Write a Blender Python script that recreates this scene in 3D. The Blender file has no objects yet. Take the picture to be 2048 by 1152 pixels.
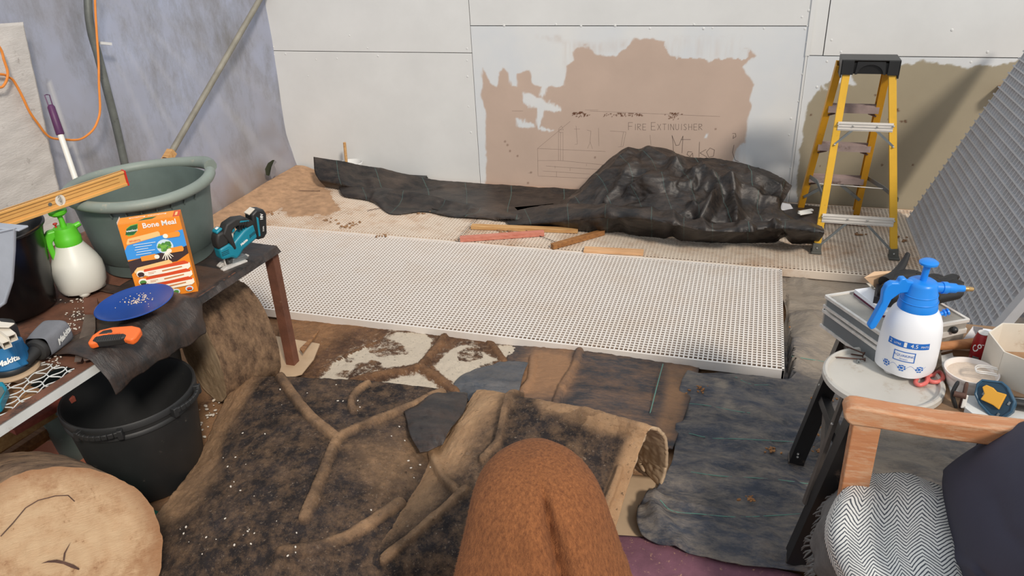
import bpy, bmesh, math, random
import numpy as np
from mathutils import Matrix, Vector, noise as mnoise
random.seed(7)
RNG = np.random.default_rng(11)
scene = bpy.context.scene
COL = scene.collection
PI = math.pi
# ---------------------------------------------------------------- camera
F_PX = 1530.0
CAM = np.array([0.0, 0.0, 1.9])
_p, _r, _y = [math.radians(a) for a in (27.23, -2.79, 18.05)]
_f = np.array([-math.sin(_y)*math.cos(_p), math.cos(_y)*math.cos(_p), -math.sin(_p)])
_rt = np.array([math.cos(_y), math.sin(_y), 0.0])
_up = np.cross(_rt, _f)
AX = (math.cos(_r)*_rt + math.sin(_r)*_up, -math.sin(_r)*_rt + math.cos(_r)*_up, _f)
cd = bpy.data.cameras.new('camera')
cd.sensor_width = 36.0
cd.lens = F_PX/2048*36.0
cd.clip_start = 0.02
cam = bpy.data.objects.new('camera', cd)
COL.objects.link(cam)
cam.matrix_world = Matrix(((AX[0][0], AX[1][0], -AX[2][0], CAM[0]), (AX[0][1], AX[1][1], -AX[2][1], CAM[1]),
                           (AX[0][2], AX[1][2], -AX[2][2], CAM[2]), (0, 0, 0, 1)))
scene.camera = cam
# ---------------------------------------------------------------- sky, sun, exposure
world = bpy.data.worlds.new('world')
scene.world = world
world.use_nodes = True
wn = world.node_tree.nodes
wn['Background'].inputs[0].default_value = (0.90, 0.95, 1.0, 1)
wn['Background'].inputs[1].default_value = 0.80
sd = bpy.data.lights.new('sun', 'SUN')
sd.energy = 2.6
sd.angle = math.radians(8)
sd.color = (1.0, 0.90, 0.78)
sun = bpy.data.objects.new('sun', sd)
COL.objects.link(sun)
sun.rotation_euler = Vector((0.60, -0.62, 0.72)).to_track_quat('Z', 'Y').to_euler()
sun.location = (3, -3, 5)
scene.view_settings.view_transform = 'Standard'
scene.view_settings.look = 'None'
scene.view_settings.gamma = 1
scene.view_settings.use_curve_mapping = False
scene.view_settings.exposure = 0.0
# ---------------------------------------------------------------- points read off the photograph
def _ray(u, v):
    return (u-1024)*AX[0]-(v-576)*AX[1]+F_PX*AX[2]
def G(u, v, z=0.0):
    d = _ray(u, v); return Vector(CAM+(z-CAM[2])/d[2]*d)
def GY(u, v, y):
    d = _ray(u, v); return Vector(CAM+y/d[1]*d)
def GX(u, v, x):
    d = _ray(u, v); return Vector(CAM+x/d[0]*d)
def proj(P):
    D = np.asarray(P, float)-CAM
    z = D@AX[2]
    return np.stack([1024+F_PX*(D@AX[0])/z, 576-F_PX*(D@AX[1])/z], -1)
def PT(q):
    """(u, v, z) or (u, v, 'y', Y) or (u, v, 'x', X)"""
    if len(q) == 3: return G(*q)
    return (GY if q[2] == 'y' else GX)(q[0], q[1], q[3])
def zup(b, u, v):
    """height above the point b that is seen at row v"""
    lo, hi = 0.0, 3.0
    for _ in range(40):
        m = (lo+hi)/2
        if proj((b[0], b[1], m))[1] > v: lo = m
        else: hi = m
    return lo
# ---------------------------------------------------------------- value noise
_tab = RNG.random((64, 64, 64))
def vnoise(P, sc=1.0):
    P = np.asarray(P, float)*sc
    i = np.floor(P).astype(int); f = P-i; f = f*f*(3-2*f)
    r = 0
    for a in (0, 1):
        for b in (0, 1):
            for c in (0, 1):
                w = (f[..., 0] if a else 1-f[..., 0])*(f[..., 1] if b else 1-f[..., 1])*(f[..., 2] if c else 1-f[..., 2])
                r = r+w*_tab[(i[..., 0]+a) % 64, (i[..., 1]+b) % 64, (i[..., 2]+c) % 64]
    return r*2-1
def fbm(P, sc=1.0, n=4):
    r = 0; a = 1.0; t = 0
    for k in range(n):
        r = r+a*vnoise(P, sc*2**k+k*0.13); t += a; a *= 0.5
    return r/t
def ridged(P, sc=1.0, n=3):
    r = 0; a = 1.0; t = 0
    for k in range(n):
        r = r+a*(1-np.abs(vnoise(P, sc*2**k))*2); t += a; a *= 0.5
    return r/t
def sstep(a, b, x):
    t = np.clip((x-a)/(b-a), 0, 1); return t*t*(3-2*t)
def segdist(P, poly, closed=False):
    P = np.asarray(P, float); best = np.full(P.shape[:-1], 1e9)
    L = list(poly)+([poly[0]] if closed else [])
    for a, b in zip(L[:-1], L[1:]):
        a = np.array(a, float); b = np.array(b, float); ab = b-a
        t = np.clip(((P-a)@ab)/max(ab@ab, 1e-12), 0, 1)
        best = np.minimum(best, np.linalg.norm(P-(a+t[..., None]*ab), axis=-1))
    return best
def sdpoly(P, poly):
    """signed distance, negative inside"""
    P = np.asarray(P, float); ins = np.zeros(P.shape[:-1], bool)
    n = len(poly)
    for i in range(n):
        x0, y0 = poly[i]; x1, y1 = poly[(i+1) % n]
        if y0 == y1: continue
        c = ((y0 > P[..., 1]) != (y1 > P[..., 1])) & (P[..., 0] < (x1-x0)*(P[..., 1]-y0)/(y1-y0)+x0)
        ins ^= c
    d = segdist(P, poly, True)
    return np.where(ins, -d, d)
# ---------------------------------------------------------------- materials
def _lin(c):
    return tuple((x/12.92 if x <= 0.04045 else ((x+0.055)/1.055)**2.4) for x in c)
def rgb(r, g, b): return _lin((r/255, g/255, b/255))
class NT:
    def __init__(s, name):
        s.m = bpy.data.materials.new(name); s.m.use_nodes = True
        s.t = s.m.node_tree; s.b = s.t.nodes['Principled BSDF']; s.x = 0
        s.tc = s.t.nodes.new('ShaderNodeTexCoord')
    def n(s, ty, **k):
        q = s.t.nodes.new(ty)
        for a, b in k.items(): setattr(q, a, b)
        return q
    def l(s, a, b): s.t.links.new(a, b)
    def noise(s, scale, detail=4, rough=0.6, stretch=None, coord='Object', dist=0.0):
        q = s.n('ShaderNodeTexNoise'); q.inputs['Scale'].default_value = scale
        q.inputs['Detail'].default_value = detail; q.inputs['Roughness'].default_value = rough
        q.inputs['Distortion'].default_value = dist
        src = s.tc.outputs[coord]
        if stretch:
            mp = s.n('ShaderNodeMapping'); mp.inputs['Scale'].default_value = stretch
            s.l(src, mp.inputs[0]); src = mp.outputs[0]
        s.l(src, q.inputs['Vector']); return q.outputs['Fac']
    def ramp(s, src, a, b, c0=0.0, c1=1.0):
        q = s.n('ShaderNodeMapRange'); q.inputs[1].default_value = a; q.inputs[2].default_value = b
        q.inputs[3].default_value = c0; q.inputs[4].default_value = c1
        s.l(src, q.inputs[0]); return q.outputs[0]
    def math(s, op, a, b):
        q = s.n('ShaderNodeMath', operation=op)
        for i, v in enumerate((a, b)):
            if isinstance(v, (int, float)): q.inputs[i].default_value = v
            else: s.l(v, q.inputs[i])
        return q.outputs[0]
    def mix(s, fac, a, b):
        q = s.n('ShaderNodeMix', data_type='RGBA')
        if isinstance(fac, (int, float)): q.inputs[0].default_value = fac
        else: s.l(fac, q.inputs[0])
        for i, v in ((6, a), (7, b)):
            if isinstance(v, tuple): q.inputs[i].default_value = (*v[:3], 1)
            else: s.l(v, q.inputs[i])
        return q.outputs[2]
    def attr(s, name='mask'):
        q = s.n('ShaderNodeAttribute', attribute_name=name)
        p = s.n('ShaderNodeSeparateColor'); s.l(q.outputs['Color'], p.inputs[0]); return p.outputs
    def bump(s, src, strength=0.3, dist=0.01):
        q = s.n('ShaderNodeBump'); q.inputs['Strength'].default_value = strength
        q.inputs['Distance'].default_value = dist
        s.l(src, q.inputs['Height']); s.l(q.outputs[0], s.b.inputs['Normal'])
    def col(s, c):
        if isinstance(c, tuple): s.b.inputs['Base Color'].default_value = (*c[:3], 1)
        else: s.l(c, s.b.inputs['Base Color'])
    def set(s, **k):
        for a, v in k.items():
            s.b.inputs[a.replace('_', ' ')].default_value = v
def plain(name, c, rough=0.5, metal=0.0, var=0.12, scale=9, bump=0.0, dirt=None, dirt_amt=0.5, spec=0.5, stretch=None, dscale=14):
    t = NT(name)
    n1 = t.noise(scale, 5, 0.6, stretch)
    c2 = tuple(x*(1-var*2.2) for x in c); c1 = tuple(min(1, x*(1+var*0.8)) for x in c)
    out = t.mix(t.ramp(n1, 0.3, 0.7), c1, c2)
    if dirt:
        n2 = t.noise(dscale, 8, 0.72)
        lo = 0.72-0.42*dirt_amt
        out = t.mix(t.ramp(n2, lo, lo+0.12), out, dirt)
    t.col(out)
    t.set(Roughness=rough, Metallic=metal)
    t.b.inputs['Specular IOR Level'].default_value = spec
    if bump: t.bump(t.noise(scale*6, 6, 0.7, stretch), bump, 0.004)
    return t.m
M = {}
M['white_board'] = plain('white_paint', rgb(216, 217, 216), 0.75, var=0.035, scale=2.2, bump=0.12)
M['gap'] = plain('dark_gap', rgb(70, 68, 62), 0.9)
def painted(name, under):
    t = NT(name); a = t.attr()
    n = t.noise(3, 5, 0.6)
    base = t.mix(t.ramp(n, 0.3, 0.75), under, tuple(x*0.88 for x in under))
    wh = t.mix(t.ramp(t.noise(2.0, 4, 0.6), 0.3, 0.7), rgb(218, 219, 218), rgb(206, 211, 216))
    c = t.mix(a[0], wh, base)
    c = t.mix(a[1], c, rgb(96, 62, 42))
    t.col(c); t.set(Roughness=0.8); t.bump(t.noise(60, 3, 0.6), 0.1, 0.002)
    return t.m
M['pink_board'] = painted('part_painted_pinkish_board', rgb(193, 171, 156))
M['olive_board'] = painted('part_painted_olive_board', rgb(160, 150, 128))
M['pencil'] = plain('pencil', rgb(112, 96, 88), 0.9)
def grp(name, c, dirt, amt, use_attr=False):
    t = NT(name)
    n = t.noise(5, 7, 0.7)
    f = t.ramp(n, 0.45, 0.75)
    if use_attr: f = t.math('ADD', t.math('MULTIPLY', f, 0.4), t.attr()[0])
    else: f = t.math('MULTIPLY', f, amt)
    q = t.n('ShaderNodeClamp'); t.l(f, q.inputs[0])
    t.col(t.mix(q.outputs[0], c, dirt)); t.set(Roughness=0.6); return t.m
M['grate'] = grp('pale_fibreglass_grating', rgb(222, 216, 210), rgb(204, 182, 158), 0.35)
M['grate_dirty'] = grp('dusty_fibreglass_grating', rgb(214, 200, 184), rgb(176, 142, 112), 1.0)
M['grate_grey'] = grp('grey_fibreglass_grating', rgb(186, 187, 191), rgb(168, 166, 164), 0.5)
M['grate_hole_shade'] = plain('brown_shade_grating_sides', rgb(140, 118, 100), 0.85)  # dirt brown, darkened to put the shade of the holes into the bar sides
M['dust'] = plain('loose_dry_soil', rgb(178, 142, 110), 0.95, var=0.15, scale=20, bump=0.5)
def soilmat():
    t = NT('brown_soil_ground')
    a = t.mix(t.ramp(t.noise(1.6, 6, 0.7), 0.35, 0.65), rgb(142, 104, 74), rgb(172, 134, 98))
    a = t.mix(t.ramp(t.noise(4.5, 8, 0.75), 0.52, 0.64), a, rgb(84, 60, 46))
    a = t.mix(t.ramp(t.noise(70, 3, 0.6), 0.66, 0.72), a, rgb(196, 170, 140))
    t.col(a); t.set(Roughness=0.95); t.bump(t.noise(30, 9, 0.75), 0.7, 0.02); return t.m
M['soil'] = soilmat()
def shellmat(name, dark, tan, amt):
    """moulded sheet: dark stain, tan dust (mask r), white paint (mask g), bare tan (mask b)"""
    t = NT(name); a = t.attr()
    base = t.mix(t.ramp(t.noise(6, 8, 0.75), 0.4, 0.62), dark, tuple(x*2.1 for x in dark))
    d = t.math('ADD', t.ramp(t.noise(15, 10, 0.82), 0.44, 0.66, 0, amt), t.math('MULTIPLY', a[0], 1.0))
    q = t.n('ShaderNodeClamp'); t.l(d, q.inputs[0])
    c = t.mix(q.outputs[0], base, tan)
    c = t.mix(a[2], c, t.mix(t.ramp(t.noise(5, 7, 0.7), 0.35, 0.65), rgb(216, 176, 136), rgb(178, 138, 102)))
    pn = t.ramp(t.noise(22, 9, 0.8), 0.30, 0.58, 1.0, 0.0)
    pw = t.math('MULTIPLY', a[1], 1.0)
    pw2 = t.ramp(t.math('ADD', pw, t.math('MULTIPLY', t.noise(26, 10, 0.85), 1.5)), 1.02, 1.16)
    c = t.mix(pw2, c, rgb(222, 208, 188))
    c = t.mix(t.ramp(t.noise(95, 6, 0.75), 0.60, 0.68, 0, 0.8), c, rgb(176, 156, 136)); c = t.mix(t.ramp(t.noise(64, 7, 0.8), 0.42, 0.33, 0, 0.75), c, rgb(24, 20, 20))
    t.col(c); t.set(Roughness=0.85); t.b.inputs['Specular IOR Level'].default_value = 0.25; t.bump(t.noise(42, 10, 0.8), 0.9, 0.014); return t.m
M['shell'] = shellmat('dirty_moulded_plastic', rgb(42, 37, 37), rgb(196, 156, 118), 0.36)
M['shell_pale'] = shellmat('dirty_moulded_plastic_painted', rgb(74, 54, 42), rgb(164, 122, 86), 0.7)
M['inner_tan'] = plain('bare_tan_fibreglass', rgb(192, 166, 136), 0.7, var=0.08, scale=6, bump=0.1)
def weed(name, col, dustc, amt, lines=True, rough=0.45, bs=0.5):
    t = NT(name); a = t.attr()
    base = t.mix(t.ramp(t.noise(2.5, 5, 0.65, (1, 3, 1)), 0.35, 0.7), col, tuple(x*1.9 for x in col))
    d = t.math('ADD', t.ramp(t.noise(7, 10, 0.8, (1, 2.6, 1)), 0.42, 0.68, 0, amt), a[0])
    q = t.n('ShaderNodeClamp'); t.l(d, q.inputs[0])
    c = t.mix(q.outputs[0], base, dustc)
    if lines:
        sp = t.n('ShaderNodeSeparateXYZ'); t.l(t.tc.outputs['UV'], sp.inputs[0])
        fr = t.math('FRACT', t.math('ADD', sp.outputs[0], 0.37), 0.0)
        c = t.mix(t.math('MULTIPLY', t.math('LESS_THAN', fr, 0.014), 0.28), c, rgb(92, 140, 134))
    t.col(c); t.set(Roughness=rough)
    t.bump(t.noise(26, 8, 0.7, (1, 3, 1)), bs, 0.008); return t.m
M['weed_black'] = weed('black_woven_weed_fabric', rgb(20, 18, 18), rgb(104, 88, 76), 0.36, rough=0.36, bs=0.45)
M['weed_blue'] = weed('dusty_blue_black_weed_fabric', rgb(52, 56, 66), rgb(146, 134, 120), 0.9, lines=False, rough=0.5, bs=1.0)
M['weed_brown'] = weed('muddy_weed_fabric', rgb(40, 41, 46), rgb(150, 112, 80), 0.55, lines=False, rough=0.6, bs=0.9)
M['poly_black'] = weed('black_polythene', rgb(30, 28, 28), rgb(104, 78, 62), 0.35, lines=False, rough=0.38)
M['poly_grey'] = weed('grey_polythene_scrap', rgb(66, 70, 76), rgb(136, 124, 112), 0.45, lines=False, rough=0.42, bs=1.0)
M['purple'] = plain('purple_mat', rgb(118, 78, 92), 0.95, var=0.15, scale=12, bump=0.5, dirt=rgb(190, 150, 120), dirt_amt=0.3, dscale=60)
def fleece():
    t = NT('rust_brown_fleece')
    c = t.mix(t.ramp(t.noise(150, 5, 0.8, (1, 1, 0.3)), 0.32, 0.7), rgb(98, 56, 30), rgb(158, 100, 58))
    t.col(c); t.set(Roughness=1.0); t.b.inputs['Sheen Weight'].default_value = 0.0
    t.b.inputs['Sheen Tint'].default_value = (0.9, 0.6, 0.4, 1)
    t.bump(t.noise(240, 4, 0.7, (1, 1, 0.4)), 0.6, 0.004); return t.m
M['fleece'] = fleece()
M['fleece_pile'] = plain('fleece_fibres', rgb(152, 98, 60), 1.0)
M['navy'] = plain('navy_cotton_cover', rgb(58, 58, 74), 0.85, var=0.04, scale=6, bump=0.15)
def herring():
    t = NT('herringbone_weave')
    sp = t.n('ShaderNodeSeparateXYZ'); t.l(t.tc.outputs['UV'], sp.inputs[0])
    w = t.math('MULTIPLY', t.noise(14, 3, 0.5), 0.035)
    u = t.math('ADD', sp.outputs[0], w)
    tri = t.math('PINGPONG', u, 0.066)
    s = t.math('ADD', t.math('MULTIPLY', tri, 1.25), t.math('ADD', sp.outputs[1], t.math('MULTIPLY', t.noise(20, 2, 0.5), 0.012)))
    fr = t.math('FRACT', t.math('MULTIPLY', s, 37.0), 0.0)
    brk = t.math('MULTIPLY', t.noise(110, 2, 0.5), 0.30)
    f = t.math('LESS_THAN', fr, t.math('ADD', brk, 0.22))
    t.col(t.mix(f, rgb(236, 235, 230), rgb(84, 88, 96))); t.set(Roughness=0.95)
    t.bump(t.math('SUBTRACT', 1.0, f), 0.8, 0.004); return t.m
M['herring'] = herring()
M['fringe'] = plain('grey_wool_fringe', rgb(112, 110, 108), 0.95, bump=0.4, scale=30)
def bark(name, c1, c2):
    t = NT(name)
    n = t.noise(9, 8, 0.8, (1, 1, 2.2)); c = t.mix(t.ramp(n, 0.36, 0.62), c1, c2)
    t.col(c); t.set(Roughness=0.95); t.bump(t.noise(20, 9, 0.85, (1, 1, 2.0)), 1.0, 0.03); return t.m
M['bark'] = bark('rough_bark', rgb(98, 74, 58), rgb(206, 166, 128))
def cutwood(name, c1, c2, edge_amt=0.7):
    t = NT(name)
    w = t.n('ShaderNodeTexWave', wave_type='RINGS', rings_direction='Z')
    w.inputs['Scale'].default_value = 7; w.inputs['Distortion'].default_value = 5; w.inputs['Detail'].default_value = 4
    w.inputs['Detail Scale'].default_value = 1.5
    t.l(t.tc.outputs['Object'], w.inputs['Vector'])
    c = t.mix(t.ramp(w.outputs['Fac'], 0, 1, 0.0, 0.14), c1, c2)
    c = t.mix(t.ramp(t.noise(6, 8, 0.75), 0.45, 0.75, 0, 0.7), c, c2)
    c = t.mix(t.ramp(t.noise(24, 9, 0.8), 0.60, 0.70), c, rgb(128, 82, 52))
    c = t.mix(t.ramp(t.noise(3.0, 7, 0.75), 0.48, 0.66, 0, 0.75), c, tuple(x*0.72 for x in c2))
    c = t.mix(t.ramp(t.noise(5, 9, 0.8, (1, 7, 1)), 0.56, 0.68, 0, 0.55), c, tuple(min(1, x*1.12) for x in c1))
    g = t.n('ShaderNodeTexGradient', gradient_type='SPHERICAL'); t.l(t.tc.outputs['Object'], g.inputs[0])
    edge = t.math('ADD', g.outputs['Fac'], t.math('MULTIPLY', t.noise(7, 5, 0.6), 0.07))
    c = t.mix(t.ramp(edge, 0.80, 0.74, 0, edge_amt), c, rgb(158, 108, 70))
    t.col(c); t.set(Roughness=0.85); t.bump(t.noise(30, 9, 0.8, (1, 5, 1)), 0.7, 0.012); return t.m
M['cut'] = cutwood('fresh_sawn_end_grain', rgb(222, 190, 152), rgb(190, 138, 96))
M['cut_grey'] = cutwood('weathered_sawn_end_grain', rgb(214, 186, 150), rgb(176, 144, 108), 0.0)
def timber(name, c1, c2, rough=0.7, sc=(14, 14, 1.2), worn=None, axis=None):
    t = NT(name)
    c = t.mix(t.ramp(t.noise(5, 6, 0.6, sc), 0.3, 0.7), c1, c2)
    if worn:
        c = t.mix(t.ramp(t.noise(7, 8, 0.75, tuple(0.35*x+0.5 for x in sc)), 0.50, 0.60), c, worn)
    t.col(c); t.set(Roughness=rough); t.bump(t.noise(9, 8, 0.7, sc), 0.3, 0.004); return t.m
M['chairwood'] = timber('worn_varnished_hardwood', rgb(196, 138, 96), rgb(180, 118, 78), 0.55, (1.5, 14, 14), worn=rgb(198, 156, 122))
M['pine'] = timber('pine_offcut', rgb(206, 166, 112), rgb(176, 128, 78), sc=(1.2, 14, 14))
M['pine_red'] = timber('red_stained_offcut', rgb(206, 138, 118), rgb(178, 100, 82), sc=(1.2, 14, 14))
M['pine_light'] = timber('pale_planed_offcut', rgb(222, 178, 134), rgb(196, 148, 104), sc=(1.2, 14, 14))
M['pine_brown'] = timber('brown_offcut', rgb(166, 116, 66), rgb(124, 80, 44), sc=(1.2, 14, 14))
M['darkred'] = timber('dark_red_timber', rgb(166, 84, 66), rgb(128, 62, 50), sc=(1.2, 14, 14))
M['oldtimber'] = timber('old_brown_timber', rgb(166, 120, 76), rgb(112, 78, 52), sc=(1.2, 14, 14))
M['bench_wood'] = timber('workbench_top_wood', rgb(150, 120, 90), rgb(112, 86, 64), sc=(1.2, 12, 12))
M['handle_wood'] = timber('oiled_handle_wood', rgb(186, 130, 82), rgb(146, 92, 54), sc=(1.2, 14, 14))
M['yellow'] = plain('yellow_fibreglass', rgb(226, 176, 48), 0.45, var=0.08, scale=5, dirt=rgb(140, 104, 48), dirt_amt=0.22, dscale=18)
M['orange_side'] = plain('yellow_fibreglass_rail', rgb(216, 156, 34), 0.5, var=0.1, scale=5, dirt=rgb(130, 92, 44), dirt_amt=0.3, dscale=14)
M['alu'] = plain('scuffed_aluminium', rgb(226, 222, 216), 0.42, 0.2, var=0.1, scale=12, dirt=rgb(150, 92, 62), dirt_amt=0.22, dscale=16, stretch=(0.4, 3, 3))
M['alu_dirty'] = plain('dirty_aluminium_tread', rgb(168, 150, 146), 0.6, 0.3, var=0.15, scale=8, dirt=rgb(110, 90, 86), dirt_amt=0.4)
M['steel'] = plain('zinc_steel', rgb(138, 144, 146), 0.45, 0.6, var=0.12)
M['black_plastic'] = plain('black_plastic', rgb(36, 37, 38), 0.42, var=0.12, dirt=rgb(86, 78, 70), dirt_amt=0.15)
M['black_dull'] = plain('dusty_black_plastic', rgb(40, 41, 42), 0.55, var=0.15, scale=4, dirt=rgb(98, 92, 84), dirt_amt=0.22, dscale=20)
M['black_gloss'] = plain('black_rubber_tub', rgb(22, 21, 22), 0.25, var=0.2, dirt=rgb(80, 56, 46), dirt_amt=0.2, dscale=7)
M['grey_rubber'] = plain('grey_rubber', rgb(96, 96, 90), 0.8)
M['green_tub'] = plain('weathered_grey_green_plastic', rgb(98, 112, 108), 0.55, var=0.16, scale=3, dirt=rgb(158, 164, 158), dirt_amt=0.2, dscale=12, bump=0.08)
M['green_rim'] = plain('faded_grey_green_rim', rgb(132, 142, 134), 0.5, var=0.1, scale=4, dirt=rgb(170, 160, 140), dirt_amt=0.3)
M['rust'] = plain('rusted_steel', rgb(112, 70, 52), 0.85, var=0.2, scale=10, dirt=rgb(160, 128, 104), dirt_amt=0.25, bump=0.5)
M['rust_plate'] = plain('rusty_bench_plate', rgb(120, 78, 58), 0.8, var=0.25, scale=6, dirt=rgb(58, 46, 40), dirt_amt=0.5, bump=0.6, dscale=8)
M['white_metal'] = plain('chipped_white_steel', rgb(206, 208, 206), 0.6, var=0.06, scale=10, dirt=rgb(136, 120, 104), dirt_amt=0.22, dscale=16)
M['grey_metal'] = plain('galvanised_angle', rgb(134, 140, 144), 0.5, 0.3, var=0.1)
M['post'] = plain('galvanised_post', rgb(112, 116, 112), 0.55, 0.3, var=0.2, scale=6, dirt=rgb(66, 70, 68), dirt_amt=0.35)
M['tube'] = plain('dusty_steel_tube', rgb(146, 142, 130), 0.55, 0.2, var=0.2, scale=5)
M['orange_cord'] = plain('orange_cable_sheath', rgb(226, 138, 56), 0.45, var=0.06)
M['white_pole'] = plain('white_handle_plastic', rgb(228, 226, 218), 0.4, var=0.03)
M['purple_grip'] = plain('purple_grip_plastic', rgb(84, 38, 84), 0.5, var=0.08)
M['foil'] = plain('grey_foam_sheet', rgb(206, 201, 196), 0.45, var=0.07, scale=5, bump=0.6, stretch=(1, 1, 4), dirt=rgb(150, 142, 136), dirt_amt=0.3)
def polymat():
    t = NT('cloudy_polythene_sheet')
    c = t.mix(t.ramp(t.noise(1.1, 4, 0.6), 0.35, 0.65), rgb(176, 182, 202), rgb(160, 158, 164))
    c = t.mix(t.ramp(t.noise(2.6, 9, 0.78, (1, 1, 0.45)), 0.46, 0.70, 0, 0.8), c, rgb(124, 120, 112))
    a = t.attr(); c = t.mix(a[0], c, rgb(150, 122, 98))
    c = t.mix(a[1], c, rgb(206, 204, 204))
    t.col(c); t.set(Roughness=0.35); t.bump(t.noise(18, 6, 0.6), 0.12, 0.004)
    tr = t.n('ShaderNodeBsdfTranslucent'); t.l(c, tr.inputs[0])
    mx = t.n('ShaderNodeMixShader'); mx.inputs[0].default_value = 0.35
    t.l(t.b.outputs[0], mx.inputs[1]); t.l(tr.outputs[0], mx.inputs[2])
    t.l(mx.outputs[0], t.t.nodes['Material Output'].inputs[0]); return t.m
M['poly'] = polymat()
def flat(name, r, g, b, rough=0.5, metal=0.0):
    t = NT(name); t.col(rgb(r, g, b)); t.set(Roughness=rough, Metallic=metal); return t.m
def milky(name, c, rough, w):
    t = NT(name); t.col(c); t.set(Roughness=rough)
    t.b.inputs['Subsurface Weight'].default_value = w
    t.b.inputs['Subsurface Radius'].default_value = (0.02, 0.02, 0.02); return t.m
M['bottle_white'] = milky('milky_bottle_plastic', rgb(232, 234, 238), 0.35, 0.2)
M['bottle_cream'] = milky('cream_bottle_plastic', rgb(222, 222, 212), 0.4, 0.2)
M['blue'] = flat('bright_blue_plastic', 26, 132, 226, 0.35)
M['blue_dark'] = flat('blue_print', 30, 104, 190, 0.5)
M['green'] = flat('lime_green_plastic', 92, 196, 42, 0.4)
M['red'] = flat('red_plastic', 196, 44, 36, 0.4)
M['brass'] = flat('brass_nozzle', 196, 162, 110, 0.35, 0.7)
M['plate_blue'] = plain('dark_blue_plastic_plate', rgb(28, 70, 150), 0.32, var=0.05)
M['orange'] = flat('orange_tool_plastic', 238, 110, 46, 0.45)
M['teal'] = plain('teal_tool_plastic', rgb(24, 132, 156), 0.4, var=0.06)
M['teal_blue'] = plain('blue_tool_plastic', rgb(34, 108, 158), 0.4, var=0.06)
M['tool_black'] = plain('tool_black_rubber', rgb(44, 43, 42), 0.55, var=0.15, dirt=rgb(96, 84, 72), dirt_amt=0.2)
M['bag_grey'] = plain('grey_dust_bag_fabric', rgb(118, 120, 126), 0.9, var=0.06, scale=20, bump=0.3)
M['white'] = flat('white_print', 236, 236, 232, 0.5)
M['level'] = plain('anodised_yellow_level', rgb(226, 172, 98), 0.42, 0.15, var=0.06, dirt=rgb(196, 150, 96), dirt_amt=0.25)
M['level_dark'] = flat('level_dark_line', 150, 104, 52, 0.6)
M['terracotta'] = plain('terracotta_plastic', rgb(176, 106, 78), 0.6, var=0.1, scale=4)
M['soil_chip'] = flat('pale_chip', 214, 206, 194, 0.8)
M['green_sheet'] = plain('green_tarpaulin', rgb(34, 112, 88), 0.6, var=0.12)
M['lid'] = plain('cloudy_bucket_lid', rgb(196, 192, 184), 0.35, var=0.05, scale=5, dirt=rgb(170, 156, 140), dirt_amt=0.35)
M['tray'] = plain('cloudy_tray', rgb(168, 174, 184), 0.3, var=0.06)
M['case_alu'] = plain('scuffed_aluminium_case', rgb(176, 172, 164), 0.45, 0.3, var=0.12, dirt=rgb(128, 112, 98), dirt_amt=0.3)
M['case_grey'] = plain('grey_case_panel', rgb(112, 116, 118), 0.6, var=0.06)
M['rivet'] = flat('rivet_steel', 190, 190, 186, 0.35, 0.7)
M['glove'] = plain('black_nitrile_glove', rgb(24, 22, 22), 0.6, var=0.15, bump=0.4, dirt=rgb(70, 58, 50), dirt_amt=0.12)
M['card'] = plain('brown_cardboard', rgb(206, 172, 138), 0.85, var=0.05)
M['card_white'] = plain('white_cardboard', rgb(218, 210, 196), 0.8, var=0.05, scale=6, dirt=rgb(170, 140, 110), dirt_amt=0.28, dscale=7)
M['paper'] = flat('paper', 226, 228, 234, 0.8)
M['ceramic'] = plain('white_glazed_ceramic', rgb(228, 220, 214), 0.2, var=0.03)
M['powder'] = plain('cream_powder', rgb(222, 204, 186), 0.95, var=0.06, scale=30, bump=0.6)
M['pinkred'] = flat('coral_scissor_handle', 212, 106, 100, 0.4)
M['can_red'] = plain('red_label', rgb(150, 22, 30), 0.3, var=0.1)
M['box_black'] = flat('black_card_box', 26, 22, 26, 0.45)
M['gold'] = flat('gold_print', 206, 176, 86, 0.5)
M['maroon'] = flat('maroon_print', 92, 34, 58, 0.5)
M['white_lami'] = plain('white_laminate_offcut', rgb(222, 224, 222), 0.4, var=0.04, dirt=rgb(150, 140, 130), dirt_amt=0.18)
M['steelblue'] = plain('slate_blue_tool_body', rgb(46, 84, 110), 0.45, var=0.06)
M['yellow_pl'] = flat('yellow_plastic_latch', 224, 164, 52, 0.5)
M['rusty_tool'] = plain('rusty_tool_steel', rgb(98, 72, 62), 0.7, 0.3, var=0.25, scale=20)
M['scraper'] = plain('tarnished_steel_bar', rgb(116, 100, 90), 0.6, 0.3, var=0.25, scale=14, dirt=rgb(122, 78, 58), dirt_amt=0.3)
M['black_steel'] = plain('black_painted_steel', rgb(26, 25, 26), 0.45, var=0.15, dirt=rgb(92, 78, 68), dirt_amt=0.25, dscale=9)
M['black_edge'] = plain('worn_black_steel_edge', rgb(92, 84, 78), 0.55, 0.2, var=0.2)
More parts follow.
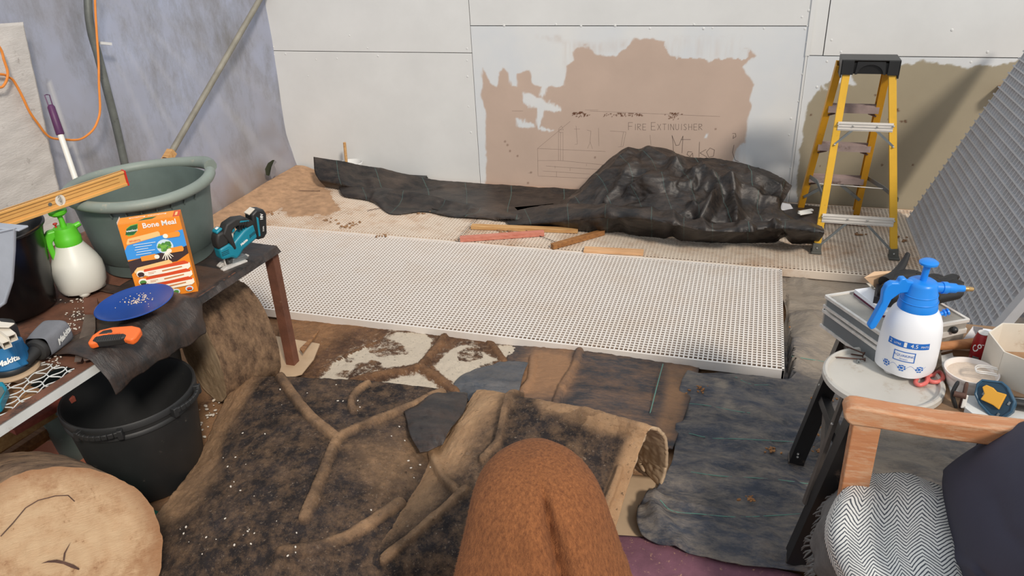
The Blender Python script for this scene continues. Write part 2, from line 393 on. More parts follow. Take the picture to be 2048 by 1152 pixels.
# ---------------------------------------------------------------- mesh builder
def T(x, y, z): return Matrix.Translation((x, y, z))
def R(a, ax): return Matrix.Rotation(math.radians(a), 4, ax)
def basis(o, x, y, z):
    return Matrix(((x[0], y[0], z[0], o[0]), (x[1], y[1], z[1], o[1]), (x[2], y[2], z[2], o[2]), (0, 0, 0, 1)))
def look(o, z, xhint=(1, 0, 0)):
    z = Vector(z).normalized(); x = Vector(xhint); x = (x-z*x.dot(z)).normalized()
    return basis(o, x, z.cross(x), z)
class MB:
    def __init__(s): s.v = []; s.f = []; s.mi = []; s.uv = None
    def add(s, vs, fs, M=None, mi=0):
        o = len(s.v)
        s.v += [(M @ Vector(p))[:] for p in vs] if M is not None else [tuple(p) for p in vs]
        s.f += [tuple(i+o for i in f) for f in fs]; s.mi += [mi]*len(fs); return s
    def box(s, c, d, M=None, mi=0, taper=1.0):
        x, y, z = [k/2 for k in d]; v = []
        for k in (-1, 1):
            t = taper if k > 0 else 1
            v += [(c[0]+a*x*t, c[1]+b*y*t, c[2]+k*z) for a, b in ((-1, -1), (1, -1), (1, 1), (-1, 1))]
        return s.add(v, [(3, 2, 1, 0), (4, 5, 6, 7), (0, 1, 5, 4), (1, 2, 6, 5), (2, 3, 7, 6), (3, 0, 4, 7)], M, mi)
    def prism(s, poly, z0, z1, M=None, mi=0):
        n = len(poly)
        v = [(x, y, z0) for x, y in poly]+[(x, y, z1) for x, y in poly]
        f = [tuple(range(n-1, -1, -1)), tuple(range(n, 2*n))]+[(i, (i+1) % n, n+(i+1) % n, n+i) for i in range(n)]
        return s.add(v, f, M, mi)
    def flat(s, poly, z=0.0, M=None, mi=0):
        return s.add([(x, y, z) for x, y in poly], [tuple(range(len(poly)))], M, mi)
    def beam(s, p0, p1, prof, up=(0, 0, 1), mi=0):
        p0 = Vector(p0); p1 = Vector(p1); d = (p1-p0).normalized(); up = Vector(up)
        y = (up-d*up.dot(d)).normalized(); x = y.cross(d)
        if isinstance(prof[0], (int, float)):
            a, b = prof[0]/2, prof[1]/2; prof = [(-a, -b), (a, -b), (a, b), (-a, b)]
        return s.prism(prof, 0, (p1-p0).length, basis(p0, x, y, d), mi)
    def lathe(s, prof, n=32, M=None, mi=0, sx=1, sy=1, cap0=False, cap1=False, fn=None):
        v = []; f = []
        for r, z in prof:
            for k in range(n):
                a = 2*PI*k/n; rr = r*(fn(a, z) if fn else 1)
                v.append((rr*math.cos(a)*sx, rr*math.sin(a)*sy, z))
        for i in range(len(prof)-1):
            for k in range(n):
                k2 = (k+1) % n; f.append((i*n+k, i*n+k2, (i+1)*n+k2, (i+1)*n+k))
        if cap0: f.append(tuple(range(n-1, -1, -1)))
        if cap1: f.append(tuple((len(prof)-1)*n+k for k in range(n)))
        return s.add(v, f, M, mi)
    def tube(s, pts, r, n=8, mi=0, closed=False, flat=None):
        pts = [Vector(p) for p in pts]; m = len(pts); rs = r if isinstance(r, (list, tuple)) else [r]*m
        d0 = (pts[1]-pts[0]).normalized(); x = d0.orthogonal().normalized(); v = []; f = []
        if flat is not None:
            x = Vector(flat); x = (x-d0*x.dot(d0)).normalized()
        for i, p in enumerate(pts):
            if closed: d = (pts[(i+1) % m]-pts[i-1]).normalized()
            else: d = (pts[min(i+1, m-1)]-pts[max(i-1, 0)]).normalized()
            x = (x-d*x.dot(d)).normalized(); y = d.cross(x)
            for k in range(n):
                a = 2*PI*k/n; v.append(p+x*(rs[i]*math.cos(a))+y*(rs[i]*math.sin(a)))
        for i in range(m if closed else m-1):
            j = (i+1) % m
            for k in range(n):
                k2 = (k+1) % n; f.append((i*n+k, i*n+k2, j*n+k2, j*n+k))
        if not closed:
            f.append(tuple(range(n-1, -1, -1))); f.append(tuple((m-1)*n+k for k in range(n)))
        return s.add(v, f, None, mi)
    def ball(s, c, r, n=16, mi=0, M=None, sq=(1, 1, 1)):
        m = n//2; prof = [(math.sin(PI*i/m)*r+1e-5, -math.cos(PI*i/m)*r*sq[2]) for i in range(m+1)]
        MM = T(*c) if M is None else M @ T(*c)
        return s.lathe(prof, n, MM, mi, sq[0], sq[1])
    def grid(s, P, mi=0, closed=False):
        a, b = P.shape[:2]; v = [tuple(p) for p in P.reshape(-1, 3)]; f = []
        for i in range(a-1):
            for j in range(b-1 if not closed else b):
                j2 = (j+1) % b; f.append((i*b+j, i*b+j2, (i+1)*b+j2, (i+1)*b+j))
        return s.add(v, f, None, mi)
    def build(s, name, mat, parent=None, world=False, smooth=40, bevel=0.0, loc=None, solid=0.0, seg=2, kind=None, label=None, sub=0):
        me = bpy.data.meshes.new(name); vs = s.v
        if parent is not None and world:
            inv = wmat(parent).inverted(); vs = [(inv @ Vector(p))[:] for p in vs]
        if parent is None and loc is not None:
            vs = [(p[0]-loc[0], p[1]-loc[1], p[2]-loc[2]) for p in vs]
        me.from_pydata(vs, [], s.f)
        for m in (mat if isinstance(mat, (list, tuple)) else [mat]): me.materials.append(M[m] if isinstance(m, str) else m)
        me.polygons.foreach_set('material_index', s.mi)
        if smooth:
            me.polygons.foreach_set('use_smooth', [True]*len(s.f)); me.set_sharp_from_angle(angle=math.radians(smooth))
        me.update()
        o = bpy.data.objects.new(name, me); COL.objects.link(o)
        if loc is not None: o.location = loc
        if parent is not None: o.parent = parent
        if solid:
            md = o.modifiers.new('thickness', 'SOLIDIFY'); md.thickness = solid; md.offset = -1
        if sub:
            md = o.modifiers.new('soft', 'SUBSURF'); md.levels = sub; md.render_levels = sub
        if bevel:
            md = o.modifiers.new('bevel', 'BEVEL'); md.width = bevel; md.segments = seg; md.limit_method = 'ANGLE'
            md.angle_limit = math.radians(35)
        if kind: o['kind'] = kind
        if label: o['label'] = label
        return o
def wmat(o):
    m = o.matrix_basis.copy()
    return wmat(o.parent) @ m if o.parent else m
def thing(name, label, cat, loc=(0, 0, 0), rot=0.0, group=None, mat=None):
    o = bpy.data.objects.new(name, None); COL.objects.link(o)
    o.empty_display_size = 0.05
    if mat is not None: o.matrix_basis = mat
    else: o.location = loc; o.rotation_euler = (0, 0, rot)
    o['label'] = label; o['category'] = cat
    if group: o['group'] = group
    return o
def tag(o, label, cat, group=None):
    o['label'] = label; o['category'] = cat
    if group: o['group'] = group
    return o
def struct(o): o['kind'] = 'structure'; return o
def lettering(name, body, size, mat, Mx, parent, shear=0.0, sx=1.0, world=False, extrude=0.0003, fine=2, bold=0.0):
    cu = bpy.data.curves.new('t', 'FONT'); cu.body = body; cu.size = size; cu.align_x = 'CENTER'; cu.align_y = 'CENTER'
    cu.extrude = extrude; cu.shear = shear; cu.resolution_u = fine; cu.offset = bold
    to = bpy.data.objects.new('t', cu); COL.objects.link(to)
    dg = bpy.context.evaluated_depsgraph_get(); me0 = to.evaluated_get(dg).to_mesh()
    vs = [(v.co.x*sx, v.co.y, v.co.z) for v in me0.vertices]; fs = [tuple(p.vertices) for p in me0.polygons]
    to.evaluated_get(dg).to_mesh_clear(); bpy.data.objects.remove(to); bpy.data.curves.remove(cu)
    b = MB(); b.add(vs, fs, Mx)
    return b.build(name, mat, parent, world=world, smooth=0)
def crom(P, n):
    """P (k, ..., 3): resample along the first axis to n points"""
    k = P.shape[0]; t = np.linspace(0, k-1-1e-9, n); i = t.astype(int); f = (t-i).reshape((-1,)+(1,)*(P.ndim-1))
    g = lambda j: P[np.clip(j, 0, k-1)]
    p0, p1, p2, p3 = g(i-1), g(i), g(i+1), g(i+2)
    p0 = np.where((i == 0).reshape(f.shape), 2*p1-p2, p0); p3 = np.where((i >= k-2).reshape(f.shape), 2*p2-p1, p3)
    return 0.5*((2*p1)+(-p0+p2)*f+(2*p0-5*p1+4*p2-p3)*f*f+(-p0+3*p1-3*p2+p3)*f**3)
def linr(P, n):
    k = P.shape[0]; t = np.linspace(0, k-1-1e-9, n); i = t.astype(int); f = (t-i).reshape((-1,)+(1,)*(P.ndim-1))
    return P[i]*(1-f)+P[i+1]*f
def surf(rows, nu, nv):
    """rows of control points (each row may have its own count) to a (nu, nv, 3) net"""
    R_ = [crom(np.array([PT(q) for q in r]), nv) for r in rows]
    return crom(np.array(R_), nu)
def normals(P):
    du = np.gradient(P, axis=0); dv = np.gradient(P, axis=1); n = np.cross(dv, du)
    n /= np.linalg.norm(n, axis=-1, keepdims=True)+1e-9
    return np.where(n[..., 2:3] < 0, -n, n)
def sheet(name, P, mat, mask=None, solid=0.004, uvs=(1, 1), parent=None, kind=None, smooth=60, loc=None, keep=None, inner=None):
    a, b = P.shape[:2]; mb = MB(); mb.grid(P)
    if keep is not None:
        kf = []; 
        for idx, f in enumerate(mb.f):
            i, j = divmod(idx, b-1)
            if keep[i, j] and keep[i+1, j] and keep[i, j+1] and keep[i+1, j+1]: kf.append(f)
        mb.f = kf; mb.mi = [0]*len(kf)
    if loc is None and parent is None: loc = tuple(P.reshape(-1, 3).mean(0)*(1, 1, 0)+np.array([0, 0, P[..., 2].min()]))
    o = mb.build(name, mat, parent, world=parent is not None, smooth=smooth, solid=solid, loc=loc, kind=kind)
    me = o.data
    if inner and solid: me.materials.append(M[inner]); o.modifiers['thickness'].material_offset = 1; o.modifiers['thickness'].material_offset_rim = 1
    at = me.attributes.new('mask', 'FLOAT_COLOR', 'POINT')
    c = np.zeros((a*b, 4)); c[:, 3] = 1
    if mask is not None: c[:, :3] = mask.reshape(-1, 3)
    at.data.foreach_set('color', c.ravel())
    uv = me.uv_layers.new(name='UVMap')
    L = np.zeros(len(me.loops), int); me.loops.foreach_get('vertex_index', L)
    ii, jj = np.divmod(L, b)
    U = np.stack([jj/(b-1)*uvs[0], ii/(a-1)*uvs[1]], -1); uv.data.foreach_set('uv', U.ravel())
    return o
# ================================================================ THE SETTING
YW = 4.95                                   # face of the boarded back wall
ground_n = 140
gx = np.linspace(-4.6, 3.4, ground_n); gy = np.linspace(-1.0, 5.6, ground_n)
GXX, GYY = np.meshgrid(gx, gy, indexing='ij')
Pg = np.stack([GXX, GYY, np.zeros_like(GXX)], -1)
Pg[..., 2] = -0.012+0.010*fbm(Pg, 3.1, 4)+0.006*ridged(Pg+5, 9, 2)
mb = MB(); mb.grid(Pg)
floor = struct(mb.build('floor', 'soil', smooth=60))
mb = MB(); mb.box((-0.2, YW+0.035, 1.0), (6.9, 0.03, 2.6))
wall = struct(mb.build('wall_back', 'gap', smooth=0))
def xz(u, v): p = GY(u, v, YW); return p.x, p.z
def board(x0, x1, z0, z1, mat, maskfn=None, res=0.006, rough_edge=True, dy=0.0):
    mb = MB(); y = YW+dy
    if maskfn is None:
        mb.box(((x0+x1)/2, y+0.006, (z0+z1)/2), (x1-x0, 0.012, z1-z0))
        return mb.build('board_panel', mat, wall, smooth=0, bevel=0.0015)
    nx = int((x1-x0)/res); nz = int((z1-z0)/res)
    X, Z_ = np.meshgrid(np.linspace(x0, x1, nx), np.linspace(z0, z1, nz), indexing='ij')
    P = np.stack([X, np.full_like(X, y), Z_], -1)
    mb.grid(P); mb.box(((x0+x1)/2, y+0.0065, (z0+z1)/2), (x1-x0, 0.012, z1-z0))
    o = mb.build('board_panel', mat, wall, smooth=0)
    c = np.zeros((len(mb.v), 4)); c[:, 3] = 1
    c[:nx*nz, :3] = maskfn(P).reshape(-1, 3)
    at = o.data.attributes.new('mask', 'FLOAT_COLOR', 'POINT'); at.data.foreach_set('color', c.ravel())
    return o
xL = xz(545, 100)[0]; xM = xz(944, 108)[0]; xR = xz(1619, 52)[0]; xR2 = xz(1625, 112)[0]; xS = xz(1653, 60)[0]
zL = xz(740, 104)[1]; zM = xz(1300, 52)[1]; zR = xz(1850, 114)[1]
g_ = 0.0022
board(xL-0.02, xM-g_, zL+g_, 2.25, 'white_board')
board(xL-0.02, xM-g_, 0.05, zL-g_, 'white_board')
board(xM+g_, xR-g_, zM+g_, 2.25, 'white_board')
pink = [(965, 137), (974, 160), (990, 172), (996, 150), (1006, 136), (1017, 150), (1021, 172), (1034, 172), (1036, 145), (1058, 140), (1062, 150), (1064, 166), (1080, 172), (1110, 174), (1128, 170), (1131, 132),
        (1150, 120), (1146, 104), (1160, 92), (1178, 92), (1190, 106), (1222, 112), (1252, 100), (1264, 82), (1288, 75), (1310, 78), (1330, 86), (1342, 114), (1400, 118), (1494, 116), (1495, 108),
        (1478, 98), (1500, 98), (1512, 112), (1484, 136), (1508, 166), (1497, 200), (1501, 214), (1494, 250), (1489, 285), (1472, 300), (1464, 322), (1490, 340), (1492, 400), (970, 400), (975, 250), (963, 190)]
strokes = [[(1046, 186), (1080, 196), (1118, 214), (1124, 222), (1108, 224), (1060, 212), (1044, 202)], [(1074, 208), (1098, 200), (1088, 235), (1082, 256), (1108, 258), (1100, 262), (1080, 262), (1073, 238)],
           [(1034, 236), (1070, 246), (1072, 252), (1056, 256), (1032, 252)], [(1090, 148), (1100, 160), (1086, 196), (1080, 192)], [(1412, 266), (1418, 267), (1415, 277), (1408, 276)], [(1414, 117), (1422, 118), (1416, 123)]]
thin = [[(1340, 75), (1480, 76), (1470, 100), (1498, 100), (1496, 116), (1345, 116), (1328, 90)], [(1074, 74), (1120, 74), (1128, 90), (1128, 150), (1150, 165), (1140, 120), (1190, 108), (1250, 95), (1255, 78), (1170, 88)], [(1462, 300), (1488, 284), (1490, 330), (1466, 330)]]
def topx(P): return proj(P)
def pinkmask(P):
    uv = topx(P); w = np.stack([fbm(P*np.array([1, 1, 0.4]), 26, 4), fbm(P+9, 26, 4)], -1)*7
    uvw = uv+w
    m = sstep(2, -2, sdpoly(uvw, pink))
    st = np.ones(P.shape[:2])
    for s in strokes: st = np.minimum(st, sstep(-2.5, 2.5, sdpoly(uvw, s)+3.0*fbm(P*np.array([1, 1, .3]), 90, 2)))
    th = np.zeros(P.shape[:2])
    for s in thin: th = np.maximum(th, sstep(8, -8, sdpoly(uvw, s))*np.clip(0.35+0.9*fbm(P*np.array([4, 1, 0.6]), 9, 4), 0, 0.7))
    r = np.clip(np.maximum(m*st, th*0.6), 0, 1)*np.where(sstep(8, -8, sdpoly(uvw, thin[0])) > 0.3, np.clip(0.25+0.9*fbm(P*np.array([5, 1, .5]), 7, 3), 0.05, 1), 1)
    # rusty scrape marks in a row
    g = np.zeros_like(r)
    for (a, b, vv, amp) in ((1138, 1180, 229, 6), (1200, 1285, 230, 5), (1330, 1366, 232, 8)):
        band = (uv[..., 0] > a) & (uv[..., 0] < b) & (np.abs(uv[..., 1]-vv) < amp*np.clip(1-np.abs(uv[..., 0]-(a+b)/2)/(b-a)*1.1, 0.2, 1))
        g = np.maximum(g, band*(fbm(P, 150, 2) > 0.12))
    for (a, b) in ((1015, 290), (1020, 302), (1010, 283), (1062, 345), (1035, 312), (1056, 366), (1190, 315), (1431, 258)):
        g = np.maximum(g, sstep(3.0, 1.0, np.hypot(uv[..., 0]-a, uv[..., 1]-b))*0.6)
    return np.stack([r, g, 0*r], -1)
board(xM+g_, xR-g_, 0.05, zM-g_, 'pink_board', pinkmask)
board(xR+0.003, xS-g_, zR+g_, 2.25, 'white_board', dy=0.004)
board(xS+g_, 2.3, zR+g_, 2.25, 'white_board')
olive = [(1645, 172), (1652, 182), (1650, 168), (1668, 162), (1690, 170), (1712, 168), (1706, 150), (1716, 136), (1800, 130), (1850, 122), (1880, 128), (1920, 132), (1935, 140), (1950, 132), (1990, 128), (2048, 122), (2300, 130), (2300, 700), (1560, 700), (1592, 400), (1601, 300), (1608, 262), (1616, 205), (1630, 190)]
def olivemask(P):
    uv = topx(P); uvw = uv+np.stack([fbm(P*np.array([1, 1, .5]), 30, 4), fbm(P+3, 30, 4)], -1)*8
    r = sstep(2, -2, sdpoly(uvw, olive)); g = np.zeros_like(r)
    for (a, b, s) in ((1622, 230, 2.2), (1795, 220, 3), (1803, 243, 3), (1811, 243, 3.5), (1779, 238, 3), (1750, 190, 2.5), (1764, 330, 2.5), (1640, 350, 2), (1797, 222, 3), (1640, 333, 2), (1825, 330, 2)):
        g = np.maximum(g, sstep(s, s*0.4, np.hypot((uv[..., 0]-a)*0.8, uv[..., 1]-b)+1.5*fbm(P, 120, 2))*0.9)
    return np.stack([r, g, 0*r], -1)
board(xR+0.012, 2.3, 0.05, zR-g_, 'olive_board', olivemask)
# thin upright cover strip over the joint of the middle boards
mb = MB(); mb.beam((xR+0.008, YW-0.004, zR), (xR+0.008, YW-0.004, 2.25), (0.024, 0.008), up=(0, 1, 0))
mb.build('joint_strip', 'white_board', wall, smooth=0)
mb = MB(); mb.beam((xR+0.004, YW-0.002, 0.05), (xR+0.004, YW-0.002, zR), (0.012, 0.008), up=(0, 1, 0))
mb.build('joint_strip', 'white_board', wall, smooth=0)
# screws and blobs of paint
for (u, v) in ((547, 94), (548, 109), (571, 108), (735, 96), (756, 112), (934, 97), (934, 121), (935, 153), (937, 213), (942, 265), (632, 119), (616, 152), (565, 236), (576, 322), (699, 71), (674, 117), (1112, 49), (1008, 51), (1162, 52), (1388, 49), (1230, 51), (1425, 56),
               (1407, 57), (1300, 57), (1528, 57), (1615, 52), (1610, 58), (1618, 21), (1604, 34), (1613, 85), (1605, 148), (1597, 203), (1582, 237), (1578, 270), (1588, 295), (1581, 336), (1634, 174), (1654, 123), (1942, 124), (1975, 104), (1682, 104), (1663, 80), (1904, 60)):
    p = GY(u, v, YW); mb = MB()
    mb.ball((0, 0, 0), 0.006+0.003*random.random(), 8, 0, T(p.x, YW+0.001, p.z), (1, 0.6, 1))
    mb.build('screw_head', 'white_board', wall)
# pencil writing and sketch
def stroke(mb, pts, w=0.0016, y=YW-0.0004):
    q = [GY(u, v, y) for u, v in pts]
    for a, b in zip(q[:-1], q[1:]):
        d = (b-a); 
        if d.length < 1e-6: continue
        d.normalize(); n = Vector((-d.z, 0, d.x))*w/2; a2 = a-d*w*0.3; b2 = b+d*w*0.3
        mb.add([a2-n, b2-n, b2+n, a2+n], [(0, 1, 2, 3)])
GL = {'F': [[(0, 1), (0, 0), (.7, 0)], [(0, .5), (.6, .5)]], 'I': [[(.3, 0), (.3, 1)]], 'R': [[(0, 1), (0, 0), (.6, .05), (.65, .3), (.1, .5), (.7, 1)]], 'E': [[(.7, 0), (0, 0), (0, 1), (.7, 1)], [(0, .5), (.6, .5)]],
      'X': [[(0, 0), (.7, 1)], [(.7, 0), (0, 1)]], 'T': [[(0, 0), (.8, 0)], [(.4, 0), (.4, 1)]], 'N': [[(0, 1), (0, 0), (.7, 1), (.7, 0)]], 'U': [[(0, 0), (.05, .85), (.3, 1), (.6, .85), (.65, 0)]],
      'S': [[(.6, .1), (.3, 0), (.05, .2), (.3, .45), (.6, .7), (.4, 1), (0, .9)]], 'H': [[(0, 0), (0, 1)], [(.65, 0), (.65, 1)], [(0, .5), (.65, .5)]]}
mb = MB()
u = 1257
for i, ch in enumerate('FIRE EXTINUISHER'):
    if ch == ' ': u += 7; continue
    big = 1.25 if i in (0, 5) else 1.0
    h = 12*big; w = 9*big*(0.5 if ch == 'I' else 1)
    v0 = 259-h+1+0.1*(i)*0
    for s in GL[ch]: stroke(mb, [(u+a*w*1.05, v0+b*h) for a, b in s], 0.0024)
    u += w+1.2
mb.build('pencil_lettering', 'pencil', wall, smooth=0)
mb = MB()
for s in ([(1344, 271), (1346, 285), (1347, 308)], [(1344, 271), (1352, 291), (1358, 290), (1366, 272), (1364, 306)], [(1362, 279), (1381, 279)], [(1384, 304), (1376, 303), (1374, 309), (1380, 313), (1385, 306), (1386, 314)],
          [(1399, 284), (1398, 314)], [(1412, 299), (1400, 306), (1414, 314)], [(1420, 296), (1413, 304), (1418, 315), (1427, 312), (1429, 300), (1420, 296)], [(1465, 267), (1471, 267), (1472, 273), (1466, 277), (1467, 271)], [(1468, 290), (1465, 305), (1470, 320), (1478, 324)]):
    stroke(mb, s, 0.0030)
mb.build('pencil_lettering', 'pencil', wall, smooth=0)
mb = MB()
for s in ([(1075, 297), (1110, 268), (1140, 243)], [(1075, 297), (1211, 303)], [(1075, 297), (1076, 352), (1180, 357)], [(1076, 321), (1120, 321), (1211, 330)], [(1092, 332), (1150, 336), (1200, 339)], [(1086, 342), (1180, 348)],
          [(1117, 262), (1117, 321)], [(1121, 264), (1121, 321)], [(1126, 264), (1126, 321)], [(1117, 258), (1123, 252), (1127, 260), (1117, 259), (1119, 265), (1125, 265)], [(1152, 252), (1155, 288), (1150, 289)], [(1148, 258), (1160, 258)],
          [(1174, 260), (1182, 262), (1180, 285), (1175, 297)], [(1180, 283), (1185, 298)], [(1197, 256), (1198, 292)], [(1220, 262), (1252, 264), (1246, 293), (1236, 294)], [(1247, 264), (1242, 292)], [(1300, 270), (1302, 290)], [(1170, 220), (1196, 220)],
          [(1024, 222), (1046, 222)], [(1180, 222), (1440, 233)], [(1056, 346), (1062, 346)], [(1110, 332), (1110, 337)], [(1140, 336), (1140, 342)], [(1173, 328), (1173, 332)], [(1113, 343), (1113, 354)]):
    stroke(mb, s, 0.0013)
mb.build('pencil_sketch', 'pencil', wall, smooth=0)
# battens at the foot of the wall
mb = MB(); mb.beam((xL, YW+0.005, 0.025), (2.3, YW+0.005, 0.025), (0.03, 0.05), up=(0, 0, 1))
struct(mb.build('baseboard_back', 'oldtimber', smooth=0))
# a short block of timber screwed to the wall, on which the leaning grating rests
p = GY(2004, 176, YW)
mb = MB(); mb.box((0, 0, 0), (0.10, 0.09, 0.05), R(-12, 'Y')); 
tag(mb.build('timber_block', 'oldtimber', loc=None, bevel=0.002), 'short grey timber block fixed to the back wall behind the leaning grating', 'timber block').location = (p.x+0.03, YW-0.045, p.z)
# ---- polythene side wall of the tunnel, with diagonal tension folds
XT = -3.42
n1, n2 = 150, 130
ys = np.linspace(1.6, YW+0.0, n1); zs = np.linspace(-0.03, 2.3, n2)
Y2, Z2 = np.meshgrid(ys, zs, indexing='ij')
P = np.stack([np.full_like(Y2, XT), Y2, Z2], -1)
uv0 = proj(P)
ay, az = 3.40, 1.75
ang = np.arctan2(Y2-ay, az-Z2); rad = np.hypot(Y2-ay, Z2-az)
fold = np.sin(ang*34+3*fbm(P, 0.9, 2))*sstep(0.10, 0.35, ang)*sstep(1.25, 0.9, ang)*sstep(0.1, 0.5, rad)*sstep(3.6, 2.2, Y2-az*0+Z2*0.3)
fold2 = np.sin((Y2*26)+Z2*4)*sstep(YW-0.45, YW-0.1, Y2)*sstep(1.6, 0.2, Z2)
P[..., 0] += 0.014*fold*sstep(0.0, 0.2, ang)*np.clip(1.4-0.3*rad, 0, 1)+0.012*fold2+0.03*fbm(P, 1.1, 3)
P[..., 0] += np.where(Z2 < 0.35, (0.35-Z2)*0.18*(1+0.6*fbm(P, 3, 3)), 0)
P[..., 0] += sstep(YW-0.25, YW, Y2)*0.07*1
mk = np.zeros(P.shape)
mk[..., 0] = sstep(0.55, 0.0, Z2+0.15*fbm(P, 4, 4))*np.clip(0.55+fbm(P, 3, 4), 0, 1)
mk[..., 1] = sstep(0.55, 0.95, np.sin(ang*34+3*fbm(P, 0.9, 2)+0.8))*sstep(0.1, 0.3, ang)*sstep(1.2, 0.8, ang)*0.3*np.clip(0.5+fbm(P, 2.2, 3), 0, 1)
mk[..., 1] += (np.abs(Y2-3.08-(1.2-Z2)*0.04) < 0.012)*(Z2 < 1.15)*0.8
tw = sheet('wall_left', P, 'poly', mk, solid=0.0, uvs=(1, 1), loc=(0, 0, 0), smooth=80); struct(tw)
# torn flap and hole near the corner
q = [GX(u, v, XT+0.11) for u, v in ((532, 350), (530, 338), (536, 326), (545, 320), (549, 320), (543, 334), (540, 348), (538, 352))]
mb = MB(); c = sum(q, Vector())/len(q); mb.add(q, [tuple(range(len(q)))]); mb.build('torn_hole', flat('hole_dark', 48, 52, 34, 0.9), tw, smooth=0)
q = [GX(u, v, XT+0.125) for u, v in ((549, 320), (553, 324), (548, 330), (552, 340), (548, 352), (543, 358), (540, 348), (543, 334))]
mb = MB(); mb.add(q, [tuple(range(len(q)))]); mb.build('torn_flap', 'poly', tw, smooth=0, solid=0.002)
# hoop post and brace tube
pa = [GX(u, v, XT+0.05) for u, v in ((178, -90), (176, 0), (182, 60), (196, 110), (214, 180), (232, 250), (250, 330), (262, 380))]
Pm = crom(np.array([p[:] for p in pa]), 30)
mb = MB(); mb.tube([Vector(p) for p in Pm], 0.021, 10)
c = mb.v[0]; post = tag(mb.build('hoop_post', 'post', loc=(XT+0.05, 3.4, 0)), 'upright galvanised hoop post against the cloudy polythene wall', 'post')
mb = MB(); a = GX(201, 86, XT+0.075); b = GX(221, 88, XT+0.075); mb.beam(a, b, (0.02, 0.014)); mb.build('clip', 'white_board', post, world=True, smooth=0)
a = GX(545, -45, XT+0.14); b = GX(335, 318, XT+0.07); d = (b-a).normalized()
mb = MB(); mb.tube([a, a+(b-a)*0.5, b], 0.019, 12)
tube = tag(mb.build('brace_tube', 'tube', loc=(XT+0.1, 4.2, 0)), 'dusty diagonal brace tube running down across the polythene wall from the top corner', 'tube')
mb = MB(); e = b+d*0.22; mb.beam(b-d*0.06, e, (0.045, 0.045)); mb.build('timber_end', 'pine', tube, world=True, smooth=0)
mb = MB(); c = b+d*0.01; mb.tube([c+(d.cross(Vector((1, 0, 0))).normalized()*math.cos(t)+d.cross(d.cross(Vector((1, 0, 0)))).normalized()*math.sin(t))*0.027 for t in np.linspace(0, 2*PI, 14)[:-1]], 0.0025, 6, closed=True)
mb.build('wire_tie', 'rusty_tool', tube, world=True)
# grey foam sheet hanging on the polythene
out = [(-60, 48), (0, 47), (44, 44), (50, 70), (62, 120), (74, 180), (84, 230), (95, 280), (108, 340), (122, 405), (140, 450), (140, 640), (-60, 640)]
rows = [[(-60, 48, 'x', XT+0.07), (0, 47, 'x', XT+0.07), (44, 44, 'x', XT+0.07)], [(-60, 150, 'x', XT+0.075), (10, 150, 'x', XT+0.08), (68, 150, 'x', XT+0.07)], [(-60, 300, 'x', XT+0.08), (20, 300, 'x', XT+0.085), (100, 300, 'x', XT+0.075)],
        [(-60, 420, 'x', XT+0.08), (30, 420, 'x', XT+0.08), (126, 420, 'x', XT+0.08)], [(-60, 560, 'x', XT+0.08), (40, 560, 'x', XT+0.08), (150, 560, 'x', XT+0.08)]]
P = surf(rows, 50, 40); P[..., 0] += 0.008*fbm(P*np.array([1, 1, 2.2]), 5, 4)
tag(sheet('foam_sheet', P, 'foil', solid=0.004), 'pale grey wrinkled foam sheet hanging on the polythene wall at the far left', 'sheet')
# orange cable
cb = [(192, -40), (190, 0), (193, 60), (197, 120), (198, 170), (200, 220), (194, 245), (184, 262), (166, 276), (150, 280), (128, 279), (104, 276), (90, 266), (78, 250), (60, 225), (46, 196), (38, 180), (26, 160), (16, 154), (6, 149), (-30, 148)]
Pm = crom(np.array([GX(u, v, XT+0.11)[:] for u, v in cb]), 110)
mb = MB(); mb.tube([Vector(p) for p in Pm], 0.0058, 8)
cb2 = [(-30, 60), (0, 96), (8, 120), (15, 142), (14, 158), (8, 170), (0, 175), (-30, 176)]
Pm = crom(np.array([GX(u, v, XT+0.125)[:] for u, v in cb2]), 50)
mb.tube([Vector(p) for p in Pm], 0.0058, 8)
tag(mb.build('extension_cable', 'orange_cord', loc=(XT+0.11, 3, 0)), 'orange extension cable looping down over the post and polythene wall', 'cable')
# broom handle leaning there
a = GX(94, 190, XT+0.14); b = GX(240, 620, XT+0.5); d = (b-a).normalized()
t = thing('broom_handle', 'white pole with a purple grip leaning on the polythene wall behind the big tub', 'pole', tuple(b))
j = a+d*0.195
mb = MB(); mb.tube([j, b], 0.0135, 12); mb.build('pole_shaft', 'white_pole', t, world=True)
mb = MB(); mb.tube([a+d*0.05, a+d*0.06, j, j+d*0.004], [0.012, 0.017, 0.019, 0.016], 14); mb.build('grip', 'purple_grip', t, world=True, label='purple grip')
mb = MB(); s = Vector((0, 1, -0.2)).normalized()
mb.tube([a+d*0.055-s*0.012, a+d*0.0-s*0.014, a-d*0.002-s*0.0, a+d*0.0+s*0.014, a+d*0.055+s*0.012], 0.0028, 6); mb.build('hanging_loop', 'purple_grip', t, world=True)
